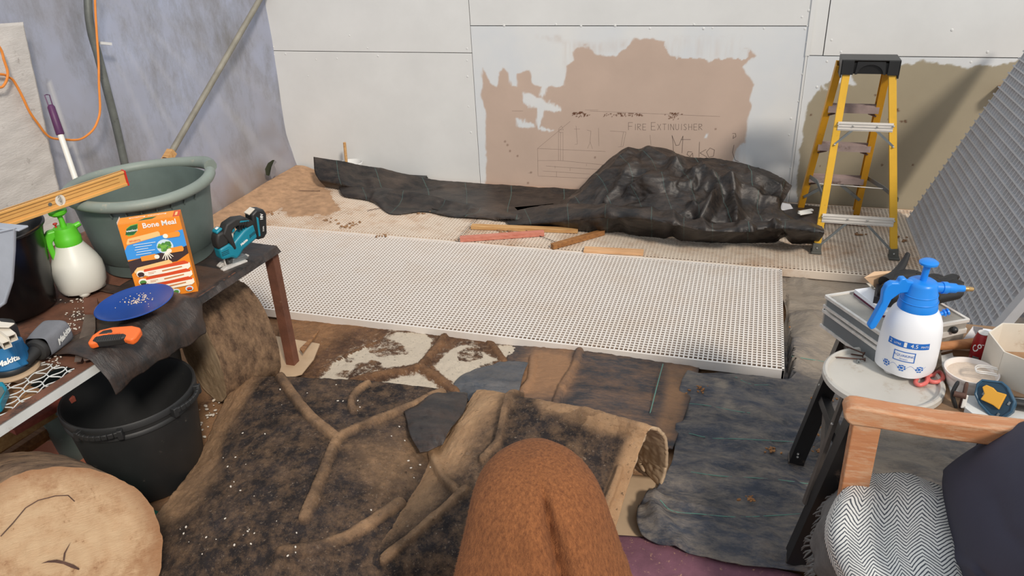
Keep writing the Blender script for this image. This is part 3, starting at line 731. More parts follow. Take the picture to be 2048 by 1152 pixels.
# ================================================================ GRATINGS ON THE FLOOR
def gratep(x0, x1, y0, y1, zt, th, pit, bar, mat, name, label, dirty=None, cat='grating', gap=0.0, Mx=None, edge=0.022, under=None):
    t = thing(name, label, cat, (x0, y0, 0) if Mx is None else (0, 0, 0), group=None, mat=Mx)
    lx, ly = x1-x0, y1-y0
    ox = -lx*0 if Mx is None else 0
    mb = MB(); nx = max(2, round((lx-edge)/pit)); ny = max(2, round((ly-edge)/pit))
    for (z0, h_, mi) in ((zt, 0.004, 0), (zt-0.004, th-0.004, 1)):  # pale top strip, then a lower tier whose colour carries the hole shade
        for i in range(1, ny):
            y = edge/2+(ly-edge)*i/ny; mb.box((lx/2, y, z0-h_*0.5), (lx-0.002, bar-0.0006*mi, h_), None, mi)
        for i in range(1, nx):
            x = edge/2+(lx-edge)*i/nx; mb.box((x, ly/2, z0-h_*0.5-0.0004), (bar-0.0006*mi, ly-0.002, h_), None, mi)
    g = mb.build('mesh_grid', [mat, 'grate_hole_shade'], t, smooth=0, kind='stuff')
    for (c, s) in (((lx/2, edge/4, zt-th/2), (lx, edge/2, th)), ((lx/2, ly-edge/4, zt-th/2), (lx, edge/2, th)), ((edge/4, ly/2, zt-th/2), (edge/2, ly, th)), ((lx-edge/4, ly/2, zt-th/2), (edge/2, ly, th))):
        mb = MB(); mb.box(c, s); mb.build('edge_bar', mat, t, smooth=0, bevel=0.0015)
    return t
ZT = 0.062
a = G(1572, 741, ZT); b = G(498, 614, ZT); c = G(1562, 537, ZT); d = G(544, 452, ZT)
yF = (a.y+b.y)/2; yS = (c.y+d.y)/2; xA = (a.x+c.x)/2
gratep(-2.95, xA, yF, yS-0.004, ZT, 0.045, 0.0205, 0.0064, 'grate', 'floor_grating', 'large clean pale grating panel lying nearest, its front edge above the bare soil')
s0 = G(925, 470, ZT).x
gratep(XT+0.16, s0-0.003, yS+0.004, YW-0.03, ZT-0.001, 0.045, 0.0205, 0.0085, 'grate_dirty', 'floor_grating', 'dusty grating panel in the back left corner of the floor, half buried in dry soil')
xe = G(1815, 440, ZT).x+0.10
gratep(s0+0.003, xe, yS+0.004, YW-0.03, ZT-0.002, 0.045, 0.0205, 0.0085, 'grate_dirty', 'floor_grating', 'grating panel under the stepladder and the black fabric heap')
# thin film of dry soil spread over the back left panel
nx_, ny_ = 130, 70
X_, Y_ = np.meshgrid(np.linspace(XT+0.12, -1.3, nx_), np.linspace(3.62, YW-0.03, ny_), indexing='ij')
P = np.stack([X_, Y_, np.zeros_like(X_)], -1); uv = proj(np.stack([X_, Y_, X_*0+ZT], -1))
amt = sdpoly(uv, [(380, 330), (640, 330), (700, 400), (860, 425), (830, 440), (700, 452), (560, 446), (500, 438), (420, 455), (330, 450)])
P[..., 2] = ZT-0.004-0.0009*np.clip(amt, -60, 60)*0.12+0.004*fbm(P, 6, 4)
P[..., 2] += 0.06*sstep(XT+0.42, XT+0.15, X_+0.1*fbm(P, 3, 3))
P[..., 2] = np.minimum(P[..., 2], ZT+0.004+0.06*sstep(XT+0.42, XT+0.15, X_))
tag(sheet('soil_drift', P, 'dust', solid=0.0), 'drift of dry brown soil over the back left grating beside the polythene', 'soil')['kind'] = 'stuff'
# ---- leaning grating
base = G(1812, 437, ZT+0.002); top = GY(2048, 100, base.y+0.0)
dz = Vector((top.x-base.x, 0, top.z-base.z)).normalized()
ydir = Vector((0, -1, 0)); nrm = ydir.cross(dz)
# length along -Y so that the near edge passes the seen corner
def near_err(L):
    p = [proj((base+ydir*L+dz*s)[:]) for s in (0, 1.0)]
    t_ = (2030-p[0][0])/(p[1][0]-p[0][0]); return p[0][1]+t_*(p[1][1]-p[0][1])-612
lo, hi = 0.5, 2.4
for _ in range(40):
    m = (lo+hi)/2
    if near_err(m) < 0: lo = m
    else: hi = m
LN = lo; HT = 1.22; th = 0.034; pit = 0.0405
Mx = basis(base, ydir, dz, nrm)
if nrm.x > 0: sgn = 1
else: sgn = -1
lg = thing('leaning_grating', 'grey open grating panel leaning upright at the right against the back wall block', 'grating', mat=Mx)
mb = MB(); n = round(HT/pit)
for i in range(0, n+1): mb.box((LN/2-0.004, HT*i/n, sgn*th*0.5), (LN+0.010, 0.0075, th))
n = round(LN/pit)
for i in range(0, n): mb.box((0.010+(LN-0.06)*i/(n-1), HT/2, sgn*(th*0.5+0.0)+0.0*sgn), (0.0065, HT+0.016, th-0.010))
mb.build('mesh_grid', 'grate_grey', lg, smooth=0, kind='stuff')
mb = MB(); mb.box((LN-0.012, HT/2, sgn*th*0.5), (0.05, HT, th+0.004)); mb.build('edge_bar', 'grate_grey', lg, smooth=0, bevel=0.002)
# ================================================================ STEPLADDER
fl = G(1632, 508, ZT); fr = G(1786, 513, ZT)
ym = (fl.y+fr.y)/2; fl = Vector((fl.x, ym, ZT)); fr = Vector((fr.x, ym, ZT))
hL = zup(fl, 1692, 128)
lad = thing('stepladder', 'yellow fibreglass stepladder with black top cap standing open before the olive board', 'ladder', ((fl.x+fr.x)/2, ym, ZT))
ztop = 1.09
tl = GY(1692, 140, ym+0.20); tr = GY(1783, 140, ym+0.20)
ztop = (tl.z+tr.z)/2+0.01
tl = Vector((tl.x+0.004, ym+0.20, ztop)); tr = Vector((tr.x+0.002, ym+0.20, ztop))
bl = G(1600, 418, ZT); br = G(1712, 425, ZT); yb = min((bl.y+br.y)/2, YW-0.10)
bl = Vector((bl.x, yb, ZT)); br = Vector((br.x, yb, ZT))
tbl = GY(1674, 146, ym+0.32); tbr = GY(1768, 146, ym+0.32)
tbl = Vector((tbl.x+0.005, ym+0.31, ztop)); tbr = Vector((tbr.x+0.01, ym+0.31, ztop))
def chan(w, d, t): return [(-w/2, -d/2), (w/2, -d/2), (w/2, -d/2+t), (-w/2+t, -d/2+t), (-w/2+t, d/2-t), (w/2, d/2-t), (w/2, d/2), (-w/2, d/2)]
def rail(p0, p1, w, d, mat, flip):
    prof = chan(w, d, 0.005)
    if flip: prof = [(-x, y) for x, y in prof][::-1]
    mb = MB(); mb.beam(p0, p1, prof, up=(0, 1, 0)); return mb.build('rail', mat, lad, world=True, smooth=0, bevel=0.001)
rail(fl, tl, 0.036, 0.030, 'yellow', False); rail(fr, tr, 0.036, 0.030, 'yellow', True)
rail(bl, tbl, 0.036, 0.060, 'orange_side', False); rail(br, tbr, 0.036, 0.060, 'orange_side', True)
for p, q in ((fl, tl), (fr, tr)):
    mb = MB(); dd = (q-p).normalized(); mb.beam(p-dd*0.0, p+dd*0.055, (0.046, 0.042), up=(0, 1, 0)); mb.box((p.x, p.y, ZT+0.006), (0.055, 0.06, 0.012))
    mb.build('rubber_foot', 'grey_rubber', lad, world=True, smooth=0, bevel=0.004)
def at_z(p, q, z): return p+(q-p)*((z-p.z)/(q.z-p.z))
def frontz(v): return zup((fl.x, ym+0.08), 1700, v)
def rung(v, w, mat, proud=-0.019):
    z = v; a = at_z(fl, tl, z)+Vector((0, proud, 0)); b = at_z(fr, tr, z)+Vector((0, proud, 0))
    mb = MB(); mb.beam(a+Vector((0.0, 0, 0)), b, (0.006, w), up=(0, 0, 1))
    for k in (-0.32, 0, 0.32): mb.beam(a+Vector((0, -0.004, k*w)), b+Vector((0, -0.004, k*w)), (0.004, 0.004), up=(0, 0, 1))
    return mb.build('cross_bar', mat, lad, world=True, smooth=0), a, b
def zfor(v, y, x):  # height seen at row v on plane y near x
    lo, hi = 0.0, 2.0
    for _ in range(40):
        m = (lo+hi)/2
        if proj((x, y, m))[1] > v: lo = m
        else: hi = m
    return lo
z1 = zfor(250, ym+0.15, fl.x+0.1); z2 = zfor(437, ym+0.03, fl.x+0.1)
def rivets(pts, r=0.0058):
    for p in pts:
        mb = MB(); mb.ball((0, 0, 0), r, 8, 0, T(*p)); mb.build('rivet', 'rivet', lad, world=True)
for z, dzz, ins in ((z1, -0.095, 0.075), (z2, -0.165, 0.13)):
    _, a, b = rung(z, 0.046 if z > 0.5 else 0.05, 'alu')
    off = Vector((0, -0.008, 0))
    pts = [a+off+Vector((-0.0, 0, 0.010)), b+off+Vector((0.0, 0, 0.010)), a+off+Vector((ins if z > .5 else 0.13, 0, 0.004)), b+off+Vector((-ins if z > .5 else -0.13, 0, 0.004))]
    for s, (p, q, A_) in enumerate(((fl, tl, a), (fr, tr, b))):
        e = at_z(p, q, z+dzz)+Vector((0, -0.012, 0)); m = A_+Vector(((1 if s == 0 else -1)*ins, 0.004, -0.02))
        mb = MB(); mb.beam(m, e, (0.012, 0.008), up=(0, 1, 0)); mb.build('diagonal_brace', 'steel', lad, world=True, smooth=0)
        pts.append(e+Vector((0, -0.010, 0)))
    rivets(pts)
# wide treads between the rear rails
for v in (205, 290, 364):
    z = zfor(v, ym+0.45, bl.x+0.15); a = at_z(bl, tbl, z); b = at_z(br, tbr, z)
    mb = MB(); c = (a+b)/2; mb.box((c.x, c.y-0.002, c.z), (b.x-a.x, 0.056, 0.004)); mb.box((c.x, c.y-0.032, c.z-0.019), (b.x-a.x, 0.004, 0.036)); mb.box((c.x, c.y+0.024, c.z-0.012), (b.x-a.x, 0.004, 0.02))
    for k in range(5): mb.box((c.x, c.y-0.026+k*0.011, c.z+0.003), (b.x-a.x, 0.003, 0.003))
    mb.build('tread', 'alu_dirty', lad, world=True, smooth=0)
    for A_, s, p, q in ((a, 1, bl, tbl), (b, -1, br, tbr)):
        mb = MB(); e = at_z(p, q, z-0.055); mb.beam(A_+Vector((s*0.05, -0.028, -0.036)), e+Vector((s*0.01, -0.028, 0)), (0.010, 0.012), up=(0, 1, 0))
        mb.build('tread_bracket', 'rusty_tool', lad, world=True, smooth=0)
# rear diagonal braces under the lowest tread
z3 = zfor(364, ym+0.5, bl.x+0.15)
a = at_z(bl, tbl, z3-0.03); b = at_z(br, tbr, z3-0.03); el = at_z(bl, tbl, 0.17); er = at_z(br, tbr, 0.17)
for p, q in ((a+Vector((0.12, -0.03, 0)), el), (b+Vector((-0.12, -0.03, 0)), er)):
    mb = MB(); mb.beam(p, q+Vector((0, -0.03, 0)), (0.018, 0.012), up=(0, 1, 0)); mb.build('diagonal_brace', 'steel', lad, world=True, smooth=0)
# folding spreaders, two jointed arms a side, and the thin rod joining them
sl = at_z(bl, tbl, zfor(353, yb-0.1, bl.x)); sr = at_z(br, tbr, zfor(357, yb-0.1, br.x))
jl = at_z(fl, tl, zfor(402, ym+0.05, fl.x)); jr = at_z(fr, tr, zfor(402, ym+0.05, fr.x))
ml = sl*0.5+jl*0.5+Vector((0, 0, 0.035)); mr = sr*0.45+jr*0.55+Vector((0, 0, 0.008))
for p, m, q, s in ((sl, ml, jl, -1), (sr, mr, jr, 1)):
    for A_, B_ in ((p, m), (m, q)):
        o = Vector((s*0.024, 0, 0)) if s > 0 else Vector((-0.0, 0, 0))
        mb = MB(); mb.beam(A_+o, B_+o, (0.006, 0.024), up=(0, 0, 1)); mb.build('spreader_arm', 'steel', lad, world=True, smooth=0, bevel=0.001)
mb = MB(); mb.tube([ml+Vector((0, 0, -0.01)), mr+Vector((0.02, 0, -0.004))], 0.0028, 8); mb.build('spreader_rod', 'alu', lad, world=True)
# moulded top cap with its tool cut-outs
cx = (tl.x+tr.x)/2; W_ = tr.x-tl.x+0.066; D_ = 0.155; Hc = 0.062; cy = ym+0.245; zc = ztop+0.005
mb = MB(); mb.box((cx, cy, zc+Hc/2+0.008), (W_, D_, 0.006)); 
mb.box((cx-W_/2+0.004, cy, zc-0.005), (0.008, D_, Hc+0.03)); mb.box((cx+W_/2-0.004, cy, zc-0.005), (0.008, D_, Hc+0.03)); mb.box((cx, cy+D_/2-0.003, zc), (W_, 0.006, Hc+0.01))
y0 = cy-D_/2
mb.build('top_cap', 'black_plastic', lad, world=True, smooth=0, bevel=0.003)
def cutface(x0, x1): 
    mb = MB(); mb.box(((x0+x1)/2, y0+0.003, zc+0.002), (x1-x0, 0.006, Hc+0.012)); mb.build('cap_face', 'black_plastic', lad, world=True, smooth=0, bevel=0.002)
xl, xr = cx-W_/2, cx+W_/2
cutface(xl, xl+W_*0.22); cutface(xr-W_*0.20, xr)
arch = [(W_*0.27*math.cos(t)*0.80, 0.048*math.sin(t)) for t in np.linspace(0, PI, 14)]
outer = [(-W_*0.26, -0.003), (-W_*0.24, 0.062), (W_*0.24, 0.062), (W_*0.26, -0.003)]
poly = [(W_*0.26, -0.003), (W_*0.235, 0.062), (-W_*0.235, 0.062), (-W_*0.26, -0.003)]+[(x, z) for x, z in reversed(arch)]
mb = MB(); mb.prism(poly, -0.003, 0.004, basis((cx+0.003, y0+0.004, zc-0.030), (1, 0, 0), (0, 0, 1), (0, -1, 0))); mb.build('cap_face', 'black_plastic', lad, world=True, smooth=0)
mb = MB(); mb.box((cx+0.003, y0+0.012, zc-0.003), (W_*0.6, 0.004, 0.055)); mb.build('cap_recess', flat('recess_black', 14, 14, 15, 0.5), lad, world=True, smooth=0)
# ================================================================ BLACK WEED FABRIC HEAP
def heap(rows, nu, nv, amp, sc, uvs, seed=0, amp2=0.006, creases=()):
    P = surf(rows, nu, nv); N = normals(P); uvh = proj(P)
    fade = sstep(0, 0.25, np.linspace(0, 1, nu))[:, None]*sstep(1, 0.93, np.linspace(0, 1, nu))[:, None]
    ends = sstep(0.0, 0.16, np.linspace(0, 1, nv))[None, :]*sstep(1.0, 0.95, np.linspace(0, 1, nv))[None, :]
    Q = P+seed*3.1
    w = (Q@np.array([[0.80, 0, 0.35], [0, 1, 0], [-0.9, 0, 1.9]]).T)+0.25*np.stack([fbm(Q, 3, 2), fbm(Q+7, 3, 2), fbm(Q+13, 3, 2)], -1)
    h = amp*(1.1-4.2*np.abs(fbm(w*np.array([1, 1, 1.3]), sc*0.50, 2)))*(0.35+0.65*fade)+amp*0.28*(1-4*np.abs(vnoise(w+5, sc*1.5)))*fade
    fine = amp2*0.4*ridged(w*np.array([1, 1, 2.0]), sc*3.5, 2)
    if creases: h = h*0.45
    for pl, wd, ht in creases:
        q = crom(np.array([(a, b, 0) for a, b in pl], float), 24)[:, :2]; d = segdist(uvh+6*np.stack([fbm(P, 7, 2), fbm(P+3, 7, 2)], -1), q)
        h = h+ht*np.clip(1-d/wd, 0, 1)**1.35
    P = P+N*((h+fine)*(0.12+0.88*ends))[..., None]
    P[..., 2] = np.maximum(P[..., 2], ZT+0.003)
    P[..., 1] = np.minimum(P[..., 1], YW-0.008)
    return P
zb = ZT+0.006
E_ = []
rowsA = [[(627, 314, 'y', 4.72), (700, 326, 'y', 4.78), (780, 341, 'y', 4.84), (880, 361, 'y', 4.86), (960, 368, 'y', 4.86), (1060, 374, 'y', 4.86), (1160, 380, 'y', 4.84), (1200, 384, 'y', 4.84)],
         [(630, 345, 'y', 4.64), (705, 352, 'y', 4.66), (790, 366, 'y', 4.72), (890, 384, 'y', 4.74), (960, 392, 'y', 4.72), (1060, 398, 'y', 4.70), (1160, 405, 'y', 4.70), (1200, 405, 'y', 4.7)],
         [(640, 362, 'y', 4.60), (710, 372, 'y', 4.58), (800, 392, 'y', 4.60), (890, 405, 'y', 4.56), (960, 415, 'y', 4.50), (1050, 425, 'y', 4.45), (1150, 425, 'y', 4.5), (1200, 425, 'y', 4.5)],
         [(652, 374, zb), (720, 386, zb), (800, 402, zb), (890, 424, zb), (960, 436, zb), (1050, 446, zb), (1150, 446, zb), (1200, 440, zb)]]
rowsB = [[(678, 374, 'y', 4.58), (740, 376, 'y', 4.56), (810, 382, 'y', 4.54), (880, 396, 'y', 4.48), (940, 412, 'y', 4.42), (1000, 424, 'y', 4.34), (1060, 436, 'y', 4.28)],
         [(682, 386, 'y', 4.50), (745, 392, 'y', 4.46), (800, 408, 'y', 4.40), (870, 412, 'y', 4.40), (930, 424, 'y', 4.34), (1000, 433, 'y', 4.28), (1060, 440, 'y', 4.24)],
         [(690, 394, zb), (745, 404, zb), (782, 428, zb), (850, 424, zb), (900, 434, zb), (990, 439, zb), (1060, 446, zb)]]
rowsC = [[(1030, 438, 'y', 4.5), (1100, 420, 'y', 4.6), (1150, 384, 'y', 4.70), (1192, 344, 'y', 4.74), (1234, 312, 'y', 4.76), (1268, 302, 'y', 4.76), (1334, 302, 'y', 4.76), (1362, 314, 'y', 4.76), (1450, 322, 'y', 4.74), (1540, 346, 'y', 4.68), (1584, 372, 'y', 4.62)],
         [(1040, 442, 'y', 4.42), (1110, 428, 'y', 4.48), (1166, 398, 'y', 4.54), (1214, 366, 'y', 4.54), (1260, 340, 'y', 4.56), (1300, 335, 'y', 4.58), (1350, 340, 'y', 4.60), (1390, 346, 'y', 4.58), (1460, 352, 'y', 4.60), (1540, 376, 'y', 4.58), (1572, 394, 'y', 4.54)],
         [(1050, 446, 'y', 4.36), (1120, 434, 'y', 4.40), (1176, 416, 'y', 4.42), (1224, 398, 'y', 4.40), (1270, 384, 'y', 4.40), (1320, 376, 'y', 4.36), (1370, 384, 'y', 4.38), (1420, 390, 'y', 4.40), (1480, 398, 'y', 4.40), (1540, 414, 'y', 4.42), (1562, 420, 'y', 4.42)],
         [(1060, 452, zb), (1130, 450, zb), (1190, 446, zb), (1240, 440, 'y', 4.24), (1290, 436, 'y', 4.22), (1340, 434, 'y', 4.20), (1390, 440, 'y', 4.18), (1440, 446, 'y', 4.16), (1500, 446, 'y', 4.2), (1550, 442, 'y', 4.26), (1600, 446, 'y', 4.28)],
         [(1060, 458, zb), (1130, 458, zb), (1190, 462, zb), (1240, 464, zb), (1290, 466, zb), (1340, 470, zb), (1390, 470, zb), (1440, 472, zb), (1500, 470, zb), (1550, 466, zb), (1625, 460, zb)]]
rowsD = [[(1000, 430, 'y', 4.36), (1070, 414, 'y', 4.38), (1150, 408, 'y', 4.34), (1220, 413, 'y', 4.20), (1300, 418, 'y', 4.14), (1360, 432, 'y', 4.08), (1410, 446, 'y', 4.06), (1470, 446, 'y', 4.08), (1540, 444, 'y', 4.10), (1600, 442, 'y', 4.10), (1644, 454, 'y', 4.06)],
         [(1015, 446, 'y', 4.22), (1080, 442, 'y', 4.20), (1150, 436, 'y', 4.14), (1220, 434, 'y', 4.08), (1300, 440, 'y', 4.02), (1360, 452, 'y', 3.98), (1410, 462, 'y', 3.96), (1470, 464, 'y', 3.98), (1540, 458, 'y', 4.02), (1600, 462, 'y', 4.00), (1648, 468, 'y', 3.98)],
         [(1020, 452, zb), (1080, 454, zb), (1150, 460, zb), (1220, 466, zb), (1300, 474, zb), (1360, 480, zb), (1410, 484, zb), (1470, 486, zb), (1540, 486, zb), (1600, 488, zb), (1632, 488, zb)]]
hp = None
def rowmask(P, s=0):
    m = np.zeros(P.shape); m[..., 0] = np.clip(0.9*fbm(P+s, 3.2, 4)-0.05, 0, 0.5); return m
creC = [([(1300, 308), (1345, 330), (1390, 356), (1440, 372)], 26, .036), ([(1262, 306), (1225, 345), (1180, 392), (1130, 425)], 22, .034), ([(1352, 334), (1338, 352), (1300, 372), (1262, 384)], 24, .05), ([(1388, 362), (1375, 372), (1340, 376)], 14, .04),
        ([(1295, 312), (1306, 345), (1300, 372)], 18, .018), ([(1400, 345), (1430, 385), (1420, 420), (1405, 440)], 20, .06), ([(1450, 378), (1500, 392), (1545, 410)], 18, .05), ([(1452, 378), (1470, 420), (1472, 440)], 18, .05), ([(1270, 330), (1240, 372), (1215, 405)], 16, .03), ([(1380, 416), (1400, 425), (1430, 412)], 12, .04), ([(1500, 350), (1560, 372)], 16, .03), ([(1200, 360), (1175, 385)], 10, .02)]
P = heap(rowsC, 150, 240, 0.036, 4.6, (9, 1), 1, 0.012, creC)
hp = sheet('weed_fabric', P, 'weed_black', rowmask(P), uvs=(9, 1), solid=0.003, smooth=75)
tag(hp, 'crumpled heap of black woven weed fabric lying along the foot of the back wall', 'fabric')
P = heap(rowsA, 50, 150, 0.012, 4, (7, 1), 2, 0.006); sheet('fabric_fold', P, 'weed_black', rowmask(P), uvs=(7, 1), parent=hp, solid=0.003, smooth=75)
P = heap(rowsB, 36, 110, 0.014, 5, (5, 1), 3, 0.006); sheet('fabric_fold', P, 'weed_black', rowmask(P), uvs=(5, 1), parent=hp, solid=0.003, smooth=75)
P = heap(rowsD, 60, 220, 0.022, 4.4, (9, 1), 4, 0.009, [([(1340, 420), (1350, 450), (1345, 470)], 20, .03), ([(1400, 440), (1420, 465), (1500, 470)], 14, .03), ([(1480, 455), (1540, 470), (1560, 480)], 14, .03), ([(1210, 415), (1230, 440), (1240, 465)], 20, .02), ([(1548, 450), (1570, 485)], 14, .035), ([(1100, 420), (1200, 425), (1300, 425)], 12, .02)]); sheet('fabric_fold', P, 'weed_black', rowmask(P), uvs=(9, 1), parent=hp, solid=0.003, smooth=75)
# dark scrap, roller tray and white scrap behind the ladder feet
P = surf([[(1560, 405, ZT+.005), (1620, 412, ZT+.01), (1650, 415, ZT+.005)], [(1570, 430, ZT+.03), (1615, 432, ZT+.05), (1648, 432, ZT+.03)], [(1590, 448, ZT+.02), (1620, 452, ZT+.02), (1650, 452, ZT+.01)]], 16, 24)
tag(sheet('plastic_scrap', P, 'poly_black', solid=0.003), 'small black plastic scrap on the floor behind the left ladder foot', 'scrap')
mb = MB(); a = G(1598, 428, ZT+.065); b = G(1622, 424, ZT+.065)
mb.beam(a, b, (0.03, 0.005)); mb.beam(a+Vector((0, 0.03, 0)), b+Vector((0.01, 0.04, 0)), (0.02, 0.008)); tag(mb.build('paper_scrap', 'white', loc=a[:], smooth=0), 'crumpled white wrapper on the black scrap behind the ladder', 'wrapper')
P = surf([[(1562, 405, 'y', 4.8), (1580, 408, 'y', 4.8)], [(1560, 420, 'y', 4.7), (1590, 424, 'y', 4.7)]], 6, 6)
tag(sheet('newspaper', P, 'paper', solid=0.002), 'scrap of printed paper tucked between black fabric heap and ladder', 'paper')
# white paint bucket with its stick
t0 = G(712, 358, ZT); rr = 0.085
b0 = Vector((GY(702, 330, 4.86).x, 4.855, ZT)); hz = GY(706, 325, 4.855).z-ZT
t = thing('paint_bucket', 'white paint bucket behind the left flap of the black fabric', 'bucket', tuple(b0))
mb = MB(); mb.lathe([(0.0, 0.002), (rr*.84, 0.0), (rr*.86, 0.01), (rr*0.98, hz-0.02), (rr*1.04, hz-0.018), (rr*1.04, hz-0.004), (rr, hz), (rr*.96, hz-0.004), (rr*.82, 0.012), (0, 0.012)], 36); mb.build('tub', 'white_board', t)
mb = MB(); 
for k in range(9):
    a = -1.2+k*0.03; mb.box((rr*1.0*math.sin(a+0.95), -rr*1.0*math.cos(a+0.95), hz-0.03-0.004*abs(k-4)), (0.006, 0.003, 0.014))
mb.build('red_print', 'red', t, smooth=0)
sp = GY(689, 285, 4.84)
mb = MB(); mb.tube([(-0.028, -0.02, 0.02), (sp.x-b0.x, -0.015, sp.z-ZT)], [0.011, 0.011], 10)
tag(mb.build('stirring_stick', 'pine', loc=None), 'round wooden stick standing in the white paint bucket', 'stick').location = tuple(b0)
# roller tray on the wall side
c = G(800, 352, ZT)
q0 = GY(765, 347, 4.90); q1 = GY(851, 357, 4.90)
t = thing('roller_tray', 'black paint roller tray edged with white paint behind the fabric', 'tray', ((q0.x+q1.x)/2, 4.88, ZT))
Lx = q1.x-q0.x; hz = q1.z-ZT
mb = MB(); mb.box((0, 0, 0.02), (Lx, 0.11, 0.02)); mb.box((0, 0.05, hz/2), (Lx, 0.008, hz)); mb.box((-Lx/2, 0, hz/2), (0.01, 0.11, hz)); mb.box((Lx/2, 0, hz/2), (0.01, 0.11, hz)); mb.build('tray_body', 'black_plastic', t, smooth=0, bevel=0.002)
mb = MB(); mb.box((0, -0.02, hz*0.8), (Lx*.85, 0.06, 0.012)); mb.build('wet_paint', 'white_board', t, smooth=0, bevel=0.004)
# offcuts of timber on the gratings
def offcut(a, b, w, h, mat, label, dzz=0.0):
    p = G(*a, ZT+h/2+dzz); q = G(*b, ZT+h/2+dzz); c = (p+q)/2
    mb = MB(); mb.beam(p, q, (w, h)); o = mb.build('timber_offcut', mat, loc=c[:], smooth=0, bevel=0.002)
    return tag(o, label, 'timber', 'loose timber offcuts on the gratings')
offcut((943, 453), (1156, 461), 0.045, 0.022, 'pine', 'long yellowish timber offcut against the edge of the black fabric')
offcut((920, 478), (1088, 466), 0.034, 0.03, 'pine_red', 'reddish pink timber offcut lying in front of the long yellowish one')
offcut((1104, 493), (1207, 464), 0.030, 0.032, 'pine_brown', 'brown square timber offcut lying aslant between the others')
offcut((1168, 499), (1287, 505), 0.06, 0.016, 'pine_light', 'pale flat board offcut nearest the camera on the gratings')
# twigs, bits of wire
def wire(pts, r, mat, name, label, cat, z=ZT+0.006):
    P = crom(np.array([(G(*p, z)+Vector((0, 0, 0.004*random.random())))[:] for p in pts]), 28)
    mb = MB(); mb.tube([Vector(p) for p in P], r, 5); tag(mb.build(name, mat, loc=P[0]), label, cat)
wire([(1600, 447), (1640, 446), (1690, 450), (1740, 455)], 0.0025, 'rusty_tool', 'twig', 'thin dark twig on the grating between the ladder legs', 'twig')
wire([(565, 392), (590, 383), (640, 382)], 0.002, 'rusty_tool', 'twig', 'thin curved twig on the dusty soil left of the black fabric', 'twig')
wire([(1052, 462), (1080, 472), (1110, 484)], 0.0015, 'black_plastic', 'string', 'thin dark string trailing off the red offcut', 'string')
wire([(735, 422), (750, 418), (770, 416)], 0.002, 'rusty_tool', 'twig', 'little forked twig below the first fold of the black fabric', 'twig')
# clods of soil and bark crumbs
def crumbs(name, label, pts, z, r0, mat, kind='stuff', n=1, sp=0):
    mb = MB()
    for (u, v) in pts:
        for k in range(n):
            uu = u+random.gauss(0, sp); vv = v+random.gauss(0, sp*0.4); p = G(uu, vv, z)
            r = r0*(0.5+random.random()); mb.ball((0, 0, 0), r, 6, 0, T(p.x, p.y, z+r*0.35) @ R(random.random()*180, 'Z'), (1.3, 0.8, 0.6))
    o = mb.build(name, mat, smooth=30); tag(o, label, 'soil'); o['kind'] = kind; return o
crumbs('soil_crumbs', 'crumbs of brown soil scattered on the gratings', [(690, 455), (700, 450), (710, 448), (655, 440), (1000, 460), (1015, 462), (850, 425), (545, 427), (1800, 480), (1720, 468), (1600, 480), (1130, 485), (760, 470)], ZT, 0.008, 'soil', n=7, sp=7)
# ================================================================ MOULDED SHEETS AND FABRICS ON THE GROUND
def shellsheet(name, rows, nu, nv, mat, ridges, label, cat, maskf=None, rh=0.016, rw=0.016, seed=0.0, amp=0.012, solid=0.006, outline=None, ztol=0.0, cut=None, inner=None):
    P = surf(rows, nu, nv); uv = proj(P); N = normals(P); fl_ = P[..., :2]
    m = np.zeros(P.shape)
    P = P+N*(amp*fbm(P+seed, 4, 4))[..., None]
    disp = np.zeros(P.shape[:2])
    for pl, w, h in ridges:
        # sheet point nearest to each ridge vertex
        q = []
        for (a, b) in pl:
            k = np.argmin(np.hypot(uv[..., 0]-a, uv[..., 1]-b)); q.append(fl_.reshape(-1, 2)[k])
        q = crom(np.array(q), 5*len(q)) if len(q) > 2 else np.array(q)
        d = segdist(fl_, q)*(1+0.25*fbm(P, 25, 3))
        e = sstep(w, w*0.45, d); disp = np.maximum(disp, e*h) if h > 0 else np.where(e > 0.02, np.minimum(disp, h*e), disp)
        m[..., 0] = np.maximum(m[..., 0], e*0.62*(0.6+0.7*fbm(P, 11, 3)) if h > 0 else 0)
    P = P+N*disp[..., None]
    P = P+N*(0.004*ridged(P, 34, 3))[..., None]
    if maskf: m = maskf(P, uv, m)
    P[..., 2] = np.maximum(P[..., 2], 0.002)
    keep = None
    if cut is not None: keep = sdpoly(uv+4*np.stack([fbm(P, 30, 3), fbm(P+4, 30, 3)], -1), cut) < 0
    o = sheet(name, P, mat, np.clip(m, 0, 1), solid=solid, smooth=80, keep=keep, inner=inner)
    return tag(o, label, cat) if cat else o
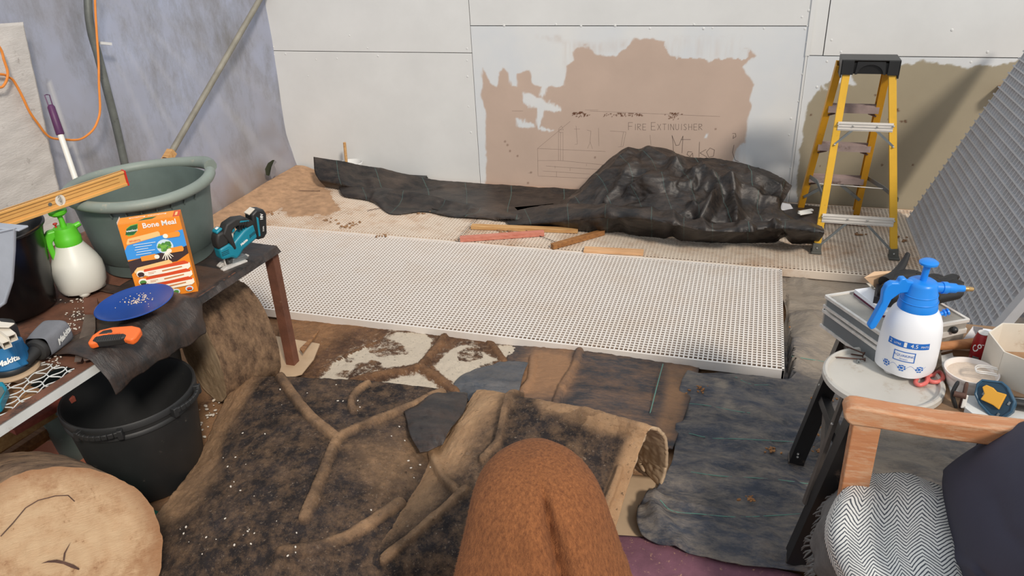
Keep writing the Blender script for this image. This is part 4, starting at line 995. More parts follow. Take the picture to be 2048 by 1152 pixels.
# white patterned sheet lying flat under the grating edge
white = [(625, 775), (660, 735), (720, 700), (760, 672), (830, 664), (900, 668), (960, 680), (1060, 695), (1050, 720), (960, 745), (900, 790), (760, 790)]
def m_pale(P, uv, m):
    s = sdpoly(uv, [(630, 765), (680, 715), (740, 690), (790, 668), (850, 668), (870, 685), (840, 730), (760, 745), (690, 765)])
    s2 = sdpoly(uv, [(868, 735), (900, 700), (930, 690), (960, 700), (1000, 722), (985, 690), (1040, 690), (1060, 700), (960, 735), (915, 775), (880, 750)])
    s3 = sdpoly(uv, [(735, 775), (800, 755), (838, 748), (870, 765), (890, 785), (800, 790)])
    g = np.maximum(np.maximum(sstep(8, -14, s), sstep(8, -14, s2)), sstep(8, -14, s3)*0.9)
    for (a, b, ra, rb, k) in ((775, 700, 46, 20, 1), (735, 735, 30, 14, 1), (938, 712, 26, 14, 1), (690, 750, 26, 8, .7), (700, 722, 12, 8, .8), (875, 690, 16, 8, .8)):
        g *= 1-k*sstep(1.25, 0.6, np.hypot((uv[..., 0]-a)/ra, (uv[..., 1]-b)/rb)+0.5*fbm(P, 14, 3))
    for q_ in (s, s2, s3): g = np.maximum(g, sstep(34, -8, q_)*0.34)
    m[..., 1] = g*(m[..., 0] < 0.25)*0.85; m[..., 0] *= 0.55
    m[..., 0] = np.maximum(m[..., 0], sstep(22, 60, sdpoly(uv, white))*0.6)
    return m
shellsheet('patterned_sheet', [[(560, 640, .012), (740, 648, .012), (900, 660, .012), (1090, 680, .012)], [(560, 700, .02), (740, 700, .03), (900, 706, .03), (1080, 712, .02)], [(600, 770, .02), (740, 770, .035), (900, 776, .035), (1040, 770, .02)], [(600, 850, .008), (740, 850, .01), (900, 850, .01), (1020, 850, .01)]],
           90, 150, 'shell_pale', [([(890, 678), (868, 706), (842, 738)], .022, .02), ([(842, 738), (790, 750), (730, 762), (660, 785)], .022, .02), ([(842, 738), (880, 762), (912, 788)], .022, .018), ([(980, 684), (1008, 724)], .018, .014), ([(640, 745), (700, 712), (760, 684)], .012, .01)],
           'moulded sheet with flaking white paint and brown ribs below the grating edge', 'moulded sheet', m_pale, seed=2)
# black weed fabric in the middle, partly under the grating
def m_mid(P, uv, m):
    s = sdpoly(uv, [(1040, 740), (1070, 700), (1140, 700), (1150, 740), (1130, 790), (1040, 800)])
    m[..., 0] = np.maximum(m[..., 0]*0.6, np.clip(sstep(22, -22, s)*0.95, 0, 0.9))
    s = sdpoly(uv, [(1335, 735), (1390, 735), (1370, 800), (1345, 880), (1310, 880), (1330, 800)])
    m[..., 0] = np.maximum(m[..., 0], sstep(12, -12, s)*(0.7+0.3*fbm(P, 6, 3)))
    return m
shellsheet('weed_fabric', [[(1020, 690, .02), (1130, 700, .03), (1250, 715, .03), (1400, 730, .02)], [(1010, 740, .025), (1130, 750, .04), (1250, 760, .04), (1390, 770, .02)], [(1000, 800, .02), (1130, 800, .04), (1250, 820, .04), (1370, 830, .03)], [(990, 860, .01), (1130, 870, .02), (1250, 880, .02), (1345, 900, .02)]],
           90, 130, 'weed_brown', [([(1160, 705), (1150, 735), (1125, 780), (1110, 820)], .02, .018), ([(1160, 740), (1220, 775), (1290, 825), (1320, 860)], .014, -.02), ([(1065, 715), (1060, 760), (1030, 800)], .018, .014)],
           'muddy black fabric laid flat over a ribbed mould between grating and curled sheet', 'fabric', m_mid, seed=5, amp=0.01, solid=0.003)
MIDF = [G(u, v, z) for u, v, z in ((1326, 728, .05), (1320, 750, .055), (1312, 780, .055), (1304, 812, .05), (1300, 826, .05))]
mb = MB(); mb.tube([Vector(p) for p in crom(np.array([q[:] for q in MIDF]), 20)], 0.002, 5); tag(mb.build('loose_thread', flat('green_thread', 96, 140, 128, 0.7), loc=MIDF[0][:]), 'green thread lying across the muddy black fabric', 'thread')
# grey torn polythene scrap
shellsheet('polythene_scrap', [[(1000, 722, .045), (1030, 722, .045), (1056, 726, .045)], [(940, 742, .05), (990, 748, .055), (1046, 752, .05)], [(908, 768, .045), (960, 775, .055), (1035, 790, .05)], [(912, 800, .03), (960, 806, .04), (1010, 806, .04)]],
           40, 50, 'poly_grey', [([(945, 770), (975, 772), (1010, 774)], .008, -.008)], 'torn grey polythene scrap on the white patterned sheet', 'scrap', seed=9, amp=0.016, solid=0.002)
# big left moulded sheet
def m_left(P, uv, m):
    edge = np.maximum(sstep(95, 12, segdist(uv, [(455, 760), (430, 860), (350, 950), (290, 1080), (250, 1160)])), 0)
    inner = sstep(10, -10, sdpoly(uv, [(520, 760), (445, 880), (440, 960), (470, 1040), (560, 1110), (760, 1060), (930, 960), (930, 790), (560, 755)]))
    m[..., 0] = np.clip(np.maximum(m[..., 0], edge*(1-inner)*(0.75+0.7*fbm(P, 3.3, 4))), 0, 1)
    m[..., 0] *= 1-0.8*sstep(30, 90, np.clip(uv[..., 1]-980, 0, 200))*(1-inner)
    m[..., 2] = np.clip(edge*(1-inner)*sstep(1010, 900, uv[..., 1])*(0.4+1.0*fbm(P, 3.0, 4)), 0, 0.85)
    low = sstep(40, -40, sdpoly(uv, [(700, 900), (900, 850), (870, 930), (760, 1000)]))
    m[..., 0] = np.maximum(m[..., 0], 0.35*low)
    return m
shellsheet('moulded_sheet', [[(468, 770, .10), (500, 757, .13), (560, 757, .15), (740, 764, .15), (880, 782, .12), (935, 800, .06)],
                             [(440, 830, .07), (500, 830, .14), (600, 840, .17), (740, 850, .17), (860, 850, .13), (920, 850, .05)],
                             [(395, 920, .05), (470, 930, .14), (600, 940, .18), (740, 940, .18), (860, 940, .13), (925, 940, .05)],
                             [(340, 1000, .05), (440, 1020, .13), (600, 1040, .17), (740, 1040, .16), (860, 1040, .1), (930, 1040, .04)],
                             [(280, 1090, .04), (400, 1100, .10), (560, 1110, .13), (740, 1120, .12), (860, 1120, .08), (930, 1120, .03)],
                             [(240, 1200, .03), (400, 1200, .06), (560, 1200, .08), (740, 1200, .08), (860, 1200, .06), (930, 1200, .02)]],
           180, 260, 'shell', [([(562, 760), (590, 800), (630, 845), (676, 882)], .020, .022), ([(676, 882), (740, 850), (810, 822), (880, 792)], .020, .022), ([(676, 882), (655, 930), (635, 980), (612, 1042)], .020, .022),
                                ([(735, 770), (712, 790), (702, 812), (708, 830)], .014, .02), ([(452, 860), (442, 930), (448, 985), (475, 1035), (520, 1082), (565, 1105)], .007, -.012), ([(565, 1108), (640, 1095), (720, 1062), (800, 1010)], .022, .014),
                                ([(500, 765), (470, 820), (452, 862)], .010, -.008), ([(565, 1108), (552, 1160)], .02, .012)],
           'large dark moulded sheet with a raised three-way rib, at the left of the ground', 'moulded sheet', m_left, seed=1, amp=0.014)
# crumpled black polythene between the two moulded sheets
shellsheet('polythene_scrap', [[(800, 800, .15), (870, 785, .16), (935, 790, .14)], [(810, 830, .18), (870, 825, .20), (930, 820, .16)], [(820, 870, .20), (865, 865, .22), (900, 860, .20)], [(840, 905, .19), (860, 900, .20), (885, 890, .19)]],
           40, 50, 'poly_black', [], 'crumpled dusty black polythene lying between the two dark moulded sheets', 'scrap', seed=12, amp=0.04, solid=0.002)
# right moulded sheet, arched, with an open rolled end
def m_right(P, uv, m):
    e = sstep(70, 18, segdist(uv, [(975, 780), (930, 830), (900, 890), (850, 940), (760, 1020), (690, 1080), (620, 1160)]))
    m[..., 0] = np.clip(np.maximum(m[..., 0], e*(0.9+0.5*fbm(P, 4, 3))), 0, 1)
    r = sstep(46, 14, segdist(uv, [(1300, 862), (1275, 920), (1250, 990), (1205, 1150)])); m[..., 0] = np.maximum(m[..., 0], r*0.95)
    t = sstep(40, 10, segdist(uv, [(1100, 800), (1200, 835), (1300, 858)])); m[..., 0] = np.maximum(m[..., 0], t*(0.4+0.6*fbm(P, 7, 3)))
    m[..., 2] = np.clip(np.maximum(sstep(46, 14, segdist(uv, [(960, 785), (925, 835), (895, 885), (850, 930), (760, 1012), (690, 1072), (610, 1160)])), np.maximum(r, 0.6*t*(fbm(P, 8, 3) > 0)))*(0.75+0.5*fbm(P, 5, 3)), 0, 0.95)
    a = sstep(30, -40, sdpoly(uv, [(850, 930), (960, 800), (1010, 830), (930, 960), (800, 1060), (760, 1030)])); m[..., 0] = np.maximum(m[..., 0], a*(0.45+0.9*fbm(P, 5, 4)))
    return m
rightrows = [[(590, 1200, .03), (760, 1200, .03), (920, 1200, .03), (1080, 1190, .02), (1196, 1165, .0)],
             [(640, 1130, .07), (780, 1120, .13), (940, 1090, .16), (1120, 1040, .15), (1232, 1050, .12)],
             [(740, 1030, .10), (860, 1000, .18), (990, 960, .22), (1150, 925, .23), (1262, 955, .21)],
             [(850, 925, .12), (920, 900, .20), (1020, 865, .26), (1160, 850, .29), (1284, 890, .28)],
             [(905, 850, .13), (950, 820, .20), (1040, 802, .27), (1160, 815, .32), (1300, 858, .33)],
             [(950, 785, .12), (975, 784, .15), (1050, 796, .22), (1170, 822, .27), (1318, 860, .305)],
             [(955, 783, .02), (985, 786, .02), (1060, 800, .1), (1180, 830, .2), (1334, 880, .24)],
             [(960, 782, .0), (1000, 790, .0), (1070, 806, .02), (1200, 850, .08), (1336, 930, .1)],
             [(960, 784, .0), (1000, 796, .0), (1080, 816, .0), (1210, 870, .0), (1326, 972, .01)]]
shellsheet('moulded_sheet', rightrows, 220, 220, 'shell', [([(1040, 805), (1005, 860), (985, 900), (968, 922)], .020, .022), ([(862, 905), (885, 950), (915, 985)], .018, .018), ([(930, 982), (880, 1030), (820, 1080), (770, 1120)], .020, .02),
                                ([(1240, 940), (1222, 985), (1195, 1040)], .016, .02), ([(1270, 882), (1190, 930), (1150, 965)], .010, -.014), ([(665, 1095), (680, 1130), (690, 1170)], .016, .02)],
           'dark moulded sheet with a tan curled edge and open rolled right end', 'moulded sheet', m_right, seed=3, amp=0.010, solid=0.012, inner='inner_tan')
# tan fibreglass floor piece inside and beyond the rolled end
P = surf([[(1180, 940, .005), (1260, 950, .005), (1345, 960, .005)], [(1180, 1010, .006), (1260, 1010, .006), (1345, 1015, .006)], [(1170, 1100, .006), (1260, 1100, .006), (1345, 1110, .006)]], 16, 16)
tag(sheet('fibreglass_offcut', P, 'inner_tan', solid=0.004), 'bare tan fibreglass sheet on the ground under the rolled end', 'sheet')
P = surf([[(1150, 1070, .008), (1240, 1072, .008), (1330, 1082, .009), (1450, 1115, .008), (1600, 1150, .008)], [(1100, 1130, .008), (1240, 1130, .009), (1330, 1130, .009), (1450, 1150, .008), (1620, 1170, .008)], [(1050, 1230, .008), (1240, 1230, .008), (1330, 1230, .008), (1450, 1230, .008), (1700, 1230, .008)]], 20, 30)
tag(sheet('purple_mat', P, 'purple', solid=0.004), 'dusty purple mat at the bottom edge beside the brown fleece', 'mat')
# big weed membrane at the right
def m_mem(P, uv, m):
    far = sstep(50, -40, sdpoly(uv, [(1560, 500), (1900, 500), (1900, 800), (1680, 800), (1610, 760), (1600, 690), (1560, 660)]))
    m[..., 0] = np.clip(np.maximum(m[..., 0]*0.3, far*(0.75+0.45*fbm(P, 3.5, 4))), 0, 1)
    r = sstep(30, -50, sdpoly(uv, [(1700, 830), (1950, 850), (1950, 1000), (1700, 960)])); m[..., 0] = np.maximum(m[..., 0], r*(0.3+0.8*fbm(P, 4, 4)))
    for c_, s_ in (((1640, 850), 22), ((1645, 790), 18), ((1440, 780), 14), ((1460, 815), 14)):
        m[..., 0] = np.maximum(m[..., 0], sstep(s_*1.6, s_*0.4, np.hypot(uv[..., 0]-c_[0], uv[..., 1]-c_[1]))*(0.4+0.8*fbm(P, 18, 3)))
    return m
rows = [[(1545, 548, .022), (1640, 556, .022), (1760, 566, .022), (1900, 580, .02), (2150, 600, .02)],
        [(1570, 640, .02), (1640, 640, .03), (1760, 640, .03), (1900, 660, .02), (2150, 680, .02)],
        [(1460, 735, .015), (1580, 712, .04), (1760, 720, .03), (1900, 740, .02), (2150, 760, .02)],
        [(1372, 752, .02), (1500, 770, .035), (1640, 790, .03), (1850, 810, .02), (2150, 850, .02)],
        [(1352, 850, .02), (1480, 860, .03), (1620, 880, .03), (1850, 900, .02), (2150, 930, .02)],
        [(1342, 930, .03), (1470, 950, .03), (1620, 960, .03), (1850, 980, .02), (2150, 1010, .02)],
        [(1280, 1010, .04), (1440, 1020, .03), (1600, 1040, .03), (1850, 1060, .02), (2150, 1100, .02)],
        [(1282, 1062, .05), (1440, 1090, .03), (1600, 1100, .03), (1850, 1130, .02), (2150, 1180, .02)],
        [(1340, 1098, .02), (1460, 1128, .02), (1600, 1150, .02), (1850, 1220, .02), (2150, 1260, .02)]]
P = surf(rows, 170, 150); uv = proj(P)
w = P+0.2*np.stack([fbm(P, 2, 2), fbm(P+7, 2, 2), 0*P[..., 0]], -1)
P[..., 2] += 0.034*ridged(w*np.array([1, 2.2, 1]), 3.0, 3)*sstep(1.6, 1.2, P[..., 0])+0.006*ridged(w*np.array([1, 2.5, 1]), 16, 2)
hb = sstep(0.16, 0.0, segdist(P[..., :2], [G(1575, 722, .03)[:2], G(1600, 690, .03)[:2], G(1625, 640, .03)[:2]])); P[..., 2] += 0.05*hb
hb = sstep(0.05, 0.0, segdist(P[..., :2], [G(1300, 1000, .03)[:2], G(1310, 1050, .03)[:2], G(1350, 1090, .03)[:2]])); P[..., 2] += 0.03*hb*(0.5+ridged(P, 14, 2))
P[..., 2] = np.clip(P[..., 2]-0.012, 0.012, None)
# keep it below the grating panels
under = (P[..., 0] < xA+0.03) & (P[..., 1] > yF-0.03); P[..., 2] = np.where(under, 0.010, P[..., 2])
under = (P[..., 1] > yS-0.02); P[..., 2] = np.where(under, 0.010, P[..., 2])
o = sheet('weed_fabric', P, 'weed_blue', m_mem(P, uv, np.zeros(P.shape)), uvs=(1, 1), solid=0.003, smooth=80)
tag(o, 'wide blue-black weed fabric on the ground running under the workbench legs', 'fabric')
# green stitched lines in the membrane
def stitch(pts, o, r=0.0017):
    kt = P.reshape(-1, 3); ku = proj(kt); q = []
    for (u, v) in crom(np.array([(a, b, 0) for a, b in pts], float), 30)[:, :2]:
        k = np.argmin(np.hypot(ku[:, 0]-u, ku[:, 1]-v)); q.append(G(u, v, kt[k][2]+0.003))
    mb = MB(); mb.tube(q, r, 5); mb.build('stitch_line', flat('green_stitch%d' % len(pts), 96, 140, 128, 0.7), o, world=True)
for pts in ([(1375, 866), (1420, 876), (1480, 878), (1590, 884)], [(1370, 806), (1420, 812), (1470, 822), (1500, 826)], [(1460, 748), (1500, 768), (1540, 770)], [(1382, 944), (1440, 952), (1540, 958), (1620, 968)], [(1320, 1000), (1345, 1022), (1400, 1028), (1480, 1034), (1600, 1028)], [(1580, 712), (1640, 722), (1690, 730)]):
    stitch(pts, o)
crumbs('bark_crumbs', 'bark crumbs and dry grass scattered over the blue-black fabric', [(1640, 855), (1650, 870), (1645, 790), (1640, 800), (1660, 800), (1590, 650), (1620, 655), (1395, 780), (1640, 900), (1660, 915), (1500, 1000), (1540, 900)], 0.04, 0.005, 'pine_brown', n=14, sp=9)
crumbs('pale_grit', 'pale grit scattered over the dark moulded sheets', [(600, 800), (720, 880), (560, 900), (800, 930), (650, 1000), (480, 960), (540, 1080), (1080, 850), (1120, 870), (880, 880), (980, 950), (430, 1090)], 0.17, 0.0030, 'soil_chip', n=10, sp=60)
# brown board edges and bits sticking up by the rusty leg
def chunk(name, poly, z, th_, mat, label, cat, tilt=0):
    q = [G(*p, z) for p in poly]; c = sum(q, Vector())/len(q)
    mb = MB(); mb.prism([(p.x-c.x, p.y-c.y) for p in q], 0, th_, R(tilt, 'X')); return tag(mb.build(name, mat, loc=None, smooth=0, bevel=0.002), label, cat)if False else _place(mb, name, mat, c, label, cat)
def _place(mb, name, mat, c, label, cat):
    o = mb.build(name, mat, smooth=0, bevel=0.0015); o.location = c; return tag(o, label, cat)
chunk('curved_offcut', [(515, 668), (560, 676), (640, 690), (628, 720), (604, 750), (560, 762), (520, 700)], 0.05, 0.008, 'inner_tan', 'grey-tan curved fibreglass offcut on the soil beside the rusty leg', 'offcut')
chunk('split_slat', [(600, 700), (640, 662), (636, 668), (606, 708)], 0.09, 0.01, 'oldtimber', 'splintered grey slat leaning by the rusty bench leg', 'slat')
crumbs('wood_chips', 'pale wood chips scattered on the soil between the black planter and the log', [(420, 830), (410, 860), (405, 900), (430, 850), (640, 650), (440, 800)], 0.003, 0.006, 'soil_chip', n=12, sp=14)
# ================================================================ STEEL BENCH AT THE LEFT
foot = G(590, 747, 0); ZB = zup(foot, 548, 497)
cnr = G(550, 495, ZB); nr = G(0, 850, ZB)
ea = (nr-cnr).normalized(); eb = Vector((ea.y, -ea.x, 0))     # ea runs toward the camera, eb away to the left
if eb.x > 0: eb = -eb
Mb = basis(cnr, ea, eb, (0, 0, 1)) if ea.cross(eb).z > 0 else basis(cnr, ea, eb, (0, 0, 1))
LEN, DEP = 1.75, 0.98
bench = thing('steel_bench', 'long rusty steel bench with a chipped white edge along the left side', 'bench', tuple(cnr)[:2]+(0,))
def BP(a, b, z=0.0): return cnr+ea*a+eb*b+Vector((0, 0, z))
def bb(a0, a1, b0, b1, z0, z1, mb=None):
    mb = mb or MB(); v = [BP(a, b, z) for z in (z0, z1) for a, b in ((a0, b0), (a1, b0), (a1, b1), (a0, b1))]
    return mb.add(v, [(0, 1, 2, 3), (7, 6, 5, 4), (0, 4, 5, 1), (1, 5, 6, 2), (2, 6, 7, 3), (3, 7, 4, 0)])
def acoord(u, v): 
    p = G(u, v, ZB)-cnr; return p.dot(ea), p.dot(eb)
amesh = acoord(150, 735)[0]
mb = bb(0.0, LEN, 0, 0.004, -0.034, 0.0); mb.build('edge_angle', 'white_metal', bench, world=True, smooth=0)
mb = bb(0.0, LEN, 0.0, 0.036, -0.003, 0.0008); mb.build('edge_flange', 'rust_plate', bench, world=True, smooth=0)
mb = bb(0.0, 0.004, 0, DEP, -0.034, 0.0); mb.build('edge_angle', 'rust', bench, world=True, smooth=0)
mb = bb(0.0, amesh, 0.036, DEP, -0.006, -0.001); mb.build('top_plate', 'rust_plate', bench, world=True, smooth=0)
mb = bb(amesh, LEN, 0.30, DEP, -0.006, -0.001); mb.build('top_plate', 'rust_plate', bench, world=True, smooth=0)
# woven mesh inset in the near part of the top
mb = MB(); A0, A1, B0, B1 = amesh+0.004, LEN, 0.034, 0.30
k = 0; b = B0+0.01
while b < B1:
    pts = [BP(a, b+0.0055*math.sin((a-A0)/0.042*PI+k*PI), -0.002+0.0015*math.sin((a-A0)/0.042*PI+k*PI)) for a in np.arange(A0, A1, 0.0105)]
    mb.tube(pts, 0.0021, 5); b += 0.032; k += 1
a = A0+0.012; k = 0
while a < A1:
    pts = [BP(a+0.006*math.sin((bb_-B0)/0.032*PI+k*PI), bb_, -0.002-0.0015*math.sin((bb_-B0)/0.032*PI)) for j, bb_ in enumerate(np.arange(B0, B1, 0.008))]
    mb.tube(pts, 0.0021, 5); a += 0.042; k += 1
mb.build('crimped_mesh', 'white_metal', bench, world=True, kind='stuff')
mb = bb(amesh+0.10, LEN, 0.04, 0.29, -0.03, -0.024); mb.build('shelf_board', 'oldtimber', bench, world=True, smooth=0)
# legs of angle steel
ang_ = [(-0.021, -0.021), (0.021, -0.021), (0.021, -0.016), (-0.016, -0.016), (-0.016, 0.021), (-0.021, 0.021)]
lt = BP(0.012, 0.018, 0.002)
mb = MB(); mb.beam((foot.x, foot.y, 0), lt, [(-x, y) for x, y in ang_][::-1], up=(0, 1, 0)); mb.build('leg', 'rust', bench, world=True, smooth=0)
for (a, b) in ((0.03, DEP-0.02), (LEN-0.05, 0.03), (LEN-0.05, DEP-0.03)):
    p = BP(a, b); mb = MB(); mb.beam((p.x, p.y, 0), (p.x, p.y, ZB), ang_, up=(0, 1, 0)); mb.build('leg', 'rust', bench, world=True, smooth=0)
# black polythene laid over the bench and hanging down the edge
a0 = acoord(170, 730)[0]; a1 = acoord(392, 600)[0]
na, nb = 120, 70
As = np.linspace(-0.005, a0, na); P = np.zeros((na, nb, 3))
for i, a in enumerate(As):
    lump = float(sstep(a1-0.02, a1+0.05, a)); drop = (0.045*(1-lump)*(0.5+0.5*math.sin(a*40))+lump*(0.10+0.035*math.sin(a*22+1))) if a < a0-0.03 else 0.09
    drop = 0.022*(1-lump)+lump*(0.095+0.010*math.sin((a-a1)*13+0.4)+0.004*math.sin((a-a1)*61))
    for j in range(nb):
        s = j/(nb-1)
        top = 0.42
        if s < 0.62: b = 0.50*(1-s/0.62)+(-0.004)*(s/0.62); z = 0.0035+0.045*lump*math.exp(-((b-0.06)/0.09)**2)*(0.7+0.3*math.sin(a*30))
        else:
            t_ = (s-0.62)/0.38; z0_ = 0.0035+0.045*lump*math.exp(-((0.06)/0.09)**2)*(0.7+0.3*math.sin(a*30)); b = -0.006-0.045*lump*math.sin(min(1, t_*1.3)*PI*0.5)-0.012*t_; z = z0_*(1-t_)-drop*t_
        P[i, j] = BP(a, b, z)[:]
nz = fbm(P, 9, 4)*0.007+0.005*ridged(P, 16, 3)
Nn = normals(P); flatp = (np.linspace(0, 1, nb)[None, :] < 0.6)
P = P+Nn*np.where(flatp, np.abs(nz)*0.6, nz)[..., None]
keepm = np.ones((na, nb), bool)
bbv = (P-np.array(cnr[:]))@np.array(eb[:]); aav = (P-np.array(cnr[:]))@np.array(ea[:])
keepm &= ~((bbv > 0.22+0.05*fbm(P, 6, 3)) & (aav > a1+0.06)); keepm &= ~((bbv > 0.36) & (aav < a1))
mk = np.zeros(P.shape); mk[..., 0] = np.clip(0.35+0.9*fbm(P, 5, 4), 0, 0.6)*flatp*(aav > 0.25)
tag(sheet('polythene_cover', P, 'poly_black', mk, solid=0.0015, smooth=70, keep=keepm), 'torn black polythene cover draped over the bench edge', 'polythene')
crumbs('white_chips', 'white grit and chips scattered on the rusty bench top', [(150, 630), (125, 660), (160, 600), (120, 690), (145, 700), (100, 720), (180, 620), (140, 650)], ZB+0.002, 0.0030, 'soil_chip', n=22, sp=15)
# ---- big grey-green tub
zt = ZB+0.004
rc = (291, 363); bc = (322, 512)
tb = G(bc[0], bc[1], zt); htub = zup(tb, 280, 366)-zt
def obj_at(tbx, z): return proj((tbx.x, tbx.y, z))
tubH = 0.318; RT = 0.262
t = thing('large_tub', 'large round grey-green plastic tub with a rolled rim on the bench', 'tub', (tb.x, tb.y, zt))
prof = [(0, 0), (0.205, 0), (0.212, 0.004), (0.216, 0.05), (0.222, 0.056), (0.236, 0.16), (0.246, 0.25), (0.252, tubH-0.03), (0.250, tubH-0.012)]
mb = MB(); mb.lathe(prof+[(0.246, tubH-0.012), (0.240, 0.25), (0.230, 0.15), (0.205, 0.012), (0, 0.012)], 72, fn=lambda a, z: 1+0.012*math.sin(2*a+0.7)*(z/tubH)); mb.build('tub_body', 'green_tub', t)
n = 72; mb = MB(); rim = []
hcut = math.atan2(*(Vector((G(395, 345, zt+tubH)[:]))-tb).yx) if True else 0
for k in range(n+1):
    a = hcut+0.14+(2*PI-0.28)*k/n
    lobe = 0.022*math.exp(-((a-hcut-0.35)/0.35)**2)
    rr_ = RT+lobe; rim.append((rr_*math.cos(a), rr_*math.sin(a), tubH+0.006*math.sin(a*2)))
mb.tube(rim, [0.0215+0.006*math.exp(-((k/n-0.03)/0.05)**2) for k in range(n+1)], 12); mb.build('rolled_rim', 'green_rim', t)
for k in range(7):
    mb = MB(); a = math.radians(-75+k*12); mb.beam((0.249*math.cos(a), 0.249*math.sin(a), tubH-0.045), (0.262*math.cos(a), 0.262*math.sin(a), tubH-0.012), (0.004, 0.012), up=(math.cos(a), math.sin(a), 0)); mb.build('rim_rib', 'green_tub', t)
mb = MB(); a = hcut; q = Vector((0.252*math.cos(a), 0.252*math.sin(a), tubH-0.01)); tan_ = Vector((-math.sin(a), math.cos(a), 0))
mb.tube([q-tan_*0.03, q-tan_*0.028+Vector((0, 0, -0.025)), q+Vector((0, 0, -0.035)), q+tan_*0.028+Vector((0, 0, -0.025)), q+tan_*0.03], 0.007, 8); mb.build('handle_notch', 'green_tub', t)
# crumpled paper-like scraps hanging inside
mb = MB()
for k in range(10):
    p = Vector((-0.08+0.02*k, 0.09+0.01*math.sin(k), tubH-0.10-0.012*k%0.05)); mb.ball(p, 0.010+0.006*random.random(), 6, 0, None, (1, 1, 1.4))
# ---- spirit level lying across tub and black bucket
e1 = Vector((tb.x, tb.y, 0)); lz = zt+tubH+0.036
p0 = G(256, 369, lz); p1 = G(-60, 478, lz-0.03)
d = (p1-p0).normalized(); zup_ = Vector((0, 0, 1)); n_ = d.cross(zup_).normalized()
L = (p1-p0).length+0.12
Hl = 0.057
lv = thing('spirit_level', 'yellow metal spirit level resting on the big tub rim', 'level', tuple(p0))
def LB(s0, s1, h0, h1, w, off=0.0, mat='level', name='bar', bevel=0.001):
    mb = MB(); c = [p0+d*s+zup_*h+n_*(off+k*w/2) for k in (-1, 1) for s, h in ((s0, h0), (s1, h0), (s1, h1), (s0, h1))]
    mb.add(c, [(3, 2, 1, 0), (4, 5, 6, 7), (0, 1, 5, 4), (1, 2, 6, 5), (2, 3, 7, 6), (3, 0, 4, 7)]); return mb.build(name, mat, lv, world=True, smooth=0, bevel=bevel)
LB(0.006, L, 0, Hl, 0.016, 0, 'level', 'web'); LB(0.006, L, 0.0, 0.010, 0.026, 0, 'level', 'flange'); LB(0.006, L, Hl-0.008, Hl, 0.026, 0, 'level', 'flange')
LB(0, 0.006, -0.001, Hl+0.001, 0.028, 0, 'red', 'end_cap')
for h in (0.022, 0.036): LB(0.03, L, h-0.0009, h+0.0009, 0.0175, 0, 'level_dark', 'groove', 0)
ns = n_ if (Vector(CAM)-p0).dot(n_) > 0 else -n_
sv = (G(118, 398, lz+0.02)-p0).dot(d)
MM = basis(p0+d*sv+zup_*Hl*0.5+ns*0.0085, d, zup_, ns if d.cross(zup_).dot(ns) > 0 else -ns)
mb = MB(); mb.prism([(0.017*math.cos(t_), 0.021*math.sin(t_)) for t_ in np.linspace(0, 2*PI, 25)[:-1]], -0.001, 0.0025, MM); mb.build('vial_housing', 'card_white', lv, world=True, smooth=0)
mb = MB(); mb.prism([(0.008*math.cos(t_), 0.017*math.sin(t_)) for t_ in np.linspace(0, 2*PI, 25)[:-1]], -0.001, 0.0035, MM); mb.build('vial', flat('vial_glass', 150, 140, 110, 0.15), lv, world=True, smooth=0)
mb = MB(); mb.prism([(0.036+0.0065*math.cos(t_), -0.002+0.0065*math.sin(t_)) for t_ in np.linspace(0, 2*PI, 17)[:-1]], -0.001, 0.002, MM); mb.build('hang_hole', 'grey_rubber', lv, world=True, smooth=0)
# ---- black tub at the far left with tray in front
bt_c = G(28, 628, zt); bt_c = Vector((bt_c.x-0.03, bt_c.y+0.03, zt))
t = thing('black_tub', 'glossy black flexible tub at the far left of the bench under the level', 'tub', tuple(bt_c))
hbt = 0.315; prof = [(0, 0), (0.125, 0), (0.140, 0.01)]
for k in range(1, 12): prof.append((0.140+0.036*k/12+0.0012*(k % 2), 0.01+(hbt-0.02)*k/12))
prof += [(0.180, hbt-0.012), (0.187, hbt-0.008), (0.187, hbt-0.002), (0.181, hbt), (0.176, hbt-0.006), (0.136, 0.014), (0, 0.014)]
mb = MB(); mb.lathe(prof, 56); mb.build('tub_body', 'black_gloss', t)
# moving it so that its rim's right edge is seen where the photograph has it
pr = proj((bt_c.x+0.187, bt_c.y, zt+hbt)); 
q = [(-70, 452, .9), (0, 440, .9), (44, 448, .9), (30, 560, .80), (10, 606, .74), (-4, 616, .73), (-70, 616, .73)]
ty = bt_c.y-0.235
tp = [GY(u, v, ty) for u, v in ((-90, 462), (0, 462), (32, 456), (30, 500), (26, 560), (12, 604), (-2, 614), (-90, 618))]
c = sum(tp, Vector())/len(tp)
t = thing('plastic_tray', 'cloudy grey plastic tray standing on end before the black tub', 'tray', tuple(c))
mb = MB(); mb.prism([(p.x-c.x, p.z-c.z) for p in tp], 0, 0.004, basis((0, 0, 0), (1, 0, 0), (0, 0, 1), (0, -1, 0))); mb.build('tray_floor', 'tray', t, smooth=0, bevel=0.001)
rimp = [Vector((p.x-c.x, -0.004, p.z-c.z)) for p in tp]
mb = MB(); mb.tube([rimp[k] for k in (1, 2, 3, 4, 5, 6)], 0.005, 8); mb.build('tray_lip', 'tray', t)
mb = MB(); a_ = GY(36, 447, ty)-c; mb.box(((rimp[0].x+a_.x)/2, 0.012, rimp[1].z+0.010), (a_.x-rimp[0].x, 0.035, 0.006)); mb.build('tray_lip', 'tray', t, smooth=0, bevel=0.002)
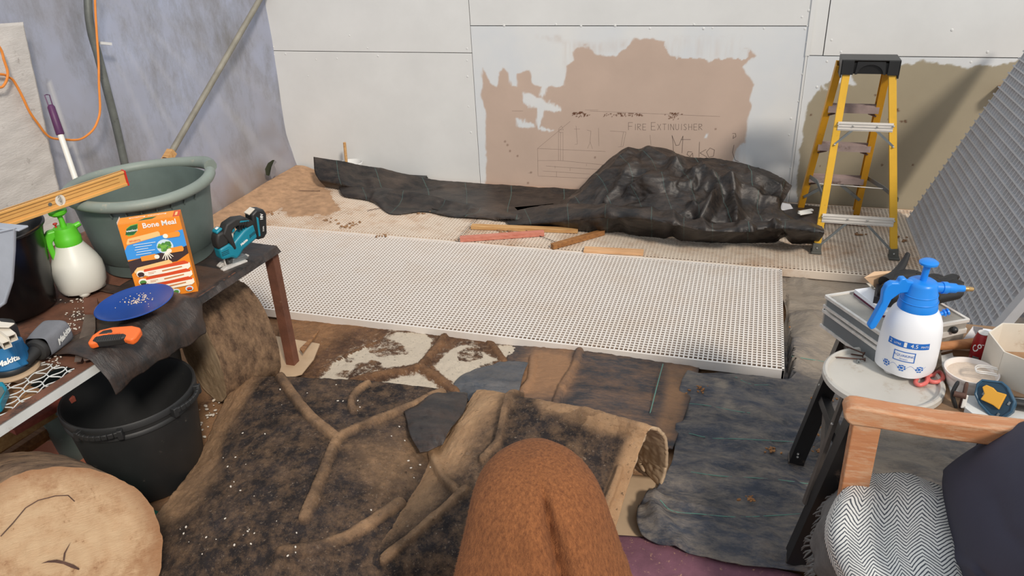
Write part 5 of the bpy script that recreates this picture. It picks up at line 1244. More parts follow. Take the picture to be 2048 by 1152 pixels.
# ---- lime green and white hand sprayer
def sprayer(name, label, base, mat_b, mat_c, prof, capz, facing, scale=1.0, feet=4, extra=None):
    t = thing(name, label, 'sprayer', tuple(base))
    t.rotation_euler = (0, 0, facing)
    mb = MB(); mb.lathe(prof, 48, fn=lambda a, z: 1+(0.02*math.cos(4*a) if z < 0.06 else 0)); mb.build('bottle', mat_b, t)
    for k in range(feet):
        mb = MB(); a = PI/4+k*2*PI/feet; r = prof[2][0]*0.72; mb.ball((r*math.cos(a), r*math.sin(a), 0.014), 0.022, 12, 0, None, (1, 1, 0.8)); mb.build('bottle_foot', mat_b, t)
    return t
sb = G(158, 588, zt)
g0 = 0.022
prof = [(0.0, 0.012), (0.06, 0.010), (0.076, 0.016), (0.086, 0.035), (0.090, 0.075), (0.088, 0.108), (0.078, 0.135), (0.062, 0.165), (0.048, 0.19), (0.041, 0.205), (0.0, 0.206)]
t = sprayer('hand_sprayer', 'lime green and milky white pump sprayer on the bench by the big tub', (sb.x, sb.y+0.03, zt), 'bottle_cream', 'green', prof, 0.2, 0)
mb = MB(); mb.lathe([(0.045, 0.196), (0.046, 0.222), (0.043, 0.226), (0.040, 0.250), (0.036, 0.262), (0.0, 0.264)], 32); mb.build('screw_collar', 'green', t)
mb = MB(); mb.tube([(0, 0, 0.26), (0, 0, 0.29), (-0.005, 0, 0.312)], [0.011, 0.009, 0.009], 12); mb.lathe([(0, 0.308), (0.020, 0.306), (0.030, 0.314), (0.031, 0.325), (0.022, 0.331), (0, 0.333)], 24, T(-0.006, 0, 0)); mb.build('pump_knob', 'green', t)
fd = Vector((-0.62, -0.78, 0)).normalized(); sd_ = Vector((-fd.y, fd.x, 0))
def prof_in_plane(poly, w, o, ux, uy, name, mat, parent, bevel=0.003):
    nz_ = Vector(ux).cross(Vector(uy)); mb = MB(); mb.prism(poly, -w/2, w/2, basis(o, ux, uy, nz_)); return mb.build(name, mat, parent, smooth=0, bevel=bevel)
poly = [(0.0, 0.262), (0.05, 0.258), (0.062, 0.244), (0.066, 0.21), (0.060, 0.14), (0.052, 0.10), (0.040, 0.098), (0.036, 0.11), (0.044, 0.16), (0.044, 0.215), (0.03, 0.232), (0.0, 0.235)]
prof_in_plane([(x*0.95+0.01, y) for x, y in poly], 0.034, (0, 0, 0), fd, (0, 0, 1), 'grip_handle', 'green', t, 0.005)
prof_in_plane([(0.058, 0.20), (0.070, 0.20), (0.064, 0.11), (0.054, 0.11)], 0.012, (0, 0, 0), fd, (0, 0, 1), 'trigger_groove', flat('dark_green_plastic', 46, 128, 24, 0.5), t, 0.002)
mb = MB(); mb.tube([-fd*0.02+Vector((0, 0, 0.25)), -fd*0.055+Vector((0, 0, 0.262))], [0.012, 0.009], 10); mb.build('nozzle', 'green', t)
mb = MB(); mb.lathe([(0, 0), (0.004, 0), (0.003, 0.008), (0.008, 0.014), (0.007, 0.017), (0, 0.017)], 12, T(*(fd*0.028+Vector((-0.005, 0.01, 0.262))))); mb.build('release_valve', 'red', t)
# ---- orange carton of bone meal
A_ = G(279, 603, zt); B_ = G(397, 583, zt); ux = (B_-A_); W_ = 0.205; ux = Vector((ux.x, ux.y, 0)).normalized(); uy = Vector((-ux.y, ux.x, 0))
Hb = zup((A_.x, A_.y), 242, 452)-zt; Db = 0.075
box = thing('carton', 'orange carton of plant food leaning upright against the large tub', 'box', mat=basis(A_, ux, uy, (0, 0, 1)) @ R(-2.5, 'X'))
org = flat('carton_orange', 238, 140, 34, 0.45)
mb = MB(); mb.box((W_/2, Db/2, Hb/2), (W_, Db, Hb)); mb.build('carton_body', org, box, smooth=0, bevel=0.0015)
mb = MB(); mb.box((0.0-0.0004, Db/2, Hb-0.008), (0.0006, Db*0.9, 0.03)); mb.build('white_side_print', 'white', box, smooth=0)
def decals(items, parent, Mx, name, step=0.00022):
    mats = []; mb = MB(); z = step
    for poly, m in items:
        if m not in mats: mats.append(m)
        mb.flat(poly, z, Mx, mats.index(m)); z += step*0.35
    return mb.build(name, mats, parent, smooth=0)
def circ(x, y, rx, ry=None, n=20): ry = ry or rx; return [(x+rx*math.cos(a), y+ry*math.sin(a)) for a in np.linspace(0, 2*PI, n+1)[:-1]]
def rect(x0, y0, x1, y1): return [(x0, y0), (x1, y0), (x1, y1), (x0, y1)]
fm = {k: flat('carton_'+k, *v) for k, v in dict(cream=(250, 240, 220), sky=(62, 152, 226), brown=(62, 44, 42), red=(220, 78, 34), green=(40, 100, 56), lime=(120, 180, 70), leaf=(80, 140, 62), gold=(246, 200, 130), tan=(206, 130, 70), or2=(244, 152, 50), dk=(60, 40, 34), pale=(210, 228, 236)).items()}
def S(pts): return [((x/100.0)*W_, (1-y/100.0)*Hb) for x, y in pts]   # per cent of the front face, y down
I = []
I.append((S([(9, 13), (13, 6), (20, 3), (32, 2), (29, 10), (22, 15), (12, 16)]), fm['lime'])); I.append((S([(8, 14), (12, 7), (20, 4), (31, 3), (28, 11), (20, 15)]), fm['green']))
I.append((S([(6, 24), (10, 19), (60, 15), (62, 17), (62, 21), (6, 26)]), fm['gold']))
I.append((S([(6, 27), (62, 21), (100, 17), (100, 45), (0, 45), (0, 33)]), fm['sky']))
I.append((S([(0, 47), (55, 42), (74, 43), (100, 38), (100, 48), (78, 56), (10, 58), (0, 64)]), fm['brown']))
I.append((S(circ(65, 35, 13.5, 9.0)), fm['pale'])); 
for k in range(26):
    a = random.random()*2*PI; r = random.random()**0.5*9.5; I.append((S(circ(65+r*math.cos(a), 34.5+r*math.sin(a)*0.62, 2.6+random.random()*1.6, 1.8+random.random(), 7)), fm['leaf'] if k % 3 else fm['lime']))
for dx, dy in ((-9, 8), (-5, 10), (0, 11), (5, 9), (9, 7)): I.append((S([(64, 41), (66, 41), (65+dx+0.8, 42+dy), (65+dx-0.8, 42+dy)]), fm['cream']))
for (x, y, s) in ((70, 22, 1), (70, 41, 1), (30, 46, -1)):
    x0, x1 = (x, x+24) if s > 0 else (x-8, x+18)
    I.append((S([(x0, y-3), (x1-2, y-4), (x1, y-2), (x1, y+1), (x1-2, y+3), (x0, y+3)]), fm['or2'])); I.append((S(circ(x0 if s > 0 else x1, y, 4.2, 2.8)), fm['cream']))
for k in range(5): I.append((S(rect(16+k % 2*2, 27+k*3.1, 52-(k*7) % 17, 27.9+k*3.1)), fm['pale']))
I.append((S([(6, 60), (12, 56), (66, 52), (70, 55), (70, 58), (6, 63)]), fm['gold']))
for k, y in enumerate((62, 72.5, 83)):
    I.append((S([(20, y-1), (26, y-2.5), (92, y-5), (98, y-2), (98, y+3), (93, y+5.5), (26, y+7), (20, y+5)]), fm['cream']))
    I.append((S([(22, y-2.5), (90, y-6), (96, y-3), (96, y-1.5), (26, y+0.5), (20, y+0.8)]), fm['red']))
    I.append((S([(50, y+2.2), (84, y+0.6), (84, y+2.2), (50, y+4)]), fm['tan']))
    I.append((S(circ(15, y+2.5, 7.0, 4.6)), fm['cream'])); I.append((S(circ(15, y+3.2, 5.6, 2.9)), [fm['dk'], fm['leaf'], fm['sky']][k])); I.append((S([(10, y+4), (20, y+4), (19, y+6.3), (11, y+6.3)]), fm['dk']))
    I.append((S(rect(27, y+2.2, 40, y+2.8)), fm['tan'])); I.append((S(rect(27, y+3.8, 36, y+4.4)), fm['tan']))
I.append((S([(6, 94), (10, 91), (60, 88.5), (64, 90.5), (64, 92), (6, 96)]), fm['gold']))
for k, x in enumerate((18, 41, 64, 87)):
    y = 96.3-k*1.1; I.append((S(circ(x, y, 6.8, 3.7 if k else 3.2)), fm['pale'])); I.append((S(circ(x, y+0.3, 4.6, 2.2)), fm['leaf'] if k < 3 else fm['red'])); I.append((S(rect(x-4, y+1.3, x+4, y+2.4)), fm['dk'] if k % 2 else fm['leaf']))
Mf = basis((0, 0, 0), (1, 0, 0), (0, 0, 1), (0, -1, 0))
decals(I, box, Mf, 'front_print')
lettering('lettering', 'Bone Meal', 0.0265, 'white', Mf @ T(W_*0.655, Hb*0.94, 0.0012), box, bold=0.0006)
lettering('lettering', 'westland', 0.0105, 'white', Mf @ T(W_*0.20, Hb*0.905, 0.0014), box, bold=0.0003)
lettering('lettering', 'BENEFITS', 0.009, fm['red'], Mf @ T(W_*0.20, Hb*0.775, 0.0014), box)
lettering('lettering', 'HOW & WHEN TO USE', 0.0085, fm['red'], Mf @ T(W_*0.33, Hb*0.425, 0.0014), box)
for k, s in enumerate(('BONE PLANTS', 'ESTABLISHED PLANTS', 'SOIL IMPROVER')): lettering('lettering', s, 0.0075, 'white', Mf @ T(W_*(0.40+0.02*k), Hb*(0.39-0.105*k)+0.0005, 0.0018), box)
lettering('lettering', 'WORKS BEST WITH', 0.0075, fm['red'], Mf @ T(W_*0.33, Hb*0.075, 0.0014), box)
Mt = basis((0, 0, Hb), (1, 0, 0), (0, 1, 0), (0, 0, 1))
decals([(rect(0, 0, W_, Db), fm['or2']), (rect(W_*0.89, 0, W_, Db*0.95), fm['red']), (rect(W_*0.92, Db*.2, W_*0.96, Db*0.75), fm['gold']), ([(W_*.32, Db*.12), (W_*.42, Db*.42), (W_*.62, Db*.45), (W_*.55, Db*.15)], fm['green'])], box, Mt, 'top_print')
lettering('lettering', 'enriching  nourishing', 0.015, 'white', Mt @ T(W_*0.46, Db*0.72, 0.0009), box)
# ---- cordless jigsaw
jp = G(452, 528, zt); jd = (G(515, 505, zt)-G(440, 538, zt)); jd = Vector((jd.x, jd.y, 0)).normalized()
jd = Vector((0.40, 0.92, 0)).normalized(); js = Vector((jd.y, -jd.x, 0))
J = basis(G(446, 536, zt), jd, (0, 0, 1), js) @ Matrix.Scale(0.84, 4)   # x forward-to-back, y up, z to the seen side
jig = thing('jigsaw', 'teal and black cordless jigsaw standing at the bench corner', 'power tool', tuple(G(446, 541, zt)))
def jp_(poly, z0, z1, mat, name, bevel=0.004, lab=None):
    mb = MB(); mb.prism(poly, z0, z1, J); return mb.build(name, mat, jig, world=True, smooth=50, bevel=bevel, seg=3, label=lab)
jp_([(-0.01, 0.0), (0.15, 0.0), (0.15, 0.008), (0.055, 0.010), (0.05, 0.018), (0.01, 0.018), (-0.01, 0.008)], -0.038, -0.012, 'alu', 'sole_plate', 0.001)
jp_([(-0.02, 0.0), (0.11, 0.0), (0.11, 0.008), (0.05, 0.010), (0.0, 0.014), (-0.02, 0.007)], 0.012, 0.038, 'alu', 'sole_plate', 0.001)
jp_([(0.04, 0.006), (0.13, 0.006), (0.12, 0.028), (0.05, 0.034)], -0.020, 0.020, 'steel', 'sole_bracket', 0.002)
jp_([(0.012, 0.008), (0.018, 0.008), (0.018, 0.055), (0.012, 0.055)], -0.003, 0.003, 'alu', 'saw_blade', 0)
jp_([(0.022, 0.015), (0.03, 0.012), (0.036, 0.05), (0.022, 0.05)], -0.010, 0.010, 'tool_black', 'blade_guide', 0.002)
jp_([(-0.008, 0.050), (0.045, 0.045), (0.062, 0.028), (0.085, 0.04), (0.11, 0.062), (0.185, 0.090), (0.21, 0.105), (0.208, 0.165), (0.185, 0.175), (0.13, 0.155), (0.075, 0.120), (0.06, 0.105), (0.042, 0.120), (-0.010, 0.108)], -0.031, 0.031, 'teal', 'motor_housing', 0.010, )
jp_([(-0.014, 0.104), (0.044, 0.112), (0.052, 0.15), (0.035, 0.185), (-0.002, 0.180), (-0.014, 0.150)], -0.029, 0.029, 'tool_black', 'nose_cover', 0.010)
jp_([(0.0, 0.176), (0.03, 0.188), (0.034, 0.198), (0.02, 0.200), (-0.002, 0.188)], -0.022, 0.022, 'teal', 'top_button_ring', 0.005)
jp_([(0.008, 0.194), (0.022, 0.199), (0.022, 0.203), (0.008, 0.198)], -0.008, 0.008, 'white', 'top_button', 0.002)
jp_([(0.022, 0.17), (0.05, 0.212), (0.10, 0.225), (0.15, 0.215), (0.185, 0.185), (0.19, 0.165), (0.15, 0.160), (0.13, 0.176), (0.10, 0.185), (0.075, 0.178), (0.066, 0.160), (0.07, 0.120), (0.075, 0.082), (0.060, 0.075), (0.046, 0.120)], -0.021, 0.034, 'tool_black', 'handle_loop', 0.008)
jp_([(0.066, 0.118), (0.078, 0.122), (0.090, 0.158), (0.072, 0.162)], -0.010, 0.010, 'card_white', 'trigger', 0.003)
jp_([(0.070, 0.160), (0.09, 0.160), (0.094, 0.19), (0.074, 0.194)], -0.024, 0.024, 'teal', 'lock_button', 0.005)
jp_([(0.115, 0.200), (0.165, 0.190), (0.16, 0.197), (0.12, 0.207)], -0.0, 0.0355, 'teal', 'accent_line', 0.001)
for k in range(4): jp_([(0.105+k*0.013, 0.166+k*0.001), (0.108+k*0.013, 0.166), (0.116+k*0.013, 0.196), (0.113+k*0.013, 0.197)], 0.0, 0.0358, 'black_plastic', 'grip_rib', 0)
jp_([(0.185, 0.085), (0.225, 0.080), (0.245, 0.10), (0.262, 0.195), (0.252, 0.222), (0.215, 0.232), (0.185, 0.215), (0.178, 0.165)], -0.034, 0.034, 'black_plastic', 'battery', 0.008)
jp_([(0.196, 0.100), (0.206, 0.1), (0.214, 0.19), (0.204, 0.2)], -0.033, 0.0352, 'teal', 'accent_line', 0.001)
jp_([(0.178, 0.212), (0.215, 0.232), (0.212, 0.236), (0.175, 0.22)], -0.02, 0.02, 'card_white', 'battery_label', 0.001)
for k in range(5): jp_([(0.150+k*0.008, 0.108+k*0.003), (0.153+k*0.008, 0.108+k*0.003), (0.156+k*0.008, 0.124+k*0.003), (0.153+k*0.008, 0.124+k*0.003)], 0.0, 0.0325, 'black_plastic', 'vent_slot', 0)
for k in range(3): jp_([(-0.004, 0.072+k*0.008), (0.032, 0.074+k*0.008), (0.032, 0.0755+k*0.008), (-0.004, 0.0735+k*0.008)], 0.0, 0.0325, 'black_plastic', 'vent_slot', 0)
lettering('lettering', 'Makita', 0.016, 'white', J @ T(0.115, 0.098, 0.0325) @ R(22, 'Z'), jig, world=True, shear=0.3, bold=0.0006)
lettering('lettering', '18V', 0.020, 'white', J @ T(0.232, 0.19, 0.0348) @ R(78, 'Z'), jig, world=True, bold=0.0006)
lettering('lettering', '5.0Ah', 0.011, 'white', J @ T(0.228, 0.13, 0.0348) @ R(78, 'Z'), jig, world=True)
# ---- blue plate with crumbs
pp = G(272, 612, ZB+0.055)
t = thing('blue_plate', 'dark blue plastic plate on the polythene covered bench edge', 'plate', mat=T(*pp) @ R(-3, 'Y') @ R(2, 'X'))
mb = MB(); mb.lathe([(0, 0.0), (0.085, 0.0), (0.115, 0.010), (0.130, 0.016), (0.131, 0.018), (0.128, 0.0195), (0.110, 0.014), (0.084, 0.004), (0, 0.004)], 56); mb.build('plate_body', 'plate_blue', t)
mb = MB()
for k in range(90):
    a = random.gauss(2.0, 0.9); r = random.random()*0.075; mb.ball((r*math.cos(a)-0.01, r*math.sin(a)+0.01, 0.006), 0.0016+0.0016*random.random(), 5)
o = mb.build('crumb_litter', 'powder', None, smooth=30); o.matrix_basis = t.matrix_basis.copy(); tag(o, 'pale crumbs strewn on the blue plate', 'crumbs'); o['kind'] = 'stuff'
# ---- saw handle, orange and black
sz_ = ZB+0.045
o0 = G(180, 697, sz_); x1 = (G(272, 690, sz_)-o0); sx_ = Vector((x1.x, x1.y, 0)).normalized(); syv = Vector((-sx_.y, sx_.x, 0))
Ms = basis(o0, sx_, syv, (0, 0, 1)) @ R(14, 'X')
saw = thing('hand_saw', 'hand saw handle in orange and black lying on the black polythene', 'saw', mat=Ms)
outer = [(0.0, 0.0), (0.004, 0.035), (0.022, 0.058), (0.060, 0.068), (0.120, 0.068), (0.150, 0.056), (0.155, 0.040), (0.148, 0.010), (0.138, -0.002), (0.118, 0.004), (0.112, 0.010), (0.10, 0.006), (0.03, 0.0), (0.012, -0.006)]
mb = MB(); mb.prism(outer, 0.0, 0.026); mb.build('handle', 'orange', saw, smooth=50, bevel=0.008, seg=3)
mb = MB(); mb.prism([(0.014, 0.004), (0.018, 0.024), (0.045, 0.030), (0.105, 0.030), (0.118, 0.022), (0.116, 0.010), (0.10, 0.004), (0.03, 0.0)], -0.001, 0.0295); mb.build('soft_grip', 'tool_black', saw, smooth=50, bevel=0.006, seg=3, label='black soft grip')
mb = MB(); mb.prism([(0.022, 0.034), (0.034, 0.052), (0.060, 0.056), (0.068, 0.044), (0.066, 0.036)], -0.001, 0.028); mb.build('soft_grip', 'tool_black', saw, smooth=50, bevel=0.004, label='black soft grip')
for k in range(12):
    mb = MB(); mb.box((0.026+k*0.007, 0.013, 0.029), (0.0015, 0.018, 0.0025)); mb.build('grip_rib', 'black_plastic', saw, smooth=0)
lettering('lettering', 'TACKLIFE', 0.009, 'orange', T(0.075, 0.030, 0.030), saw, bold=0.0003)
mb = MB(); mb.prism([(0.140, 0.012), (0.154, 0.05), (0.50, 0.085), (0.50, 0.05)], 0.009, 0.0102); 
# ---- old flat bars and scrapers
def plate_tool(pts, z, th_, mat, name, label, cat, par=None, nm=None, holes=None):
    q = [G(u, v, z) for u, v in pts]; c = sum(q, Vector())/len(q)
    mb = MB(); mb.prism([(p.x-c.x, p.y-c.y) for p in q], 0, th_)
    if par is None: return _place(mb, name, mat, c, label, cat)
    mb2 = MB(); mb2.prism([(p.x, p.y) for p in q], z, z+th_); return mb2.build(nm, mat, par, world=True, smooth=0, bevel=0.0008)
t = thing('pry_bar', 'flat grey steel scraper bar with a notched end lying on the bench', 'scraper', tuple(G(165, 700, ZB)))
zz = ZB+0.022
plate_tool([(149, 725), (155, 693), (164, 660), (170, 630), (191, 630), (192, 660), (181, 692), (180, 720), (168, 723), (166, 716), (162, 724)], zz, 0.004, 'scraper', '', '', '', t, 'blade')
plate_tool([(170, 630), (168, 600), (196, 600), (199, 630)], zz+0.002, 0.010, 'rust', '', '', '', t, 'socket')
p = G(170, 693, zz+0.005); mb = MB(); mb.prism([(-0.004, -0.004), (0.005, 0), (-0.004, 0.004)], 0, 0.0006, T(*p)); mb.build('nail_hole', 'black_plastic', t, world=True, smooth=0)
# ---- random orbit sander with its dust bag
so = G(28, 742, ZB+0.002); so = Vector((so.x, so.y, ZB+0.002))
sn = thing('sander', 'blue palm sander with cream pad at the near left of the bench', 'power tool', tuple(so))
mb = MB(); mb.lathe([(0, 0.0), (0.073, 0.0), (0.076, 0.004), (0.074, 0.012), (0.050, 0.014)], 40); mb.build('sanding_pad', 'inner_tan', sn)
mb = MB(); mb.lathe([(0.058, 0.012), (0.064, 0.016), (0.065, 0.026), (0.060, 0.034), (0.05, 0.036)], 40); mb.build('pad_skirt', 'black_plastic', sn)
def sfn(a, z): return 1+0.10*math.cos(a-0.4)*(1 if z < 0.09 else 0.2)
mb = MB(); mb.lathe([(0.058, 0.032), (0.063, 0.040), (0.057, 0.060), (0.050, 0.080), (0.047, 0.11), (0.048, 0.135), (0.046, 0.150), (0, 0.152)], 40, fn=sfn); mb.build('motor_housing', 'teal_blue', sn)
mb = MB(); mb.lathe([(0.0485, 0.108), (0.051, 0.112), (0.053, 0.14), (0.050, 0.162), (0.035, 0.172), (0, 0.174)], 40); mb.build('palm_grip', 'tool_black', sn)
mb = MB(); mb.prism([(0.02, -0.022), (0.066, -0.02), (0.078, 0), (0.066, 0.02), (0.02, 0.022)], 0.036, 0.125); mb.build('exhaust_shroud', 'teal_blue', sn, smooth=40, bevel=0.006)
dv = (Vector(CAM)-so); av = math.atan2(dv.y, dv.x)
mb_m = T(0, 0, 0) @ Matrix.Rotation(av-0.10, 4, 'Z') @ T(0.0632, 0, 0.068) @ basis((0, 0, 0), (0, 1, 0), (-0.22, 0, 0.97), (0.97, 0, 0.22)) @ R(8, 'Z')
lettering('lettering', 'Makita', 0.024, 'white', mb_m, sn, shear=0.3, bold=0.0008)
# dust bag
bd = (G(125, 655, ZB+0.04)-G(75, 700, ZB+0.04)); bd = Vector((bd.x, bd.y, 0)).normalized(); bs_ = Vector((-bd.y, bd.x, 0))
b0 = G(62, 712, ZB+0.05)
bag = thing('dust_bag', 'grey fabric dust bag with black neck plugged behind the blue sander', 'dust bag', tuple(b0))
Mg = basis(b0, bd, bs_, (0, 0, 1))
mb = MB(); mb.tube([Mg @ Vector((-0.03, 0, -0.006)), Mg @ Vector((0.0, 0, 0)), Mg @ Vector((0.022, 0, 0.002))], [0.014, 0.018, 0.021], 16); mb.build('bag_neck', 'tool_black', bag, world=True)
prf = [(0.022, 0.020), (0.026, 0.032), (0.036, 0.037), (0.044, 0.036), (0.048, 0.030)]
mb = MB(); mb.lathe([(r, z) for z, r in prf], 28, Mg @ basis((0, 0, 0), (0, 1, 0), (0, 0, 1), (1, 0, 0)), sy=1.0); mb.build('neck_collar', 'tool_black', bag, world=True)
nu, nv = 24, 40; P = np.zeros((nu, nv, 3))
for i in range(nu):
    s = i/(nu-1); x = 0.042+0.125*s; hw = 0.036+0.012*math.sin(s*PI*0.7); hh = 0.036+0.006*s
    if s > 0.86: k = (1-s)/0.14; hw *= max(0.02, math.sqrt(k)); hh *= max(0.02, math.sqrt(k))
    for j in range(nv):
        a = 2*PI*j/nv; c_, s_ = math.cos(a), math.sin(a); ex = 0.5
        P[i, j] = (Mg @ Vector((x, hw*math.copysign(abs(c_)**ex, c_), 0.004+hh*math.copysign(abs(s_)**ex, s_))))[:]
P += 0.003*np.stack([fbm(P, 20, 3)]*3, -1)
mb = MB(); mb.grid(P, closed=True); mb.build('bag_fabric', 'bag_grey', bag, world=True, smooth=80)
lettering('lettering', 'Makita', 0.028, 'white', Mg @ T(0.105, -0.0505, 0.010) @ basis((0, 0, 0), (1, 0, 0), (0, 0, 1), (0, -1, 0)) @ R(10, 'Z'), bag, world=True, shear=0.3, bold=0.0008)
# steel box section offcuts stacked on the sander
tops = [((-20, 652), (14, 690), 0.18), ((-20, 640), (26, 676), 0.195), ((-40, 672), (4, 712), 0.165)]
tubep = [(-0.010, -0.010), (0.010, -0.010), (0.010, 0.010), (-0.010, 0.010)]
for i, (a, b, zq) in enumerate(tops[:2]):
    p = G(*a, ZB+zq); q = G(*b, ZB+zq); q = p+(q-p)
    th_ = thing('box_section', ['cream square tube offcut lying across the blue sander, lower one', 'cream square tube offcut lying across the blue sander, upper one'][i], 'tube', tuple(q))
    for (dx, dy, w, h) in ((-0.010, 0, 0.0025, 0.022), (0.010, 0, 0.0025, 0.022), (0, -0.010, 0.022, 0.0025), (0, 0.010, 0.022, 0.0025)):
        dd = (q-p).normalized(); yv = Vector((0, 0, 1)); yv = (yv-dd*yv.dot(dd)).normalized(); xv = yv.cross(dd); o_ = xv*dx+yv*dy
        mb = MB(); mb.beam(p+o_, q+o_, (w, h)); mb.build('tube_wall', 'card_white', th_, world=True, smooth=0)
plate_tool([(-30, 655), (18, 656), (30, 648), (0, 645), (-30, 646)], ZB+0.215, 0.004, 'card_white', 'flat_offcut', 'flat pale offcut strip lying on top of the square tubes', 'offcut')
# teal battery-holder edge at the left border
t = thing('tool_case', 'teal plastic tool part at the left frame edge on the mesh', 'tool', tuple(G(0, 790, ZB)))
q = [G(u, v, ZB+0.02) for u, v in ((-60, 772), (8, 768), (16, 780), (2, 812), (-60, 850))]
mb = MB(); mb.prism([(p.x, p.y) for p in q], ZB+0.001, ZB+0.03); mb.build('case_shell', 'teal', t, world=True, smooth=40, bevel=0.004)
q = [G(u, v, ZB+0.032) for u, v in ((-60, 778), (4, 773), (9, 782), (-2, 800), (-60, 830))]
mb = MB(); mb.prism([(p.x, p.y) for p in q], ZB+0.030, ZB+0.032); mb.build('case_recess', 'green_tub', t, world=True, smooth=0)
# ================================================================ UNDER AND BEFORE THE BENCH
def planter(name, label, c, r, h, mat, nested=False):
    t = thing(name, label, 'planter', (c.x, c.y, 0))
    rb = r*0.80; n = 64
    mb = MB(); mb.lathe([(0, 0.012), (rb*0.95, 0.012), (rb*0.98, 0.0), (rb, 0.004), (r*0.95, h*0.84), (r*0.985, h*0.845), (r*0.985, h*0.87), (r*0.965, h*0.885), (r*0.975, h*0.93), (r*1.0, h*0.935), (r*1.0, h*0.985), (r*0.985, h), (r*0.955, h*0.99), (r*0.92, h*0.80), (rb*0.94, 0.022), (0, 0.022)], n); mb.build('pot_body', mat, t)
    return t
h = 0.375
c0 = (G(125, 790, h)+G(385, 770, h))/2; r0 = (G(125, 790, h)-G(385, 770, h)).length/2
fp = G(260, 1003, 0); 
print('PLANTER', c0, r0, fp)
t = planter('round_planter', 'big empty black plastic planter with lug handles in front of the bench', c0, r0, h, 'black_dull')
for ua, ub in (((200, 838), (165, 850)),):
    pass
def lug(ang):
    a = ang; pts = []
    for k in range(9):
        b = a-0.30+0.60*k/8; rr_ = r0*(1.06+0.05*math.sin(PI*k/8)); pts.append((rr_*math.cos(b), rr_*math.sin(b), h*0.955))
    mb = MB()
    for p, q in zip(pts[:-1], pts[1:]): mb.beam(p, q, (0.012, 0.020))
    for k in (0, 8):
        p = pts[k]; l = math.hypot(p[0], p[1]); mb.beam((p[0]*r0*0.95/l, p[1]*r0*0.95/l, h*0.94), (p[0]*1.03, p[1]*1.03, h*0.94), (0.018, 0.036))
    mb.build('lug_handle', 'black_dull', t, smooth=40, bevel=0.003)
cdir = Vector(CAM)-c0; ac = math.atan2(cdir.y, cdir.x)
pa_ = G(200, 852, h)-c0; lug(math.atan2(pa_.y, pa_.x)); pb_ = G(372, 790, h)-c0; lug(math.atan2(pb_.y, pb_.x))
pc = G(190, 735, h*0.96)
planter('round_planter', 'grey-green plastic planter half hidden behind the big black planter', c0+Vector((-0.36, 0.08, 0)), 0.155, 0.30, 'green_tub')
q = G(310, 700, 0.30)
planter('round_planter', 'blue-grey bucket under the bench beyond the big black planter', Vector((q.x-0.16, q.y+0.10, 0)), 0.15, 0.34, 'grey_metal')
# terracotta coloured saucer
sc = G(70, 975, 0.02); rs = (G(190, 955, 0.05)-sc).length
t = thing('plant_saucer', 'wide terracotta plant saucer on the ground left of the black planter', 'saucer', (sc.x-0.02, sc.y, 0.004))
mb = MB(); mb.lathe([(0, 0), (rs*0.78, 0), (rs*0.98, 0.045), (rs*1.0, 0.05), (rs*0.97, 0.052), (rs*0.76, 0.010), (rs*0.5, 0.010), (rs*0.48, 0.013), (rs*0.46, 0.010), (0, 0.010)], 64); mb.build('saucer_body', 'terracotta', t)
crumbs('saucer_litter', 'dark soil and pale chips lying in the terracotta saucer', [(90, 935), (110, 930), (140, 928), (160, 940), (75, 945), (150, 955)], 0.014, 0.004, 'soil_chip', n=10, sp=12)
# green tarpaulin corners sticking out under the sawn log
P = surf([[(-60, 930, .02), (20, 934, .05), (60, 950, .02), (120, 990, .01)], [(-60, 1000, .02), (60, 1010, .04), (200, 1010, .01), (312, 1022, .005)], [(-60, 1100, .02), (60, 1100, .02), (200, 1100, .01), (306, 1060, .005)], [(-60, 1300, .02), (60, 1300, .02), (200, 1250, .01), (300, 1130, .005)]], 30, 40)
P[..., 2] = np.clip(P[..., 2]+0.006*fbm(P, 12, 3), 0.006, None)
tag(sheet('tarpaulin', P, 'green_sheet', solid=0.002), 'green tarpaulin lying under the big sawn log at the bottom left', 'tarpaulin')
# timber lengths stacked under the bench
def plank(a, b, z, w, h_, mat, label):
    p = G(*a, z); q = G(*b, z); c = (p+q)/2; mb = MB(); mb.beam(p, q, (w, h_)); o = mb.build('timber_length', mat, loc=c[:], smooth=0, bevel=0.002); tag(o, label, 'timber', 'timber lengths stacked under the bench')
plank((14, 858), (135, 790), 0.34, 0.10, 0.022, 'darkred', 'dark red painted board, topmost of the timber under the bench')
plank((-60, 915), (120, 806), 0.27, 0.07, 0.05, 'pine', 'pale squared timber under the dark red board')
plank((-60, 935), (118, 820), 0.20, 0.04, 0.018, 'pine_brown', 'thin orange-brown batten below the pale squared timber')
plank((-60, 955), (125, 835), 0.15, 0.06, 0.03, 'oldtimber', 'dark brown plank, third down under the bench')
plank((-60, 975), (130, 845), 0.11, 0.03, 0.03, 'pine_brown', 'lowest brown batten under the bench above the saucer')
mb = MB(); mb.box((0, 0, 0.045), (0.10, 0.7, 0.09)); _place(mb, 'timber_block', 'oldtimber', G(-40, 935, 0)+Vector((-0.1, 0, 0)), 'dark bearer block under the stacked timber lengths', 'timber block')
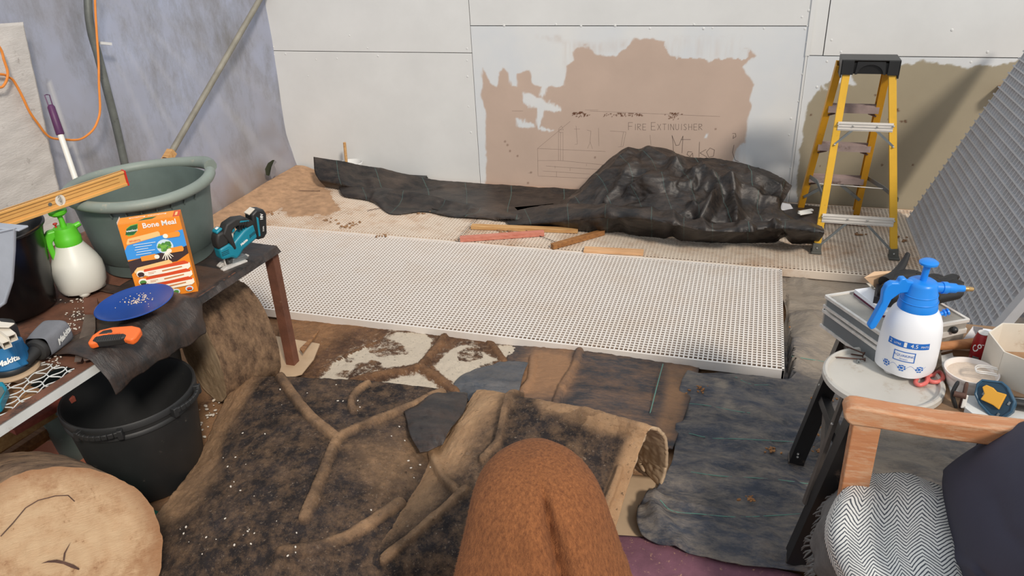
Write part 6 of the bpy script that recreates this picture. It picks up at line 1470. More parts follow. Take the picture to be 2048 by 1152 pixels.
# ---- log slice standing on edge under the bench
def log(name, label, Ma, r, th_, bark_m, cut_m, seed, wob=0.05, sq=1.0, slits=None):
    t = thing(name, label, 'log', mat=Ma)
    n = 120; m = 22; P = np.zeros((m, n, 3))
    for i in range(m):
        for j in range(n):
            a = 2*PI*j/n; P[i, j] = (r*math.cos(a), r*sq*math.sin(a), -th_*i/(m-1))
    rad = 1+wob*fbm(P*np.array([1, 1, 0.0])+seed, 2.2/r*0.5, 3)+0.022*ridged(P*np.array([1, 1, .35])+seed, 9/r*0.25, 3)+0.012*fbm(P+seed, 60, 2)
    P[..., 0] *= rad; P[..., 1] *= rad
    P[0, :, 2] += 0.004*fbm(P[0]+seed, 14, 3)
    mb = MB(); mb.grid(P, closed=True); mb.build('bark', bark_m, t, smooth=35)
    for zz_, ii, nm in ((0.0, 0, 'cut_face'), (-th_, m-1, 'cut_face')):
        rings = 26; Q = np.zeros((rings, n, 3))
        for k in range(rings):
            f = 1-k/(rings-1)*0.999; Q[k, :, :2] = P[ii, :, :2]*f; Q[k, :, 2] = P[ii, :, 2]*max(0, 1-k*0.5)+zz_*min(1, k*0.5)
        Q[..., 2] += (0.004*fbm(Q+seed, 9, 4)+0.002*ridged(Q+seed, 30, 2))*(1 if ii == 0 else -1)*(Q[..., 0]*0+1)
        Q[0, :, 2] = P[ii, :, 2]
        mb = MB(); mb.grid(Q, closed=True)
        if ii: mb.f = [f[::-1] for f in mb.f]
        mb.build(nm, cut_m, t, smooth=60)
    return t
ax_ = Vector((0.50, 0.86, 0)).normalized()
fc = G(428, 800, 0); r1 = 0.235
cc = Vector((fc.x, fc.y, r1*1.0)); 
log('log_slice', 'thick log slice standing on edge beneath the corner of the bench', basis(cc+Vector((-0.03, 0.02, 0)), ax_.cross(Vector((0, 0, 1))), (0, 0, 1), -ax_) if ax_.cross(Vector((0, 0, 1))).cross(Vector((0, 0, 1))).dot(-ax_) > 0 else basis(cc, -ax_.cross(Vector((0, 0, 1))), (0, 0, 1), -ax_), r1, 0.25, 'bark', 'cut_grey', 4.0)
# ---- big fresh sawn log, bottom left
nvec = Vector((0.84, -0.37, 0.31)).normalized()
fc = G(98, 1150, 0.30)
big = log('sawn_log', 'big freshly sawn log with a pale cut face at the bottom left', look(fc, nvec, (1, 0.5, 0)), 0.30, 0.34, 'bark', 'cut', 9.0, wob=0.06, sq=0.97)
Mi = wmat(big)
def facept(u, v):
    d = Vector(_ray(u, v)); o = Vector(CAM); n2 = (Mi.to_3x3() @ Vector((0, 0, 1))); tt = (fc-o).dot(n2)/d.dot(n2); return Mi.inverted() @ (o+d*tt)
cr = [(80, 1126), (95, 1120), (112, 1118), (128, 1122), (145, 1128), (157, 1136), (156, 1139), (140, 1134), (125, 1127), (108, 1124), (93, 1124)]
mb = MB(); mb.add([facept(*p)+Vector((0, 0, 0.0075)) for p in cr], [tuple(range(len(cr)))]); mb.build('heart_crack', 'rusty_tool', big, smooth=0)
cr = [(124, 1120), (126, 1105), (140, 1082), (129, 1106), (127, 1121)]
mb = MB(); mb.add([facept(*p)+Vector((0, 0, 0.0075)) for p in cr], [tuple(range(len(cr)))]); mb.build('heart_crack', 'rusty_tool', big, smooth=0)
mb = MB(); mb.tube([facept(*p)+Vector((0, 0, 0.0055)) for p in ((0, 1072), (25, 1045), (50, 1015), (75, 1000), (110, 991), (135, 990), (148, 1002))], 0.0014, 5); mb.build('saw_score', 'rusty_tool', big)
# ================================================================ FOLDING WORKBENCH AT THE RIGHT
ZW = 0.645
wb = thing('workbench', 'black steel folding workbench under the sprayer and clutter at the right', 'workbench', (0.65, 2.2, 0))
A_ = G(1690, 643, ZW); yN = 1.95; yR_ = A_.y
tx0 = A_.x+0.0
mb = MB(); mb.box(((tx0+1.45)/2, yR_-0.02, ZW-0.012), (1.45-tx0, 0.17, 0.024)); mb.build('top_plank', 'bench_wood', wb, world=True, smooth=0, bevel=0.002)
mb = MB(); mb.box(((tx0+1.45)/2, yN+0.05, ZW-0.012), (1.45-tx0, 0.24, 0.024)); mb.build('top_plank', 'bench_wood', wb, world=True, smooth=0, bevel=0.002)
f1 = G(1590, 1118, 0.03); f2 = G(1592, 920, 0.03)
lp = [(-0.020, -0.027), (0.020, -0.027), (0.020, -0.023), (-0.016, -0.023), (-0.016, 0.027), (-0.020, 0.027)]
def leg(p, q, w=0.05, d_=0.05, mat='black_steel'):
    mb = MB(); mb.beam(p, q, [(-w/2, -d_/2), (w/2, -d_/2), (w/2, -d_/2+0.003), (-w/2+0.003, -d_/2+0.003), (-w/2+0.003, d_/2), (-w/2, d_/2)], up=(0, 1, 0)); mb.build('leg', mat, wb, world=True, smooth=0, bevel=0.001)
    mb = MB(); mb.beam(Vector(p)+Vector((-w/2-0.0015, 0, 0)), Vector(q)+Vector((-w/2-0.0015, 0, 0)), (0.003, 0.012), up=(0, 1, 0)); 
    mb = MB(); mb.box((p[0], p[1], 0.033), (0.055, 0.05, 0.012)); mb.build('foot_plate', 'black_edge', wb, world=True, smooth=0)
tn = G(1706, 800, ZW-0.03); tn = Vector((tx0+0.04, yN+0.0, ZW-0.024)); tf = Vector((tx0+0.02, yR_-0.01, ZW-0.024))
leg(f1, tn, 0.055, 0.07); leg(f2, tf, 0.05, 0.05)
o = Vector((0.0, 0, 0))
# bright worn edges, crossing struts and rail between the legs
def strut(p, q, w, d_, mat, nm): mb = MB(); mb.beam(p, q, (w, d_), up=(0, 1, 0)); mb.build(nm, mat, wb, world=True, smooth=0, bevel=0.001)
m1 = f2+(tf-f2)*0.62; m2 = f1+(tn-f1)*0.45
strut(f1+(tn-f1)*0.40+Vector((0, 0.03, 0)), f2+(tf-f2)*0.50+Vector((0.02, 0, 0)), 0.022, 0.022, 'black_edge', 'cross_strut')
strut(f2+(tf-f2)*0.52, f1+(tn-f1)*0.66+Vector((0, 0.03, 0)), 0.03, 0.025, 'black_steel', 'cross_strut')
strut(f1+(tn-f1)*0.30+Vector((-0.03, 0.035, 0)), tf+Vector((0, -0.18, -0.02)), 0.012, 0.03, 'black_edge', 'cross_strut')
strut(tn+Vector((0, -0.03, -0.02)), Vector((1.4, yN-0.03, ZW-0.05)), 0.05, 0.05, 'black_steel', 'top_rail')
strut(tf+Vector((0, 0.03, -0.02)), Vector((1.4, yR_+0.02, ZW-0.05)), 0.03, 0.05, 'black_steel', 'top_rail')
strut(tn+Vector((0, 0, -0.03)), tf+Vector((0, 0, -0.03)), 0.03, 0.04, 'black_steel', 'top_rail')
rp = G(1950, 905, 0.4); 
for y_, xx in ((yN, 1.02), (yR_-0.02, 1.05)): leg((xx+0.22, y_, 0.03), (xx+0.12, y_, ZW-0.03), 0.05, 0.05)
strut((0.72, yN-0.01, ZW-0.03), (0.69, yN-0.01, 0.30), 0.06, 0.01, 'black_steel', 'side_plate')
for (u, v) in ((1596, 908), (1595, 914), (1633, 827), (1639, 770), (1664, 848), (1664, 872)):
    fr_ = (1118-v)/(1118-800); yy = f2.y if v > 860 or v < 800 else f2.y
    p = GY(u, v, f2.y-0.032 if u < 1650 else (yN+yR_)/2-0.1); mb = MB(); mb.ball(p, 0.0045, 8); mb.build('rivet', 'rivet', wb, world=True)
zw = ZW+0.001
# white laminate board, bucket lid
def slab(name, label, cat, pts, z, th_, mat, bevel=0.001, round_=False):
    q = [G(u, v, z+th_) for u, v in pts]; c = sum(q, Vector())/len(q); mb = MB(); mb.prism([(p.x-c.x, p.y-c.y) for p in q][::-1] if False else [(p.x-c.x, p.y-c.y) for p in q], 0, th_)
    o = mb.build(name, mat, smooth=0, bevel=bevel); o.location = (c.x, c.y, z); return tag(o, label, cat)
slab('laminate_board', 'white laminate board lying on the workbench under the slate blue tool', 'board', [(1930, 815), (1935, 790), (2120, 800), (2120, 850), (1960, 838)], zw, 0.016, 'white_lami')
slab('laminate_board', 'white laminate offcut tucked between the mallet head and white dish', 'board', [(1878, 712), (1905, 705), (1925, 780), (1905, 790)], zw, 0.008, 'white_lami')
zl = ZW+0.012; KS = 1.065
lc = G(1764, 748, zl+0.012); lr = (G(1884, 790, zl)-G(1644, 725, zl)).length/2
t = thing('bucket_lid', 'round cloudy plastic bucket lid overhanging the workbench under the blue sprayer', 'lid', (lc.x+0.003, lc.y, zl-0.010))
mb = MB(); mb.lathe([(0, 0.006), (lr*0.90, 0.006), (lr*0.92, 0.016), (lr*0.965, 0.018), (lr*1.0, 0.014), (lr*1.005, 0.0), (lr*0.99, -0.002), (lr*0.975, 0.004), (lr*0.9, 0.002), (0, 0.002)], 72); mb.build('lid_disc', 'lid', t)
zs = zl-0.010+0.0065
# ---- blue and white sprayer
sp_ = G(1803, 742, zs); sp_ = Vector((sp_.x+0.005, sp_.y+0.01, zs)); 
rB = 0.073
t = thing('pump_sprayer', 'bright blue and white pump sprayer standing on the cloudy lid', 'sprayer', tuple(sp_)); t.scale = (KS, KS, KS)
prof = [(0.0, 0.012), (0.055, 0.010), (0.070, 0.018), (rB, 0.035), (rB*0.99, 0.09), (rB*0.96, 0.13), (rB*0.90, 0.155), (rB*0.78, 0.178), (rB*0.62, 0.193), (rB*0.56, 0.198), (0, 0.199)]
def bfn(a, z): return 1+(0.03*math.cos(4*a) if z < 0.03 else 0)
mb = MB(); mb.lathe(prof, 64, fn=bfn); mb.build('bottle', 'bottle_white', t)
for k in range(4):
    mb = MB(); a = math.radians(35)+k*PI/2; mb.lathe([(0.002, 0.0), (0.014, 0.004), (0.026, 0.022), (0.03, 0.04), (0.002, 0.05)], 16, T(0.043*math.cos(a), 0.043*math.sin(a), 0)); mb.build('bottle_foot', 'bottle_white', t)
mb = MB(); mb.lathe([(0.047, 0.180), (0.0475, 0.196), (0.0445, 0.212), (0.0440, 0.213), (0.041, 0.230), (0.0405, 0.231), (0.036, 0.256), (0.034, 0.262), (0.028, 0.266), (0, 0.267)], 48); mb.build('screw_collar', 'blue', t)
mb = MB(); mb.lathe([(0.0455, 0.2115), (0.046, 0.2135), (0.0445, 0.215)], 48); mb.lathe([(0.0415, 0.2295), (0.042, 0.2315), (0.0405, 0.233)], 48); mb.build('collar_ridge', 'blue', t)
mb = MB(); mb.tube([(0, 0, 0.264), (0.002, 0, 0.30), (0.004, 0, 0.312)], [0.008, 0.0085, 0.009], 14); mb.lathe([(0, 0.306), (0.010, 0.308), (0.022, 0.312), (0.0225, 0.317), (0.016, 0.322), (0, 0.322)], 32, T(0.004, 0, 0)); mb.build('pump_knob', 'blue', t)
# image right and image left as ground directions
gr = Vector((AX[0][0], AX[0][1], 0)).normalized(); 
hx = -gr
poly = [(0.018, 0.235), (0.022, 0.262), (0.045, 0.266), (0.052, 0.275), (0.066, 0.274), (0.070, 0.262), (0.088, 0.264), (0.100, 0.256), (0.106, 0.238), (0.104, 0.21), (0.118, 0.165), (0.128, 0.138), (0.120, 0.128), (0.108, 0.133), (0.092, 0.175), (0.080, 0.215), (0.060, 0.232)]
poly = [(x, y) for x, y in poly]
nz_ = hx.cross(Vector((0, 0, 1)))
mb = MB(); mb.prism([(x*0.92, y*1.0+0.003) for x, y in poly], -0.010, 0.010, basis((0, 0, 0), hx, (0, 0, 1), nz_)); mb.build('grip_handle', 'blue', t, smooth=50, bevel=0.004, seg=3)
nzl = gr
nd = Vector((gr.x, gr.y, -0.10)).normalized()
s0_ = Vector((0, 0, 0.245))+gr*0.03
mb = MB(); mb.tube([s0_, s0_+nd*0.02, s0_+nd*0.021, s0_+nd*0.034, s0_+nd*0.036, s0_+nd*0.056, s0_+nd*0.060, s0_+nd*0.078], [0.013, 0.013, 0.0155, 0.0155, 0.013, 0.0125, 0.0095, 0.0085], 16); mb.build('spray_nozzle', 'blue', t)
mb = MB(); mb.tube([s0_+nd*0.078, s0_+nd*0.088, s0_+nd*0.089, s0_+nd*0.101], [0.0058, 0.0058, 0.0068, 0.005], 12); mb.build('nozzle_tip', 'brass', t, label='brass nozzle tip')
vv = Vector((gr.x*0.95+0.0, gr.y*0.95, 0.3)).normalized(); q = gr*0.050-Vector((AX[2][0], AX[2][1], 0)).normalized()*0.02+Vector((0, 0, 0.178))
mb = MB(); mb.tube([q, q+vv*0.008, q+vv*0.009, q+vv*0.012], [0.006, 0.006, 0.010, 0.010], 12); mb.tube([q+vv*0.012, q+vv*0.016, q+vv*0.017, q+vv*0.021], [0.005, 0.005, 0.0095, 0.009], 12); mb.build('release_valve', 'blue', t)
# wrapped prints
cv = Vector(CAM)-sp_; a0_ = math.atan2(cv.y, cv.x)
def rad_at(z):
    for (r_, z_), (r2, z2) in zip(prof[:-1], prof[1:]):
        if z_ <= z <= z2 and z2 > z_: return r_+(r2-r_)*(z-z_)/(z2-z_)
    return rB
def wrap(x, z, off=0.0004):  # x metres to the image right of the front
    a = a0_+x/rB; r_ = rad_at(z)*bfn(a, z)+off; return (r_*math.cos(a), r_*math.sin(a), z)
def wrapstrip(x0, x1, z0, z1, mat, name, n=24, off=0.0005, f=lambda x: 0):
    mb = MB(); v = []
    for k in range(n+1):
        x = x0+(x1-x0)*k/n; v += [wrap(x, z0+f(x), off), wrap(x, z1+f(x), off)]
    mb.add(v, [(2*k, 2*k+2, 2*k+3, 2*k+1) for k in range(n)]); return mb.build(name, mat, t, smooth=60)
def wraptext(s, x, z, size, mat, off=0.0008, bold=0.0):
    o = lettering('lettering', s, size, mat, Matrix(), t, bold=bold, extrude=0.0)
    for vtx in o.data.vertices: vtx.co = Vector(wrap(x+vtx.co.x, z+vtx.co.y, off))
    return o
zc_ = 0.113
wrapstrip(-0.052, 0.052, zc_-0.0085, zc_+0.0085, 'blue_dark', 'scale_band')
wrapstrip(-0.010, -0.003, zc_-0.006, zc_+0.007, 'white', 'scale_mark', 4, 0.0008)
wraptext('2', -0.044, zc_, 0.014, 'white', 0.0009); wraptext('LITRE', -0.026, zc_-0.001, 0.0075, 'white', 0.0009); wraptext('4.5', 0.015, zc_, 0.015, 'white', 0.0009); wraptext('PINTS', 0.040, zc_-0.001, 0.0075, 'white', 0.0009)
x0, x1, z0, z1 = -0.030, 0.022, 0.065, 0.094
wrapstrip(x0, x1, z1-0.0022, z1, 'blue_dark', 'label_frame'); wrapstrip(x0, x1, z0, z0+0.0022, 'blue_dark', 'label_frame'); wrapstrip(x0, x0+0.0022, z0, z1, 'blue_dark', 'label_frame', 2); wrapstrip(x1-0.0022, x1, z0, z1, 'blue_dark', 'label_frame', 2)
wraptext('AQUAKING', -0.004, 0.082, 0.0098, 'blue_dark'); wraptext('Sprayers', -0.004, 0.0725, 0.0055, 'blue_dark')
for xc in (-0.044, -0.004, 0.038):
    for k, (dx, dz_, w, h_) in enumerate(((-0.005, 0.005, 0.0045, 0.004), (0.001, 0.0065, 0.006, 0.003), (0.0065, 0.004, 0.004, 0.004), (-0.0075, -0.001, 0.004, 0.005), (-0.0005, -0.0005, 0.007, 0.006), (0.0075, -0.002, 0.004, 0.005), (-0.003, -0.0075, 0.0045, 0.0035), (0.003, -0.0078, 0.0045, 0.0035))):
        wrapstrip(xc+dx-w/2, xc+dx+w/2, 0.047+dz_-h_/2, 0.047+dz_+h_/2, 'blue_dark', 'floral_print', 3)
wrapstrip(-0.058, 0.054, 0.0475, 0.0483, 'blue_dark', 'wave_line', 40, 0.0004, lambda x: -0.008*math.cos((x-(-0.004))*2*PI/0.041)-0.001)
# ---- screws on the lid
for i, ((a, b), r_, lab) in enumerate(((((1668, 714), (1730, 719)), 0.0026, 'long dark wood screw on the lid, nearest of three'), (((1688, 691), (1728, 707)), 0.0026, 'dark screw slanting up behind the others on the lid'), (((1700, 708), (1726, 712)), 0.003, 'thick dark screw between the two others on the lid'))):
    zq = zs+0.006+(0.010 if i == 1 else 0); p = G(*a, zq); q = G(*b, zq)
    sc_ = thing('wood_screw', lab, 'screw', tuple(q), group='screws lying on the bucket lid'); d_ = (q-p).normalized(); L_ = (q-p).length
    pts = [p]; rs_ = [0.0003]; n = 40
    for k in range(1, n): pts.append(p+d_*L_*0.95*k/n); rs_.append(r_*(min(1, k/6))*(1.0 if k % 2 else 0.72))
    mb = MB(); mb.tube(pts, rs_, 8); mb.build('threaded_shank', 'rusty_tool', sc_, world=True)
    mb = MB(); mb.tube([p+d_*L_*0.93, q, q+d_*0.001], [r_*0.8, r_*2.1, r_*2.1], 12); mb.build('screw_head', 'rusty_tool', sc_, world=True)
p = G(1717, 723, zs+0.006); mb = MB(); mb.lathe([(0.002, -0.004), (0.006, -0.004), (0.006, 0.004), (0.002, 0.004), (0.002, -0.004)], 12, R(80, 'X')); o = mb.build('hex_socket_bolt', 'steel'); o.location = p; tag(o, 'small steel socket bolt head beside the dark screws', 'bolt')
# ---- scissors
zz = zs+0.008
t = thing('scissors', 'scissors with coral red handles lying on the lid beside the sprayer', 'scissors', tuple(G(1862, 758, zz)))
for pts in ([(1866, 750), (1874, 744), (1882, 746), (1886, 756), (1878, 763), (1866, 764), (1858, 760), (1856, 752)], [(1846, 742), (1852, 750), (1854, 762), (1848, 768), (1838, 770), (1831, 765), (1834, 756), (1840, 748)]):
    q = crom(np.array([G(u, v, zz)[:] for u, v in pts+[pts[0]]]), 30)[:-1]; mb = MB(); mb.tube([Vector(p) for p in q], 0.0058, 10, closed=True); mb.build('finger_loop', 'pinkred', t, world=True)
mb = MB(); mb.tube([G(1852, 752, zz+0.004), G(1845, 742, zz+0.004), G(1830, 728, zz+0.002), G(1800, 705, zz)], [0.005, 0.005, 0.006, 0.001], 6); mb.build('blade', 'steel', t, world=True)
# ---- mallet / hammer
hz_ = ZW+0.05
t = thing('club_hammer', 'old club hammer with a round dark head and wooden handle', 'hammer', tuple(G(1862, 720, hz_)))
hd = (G(1945, 697, hz_)-G(1880, 706, hz_)); hd = Vector((hd.x, hd.y, 0)).normalized()
hc = G(1861, 722, hz_); vdir = (Vector(CAM)-hc); vdir.z = 0; vdir = vdir.normalized()
# the head axis points nearly at the camera: its round face is what is seen
fx = vdir.lerp(Vector((0.2, -1, 0)), 0.3).normalized()
mb = MB(); mb.tube([hc+fx*0.012, hc+fx*0.010, hc+fx*-0.05, hc+fx*-0.055], [0.024, 0.0275, 0.0275, 0.024], 20); mb.build('hammer_head', plain('scarred_dark_metal', rgb(92, 82, 70), 0.85, var=0.2, scale=30, bump=0.7, dirt=rgb(50, 44, 38), dirt_amt=0.5, dscale=40), t, world=True, bevel=0)
mb = MB(); mb.tube([G(1868, 706, hz_-0.006)+Vector((0, 0.035, 0)), G(1900, 700, hz_-0.008)+Vector((0, 0.025, 0)), G(1952, 694, hz_-0.014)+Vector((0, 0.02, 0)), G(1990, 688, hz_-0.02)+Vector((0, 0.02, 0))], [0.012, 0.013, 0.0165, 0.017], 14); mb.build('hammer_handle', 'handle_wood', t, world=True)
# ---- white dish of powder
dc = G(1945, 752, ZW+0.045); rd = 0.072
dc = G(1943, 742, ZW+0.050); 
t = thing('dish', 'white ribbed ceramic dish of cream powder on the workbench', 'dish', (dc.x, dc.y, zw))
hd_ = 0.052; prf = [(0, 0.0), (0.050, 0.0), (0.053, 0.004)]
for k in range(8): prf.append((0.053+0.006*k/8+(0.0014 if k % 2 else 0), 0.006+0.032*k/8))
prf += [(0.063, 0.040), (0.0665, 0.046), (0.067, hd_), (0.0635, hd_), (0.058, 0.040), (0.052, 0.006), (0, 0.006)]
mb = MB(); mb.lathe(prf, 56); mb.build('dish_body', 'ceramic', t)
mb = MB(); n = 18; Q = np.zeros((n, 36, 3))
for k in range(n):
    for j in range(36):
        a = 2*PI*j/36; r_ = 0.0595*(1-k/(n-1)*0.999); Q[k, j] = (r_*math.cos(a), r_*math.sin(a), 0.040)
Q[..., 2] += 0.003*fbm(Q+2, 60, 3); mb.grid(Q, closed=True)
o = mb.build('powder', 'powder', smooth=60); o.location = (dc.x, dc.y, zw); tag(o, 'cream powder filling the white dish', 'powder'); o['kind'] = 'stuff'
# ---- octagonal white cardboard box with sawdust
bc_ = G(2074, 700, ZW+0.10); t = thing('cardboard_box', 'open white cardboard box with angled corners holding sawdust', 'box', (bc_.x, bc_.y, zw))
hb_ = 0.120
def oct_(s, c_): return [(-s, -s+c_), (-s+c_, -s), (s-c_, -s), (s, -s+c_), (s, s-c_), (s-c_, s), (-s+c_, s), (-s, s-c_)]
rot = math.radians(8); O = [(x*math.cos(rot)-y*math.sin(rot), x*math.sin(rot)+y*math.cos(rot)) for x, y in oct_(0.105, 0.055)]
for k in range(8):
    x0, y0_ = O[k]; x1_, y1_ = O[(k+1) % 8]; mb = MB(); mb.beam((x0, y0_, hb_/2), (x1_, y1_, hb_/2), (0.004, hb_)); mb.build('box_wall', 'card_white', t, smooth=0, bevel=0.0005)
mb = MB(); mb.prism(O, 0, 0.004); mb.build('box_floor', 'card', t, smooth=0)
mb = MB(); mb.prism([(x*0.96, y*0.96) for x, y in O], 0.004, 0.03); o = mb.build('sawdust', 'dust', smooth=0); o.location = (bc_.x, bc_.y, zw); tag(o, 'sawdust in the open white cardboard box', 'sawdust'); o['kind'] = 'stuff'
crumbs('sawdust_spill', 'brown sawdust spilled along the foot of the white cardboard box', [(1990, 768), (2000, 762), (2010, 775), (2025, 772), (2035, 780), (2045, 775)], zw+0.018, 0.0035, 'dust', n=26, sp=7)
mb = MB(); P = [G(1994, 748, ZW+0.005), ]
slab('sawdust_pile', 'flat spread of brown sawdust in front of the white cardboard box', 'sawdust', [(1985, 752), (2060, 760), (2100, 772), (2100, 800), (2040, 792), (1995, 786)], zw+0.016, 0.006, 'dust', 0.003)['kind'] = 'stuff'
mb = MB(); mb.tube([G(2012, 804, ZW+0.035), G(2110, 820, ZW+0.035)], 0.014, 14); c = G(2040, 806, ZW+0.03); tag(mb.build('black_tube', 'black_plastic', loc=c[:]), 'black plastic tube end behind the slate blue tool at the right edge', 'tube')
# ---- red labelled bottle/can
cc_ = G(1953, 722, zw); t = thing('drink_can', 'red drinks can with white script behind the white dish', 'can', tuple(cc_))
t.scale = (0.8, 0.8, 0.86)
mb = MB(); mb.lathe([(0, 0), (0.024, 0), (0.028, 0.008), (0.029, 0.04), (0.027, 0.085), (0.021, 0.105), (0.020, 0.108), (0, 0.108)], 36); mb.build('can_body', 'can_red', t)
cv = Vector(CAM)-cc_; aa = math.atan2(cv.y, cv.x)
def cw(s, x, z, size, mat, rot_=0, bold=0.0):
    o = lettering('lettering', s, size, mat, R(rot_, 'Z'), t, extrude=0, shear=0.2, bold=bold)
    for v_ in o.data.vertices:
        a = aa+(x+v_.co.x)/0.029; zz_ = z+v_.co.y; r_ = 0.0295 if zz_ < 0.07 else 0.029-0.0075*(zz_-0.07)/0.035; v_.co = Vector((r_*math.cos(a), r_*math.sin(a), zz_))
cw('Coca', -0.004, 0.072, 0.030, 'white', 55, 0.0005)
mb = MB(); v = []
for k in range(7):
    a = aa-0.55+0.7*k/6; v += [(0.0298*math.cos(a), 0.0298*math.sin(a), 0.008), (0.0298*math.cos(a), 0.0298*math.sin(a), 0.030)]
mb.add(v, [(2*k, 2*k+2, 2*k+3, 2*k+1) for k in range(6)]); mb.build('nutrition_panel', 'steel', t)
mb = MB(); mb.lathe([(0, 0.1085), (0.019, 0.1085), (0.020, 0.1105), (0.0185, 0.1115), (0, 0.1095)], 32); mb.build('can_lid', 'alu', t)
# folded paper leaning behind
q = [G(1918, 690, zw), G(1946, 652, ZW+0.05), G(1966, 655, ZW+0.06), G(1960, 684, zw)]
c = sum(q, Vector())/4; mb = MB(); mb.add([p-c for p in q], [(0, 1, 2, 3)]); o = mb.build('folded_paper', 'paper', smooth=0, solid=0.0012); o.location = c; tag(o, 'folded white paper propped behind the red can', 'paper')
q = [G(1975, 660, ZW+0.07), G(2020, 660, ZW+0.07), G(2022, 645, ZW+0.08), G(1972, 643, ZW+0.08)]
c = sum(q, Vector())/4; mb = MB(); mb.prism(circ(0, 0, 0.032, 0.016), 0, 0.01); o = mb.build('paper_cup', 'paper', smooth=0); o.location = (c.x, c.y+0.08, zw+0.0); tag(o, 'white round container lying behind the cardboard box', 'container')
# ---- spring clamp
ck = G(1925, 812, zw); t = thing('spring_clamp', 'small black and rust spring clamp standing in front of the white dish', 'clamp', tuple(ck))
for (a, b, c_, mat) in (((1917, 762, .075), (1905, 788, .04), (1912, 815, .002), 'black_plastic'), ((1934, 764, .072), (1928, 790, .04), (1920, 815, .002), 'rusty_tool')):
    P_ = crom(np.array([G(q[0], q[1], ZW+q[2])[:] for q in (a, b, c_)]), 12); mb = MB(); mb.tube([Vector(p) for p in P_], [0.003]+[0.0055]*10+[0.004], 8); mb.build('clamp_arm', mat, t, world=True)
mb = MB(); pm = G(1920, 790, ZW+0.045); mb.tube([pm+Vector((-0.014, 0.003, 0)), pm+Vector((0.014, -0.003, 0))], 0.008, 10); mb.build('clamp_spring', 'rusty_tool', t, world=True)
mb = MB(); mb.box(tuple(G(1929, 803, ZW+0.03)), (0.010, 0.004, 0.04)); mb.build('clamp_pad', 'white', t, world=True, smooth=0, bevel=0.001)
# ---- slate blue tool shell with yellow latch
oc = G(1988, 800, ZW+0.05); t_n = (Vector(CAM)-oc).normalized(); t_n = (t_n+Vector((-0.25, 0, 0.1))).normalized()
Mt2 = look(oc, t_n, (1, 0, -0.15))
t = thing('charger_shell', 'slate blue open plastic tool shell with a yellow latch at the right', 'tool', mat=Mt2)
outl = [(-0.045, 0.034), (-0.036, 0.046), (0.010, 0.050), (0.024, 0.040), (0.046, 0.006), (0.044, -0.020), (0.026, -0.044), (0.0, -0.042), (-0.030, -0.018), (-0.045, 0.006)]
mb = MB(); mb.prism(outl, -0.03, 0.0); mb.build('shell_body', 'steelblue', t, smooth=40, bevel=0.005, seg=3)
inn = [(x*0.84, y*0.84) for x, y in outl]
mb = MB(); mb.prism(inn, 0.0, 0.0008); mb.build('shell_recess', flat('deep_slate', 30, 62, 84, 0.6), t, smooth=0)
mb = MB(); mb.tube([Vector((x*0.95, y*0.95, 0.001)) for x, y in outl], 0.0035, 8, closed=True); mb.build('shell_lip', 'steelblue', t)
mb = MB(); mb.prism([(-0.030, 0.026), (-0.022, 0.034), (-0.006, 0.030), (0.004, 0.022), (0.026, 0.020), (0.016, -0.022), (0.002, -0.014), (-0.012, -0.010), (-0.028, -0.006), (-0.022, 0.010)], 0.001, 0.010); mb.build('yellow_latch', 'yellow_pl', t, smooth=0, bevel=0.002, label='yellow latch')
for (x, y) in ((0.036, 0.012), (0.030, -0.030), (-0.030, 0.002)):
    mb = MB(); mb.box((x*0.9, y*0.9, 0.002), (0.005, 0.009, 0.003), R(-20, 'Z')); mb.build('contact_pad', 'steel', t, smooth=0)
# wire clip over it
t = thing('wire_clip', 'bent steel wire clip lying on the white dish rim', 'clip', tuple(G(1970, 745, ZW+0.07)))
for off in (0, 0.009):
    P_ = crom(np.array([(G(u, v, ZW+0.072)+Vector((0, off, 0)))[:] for u, v in ((1995, 752), (1975, 748), (1955, 745), (1952, 738), (1960, 734), (1980, 736), (1996, 740))]), 26); mb = MB(); mb.tube([Vector(p) for p in P_], 0.0018, 6); mb.build('wire_loop', 'alu', t, world=True)
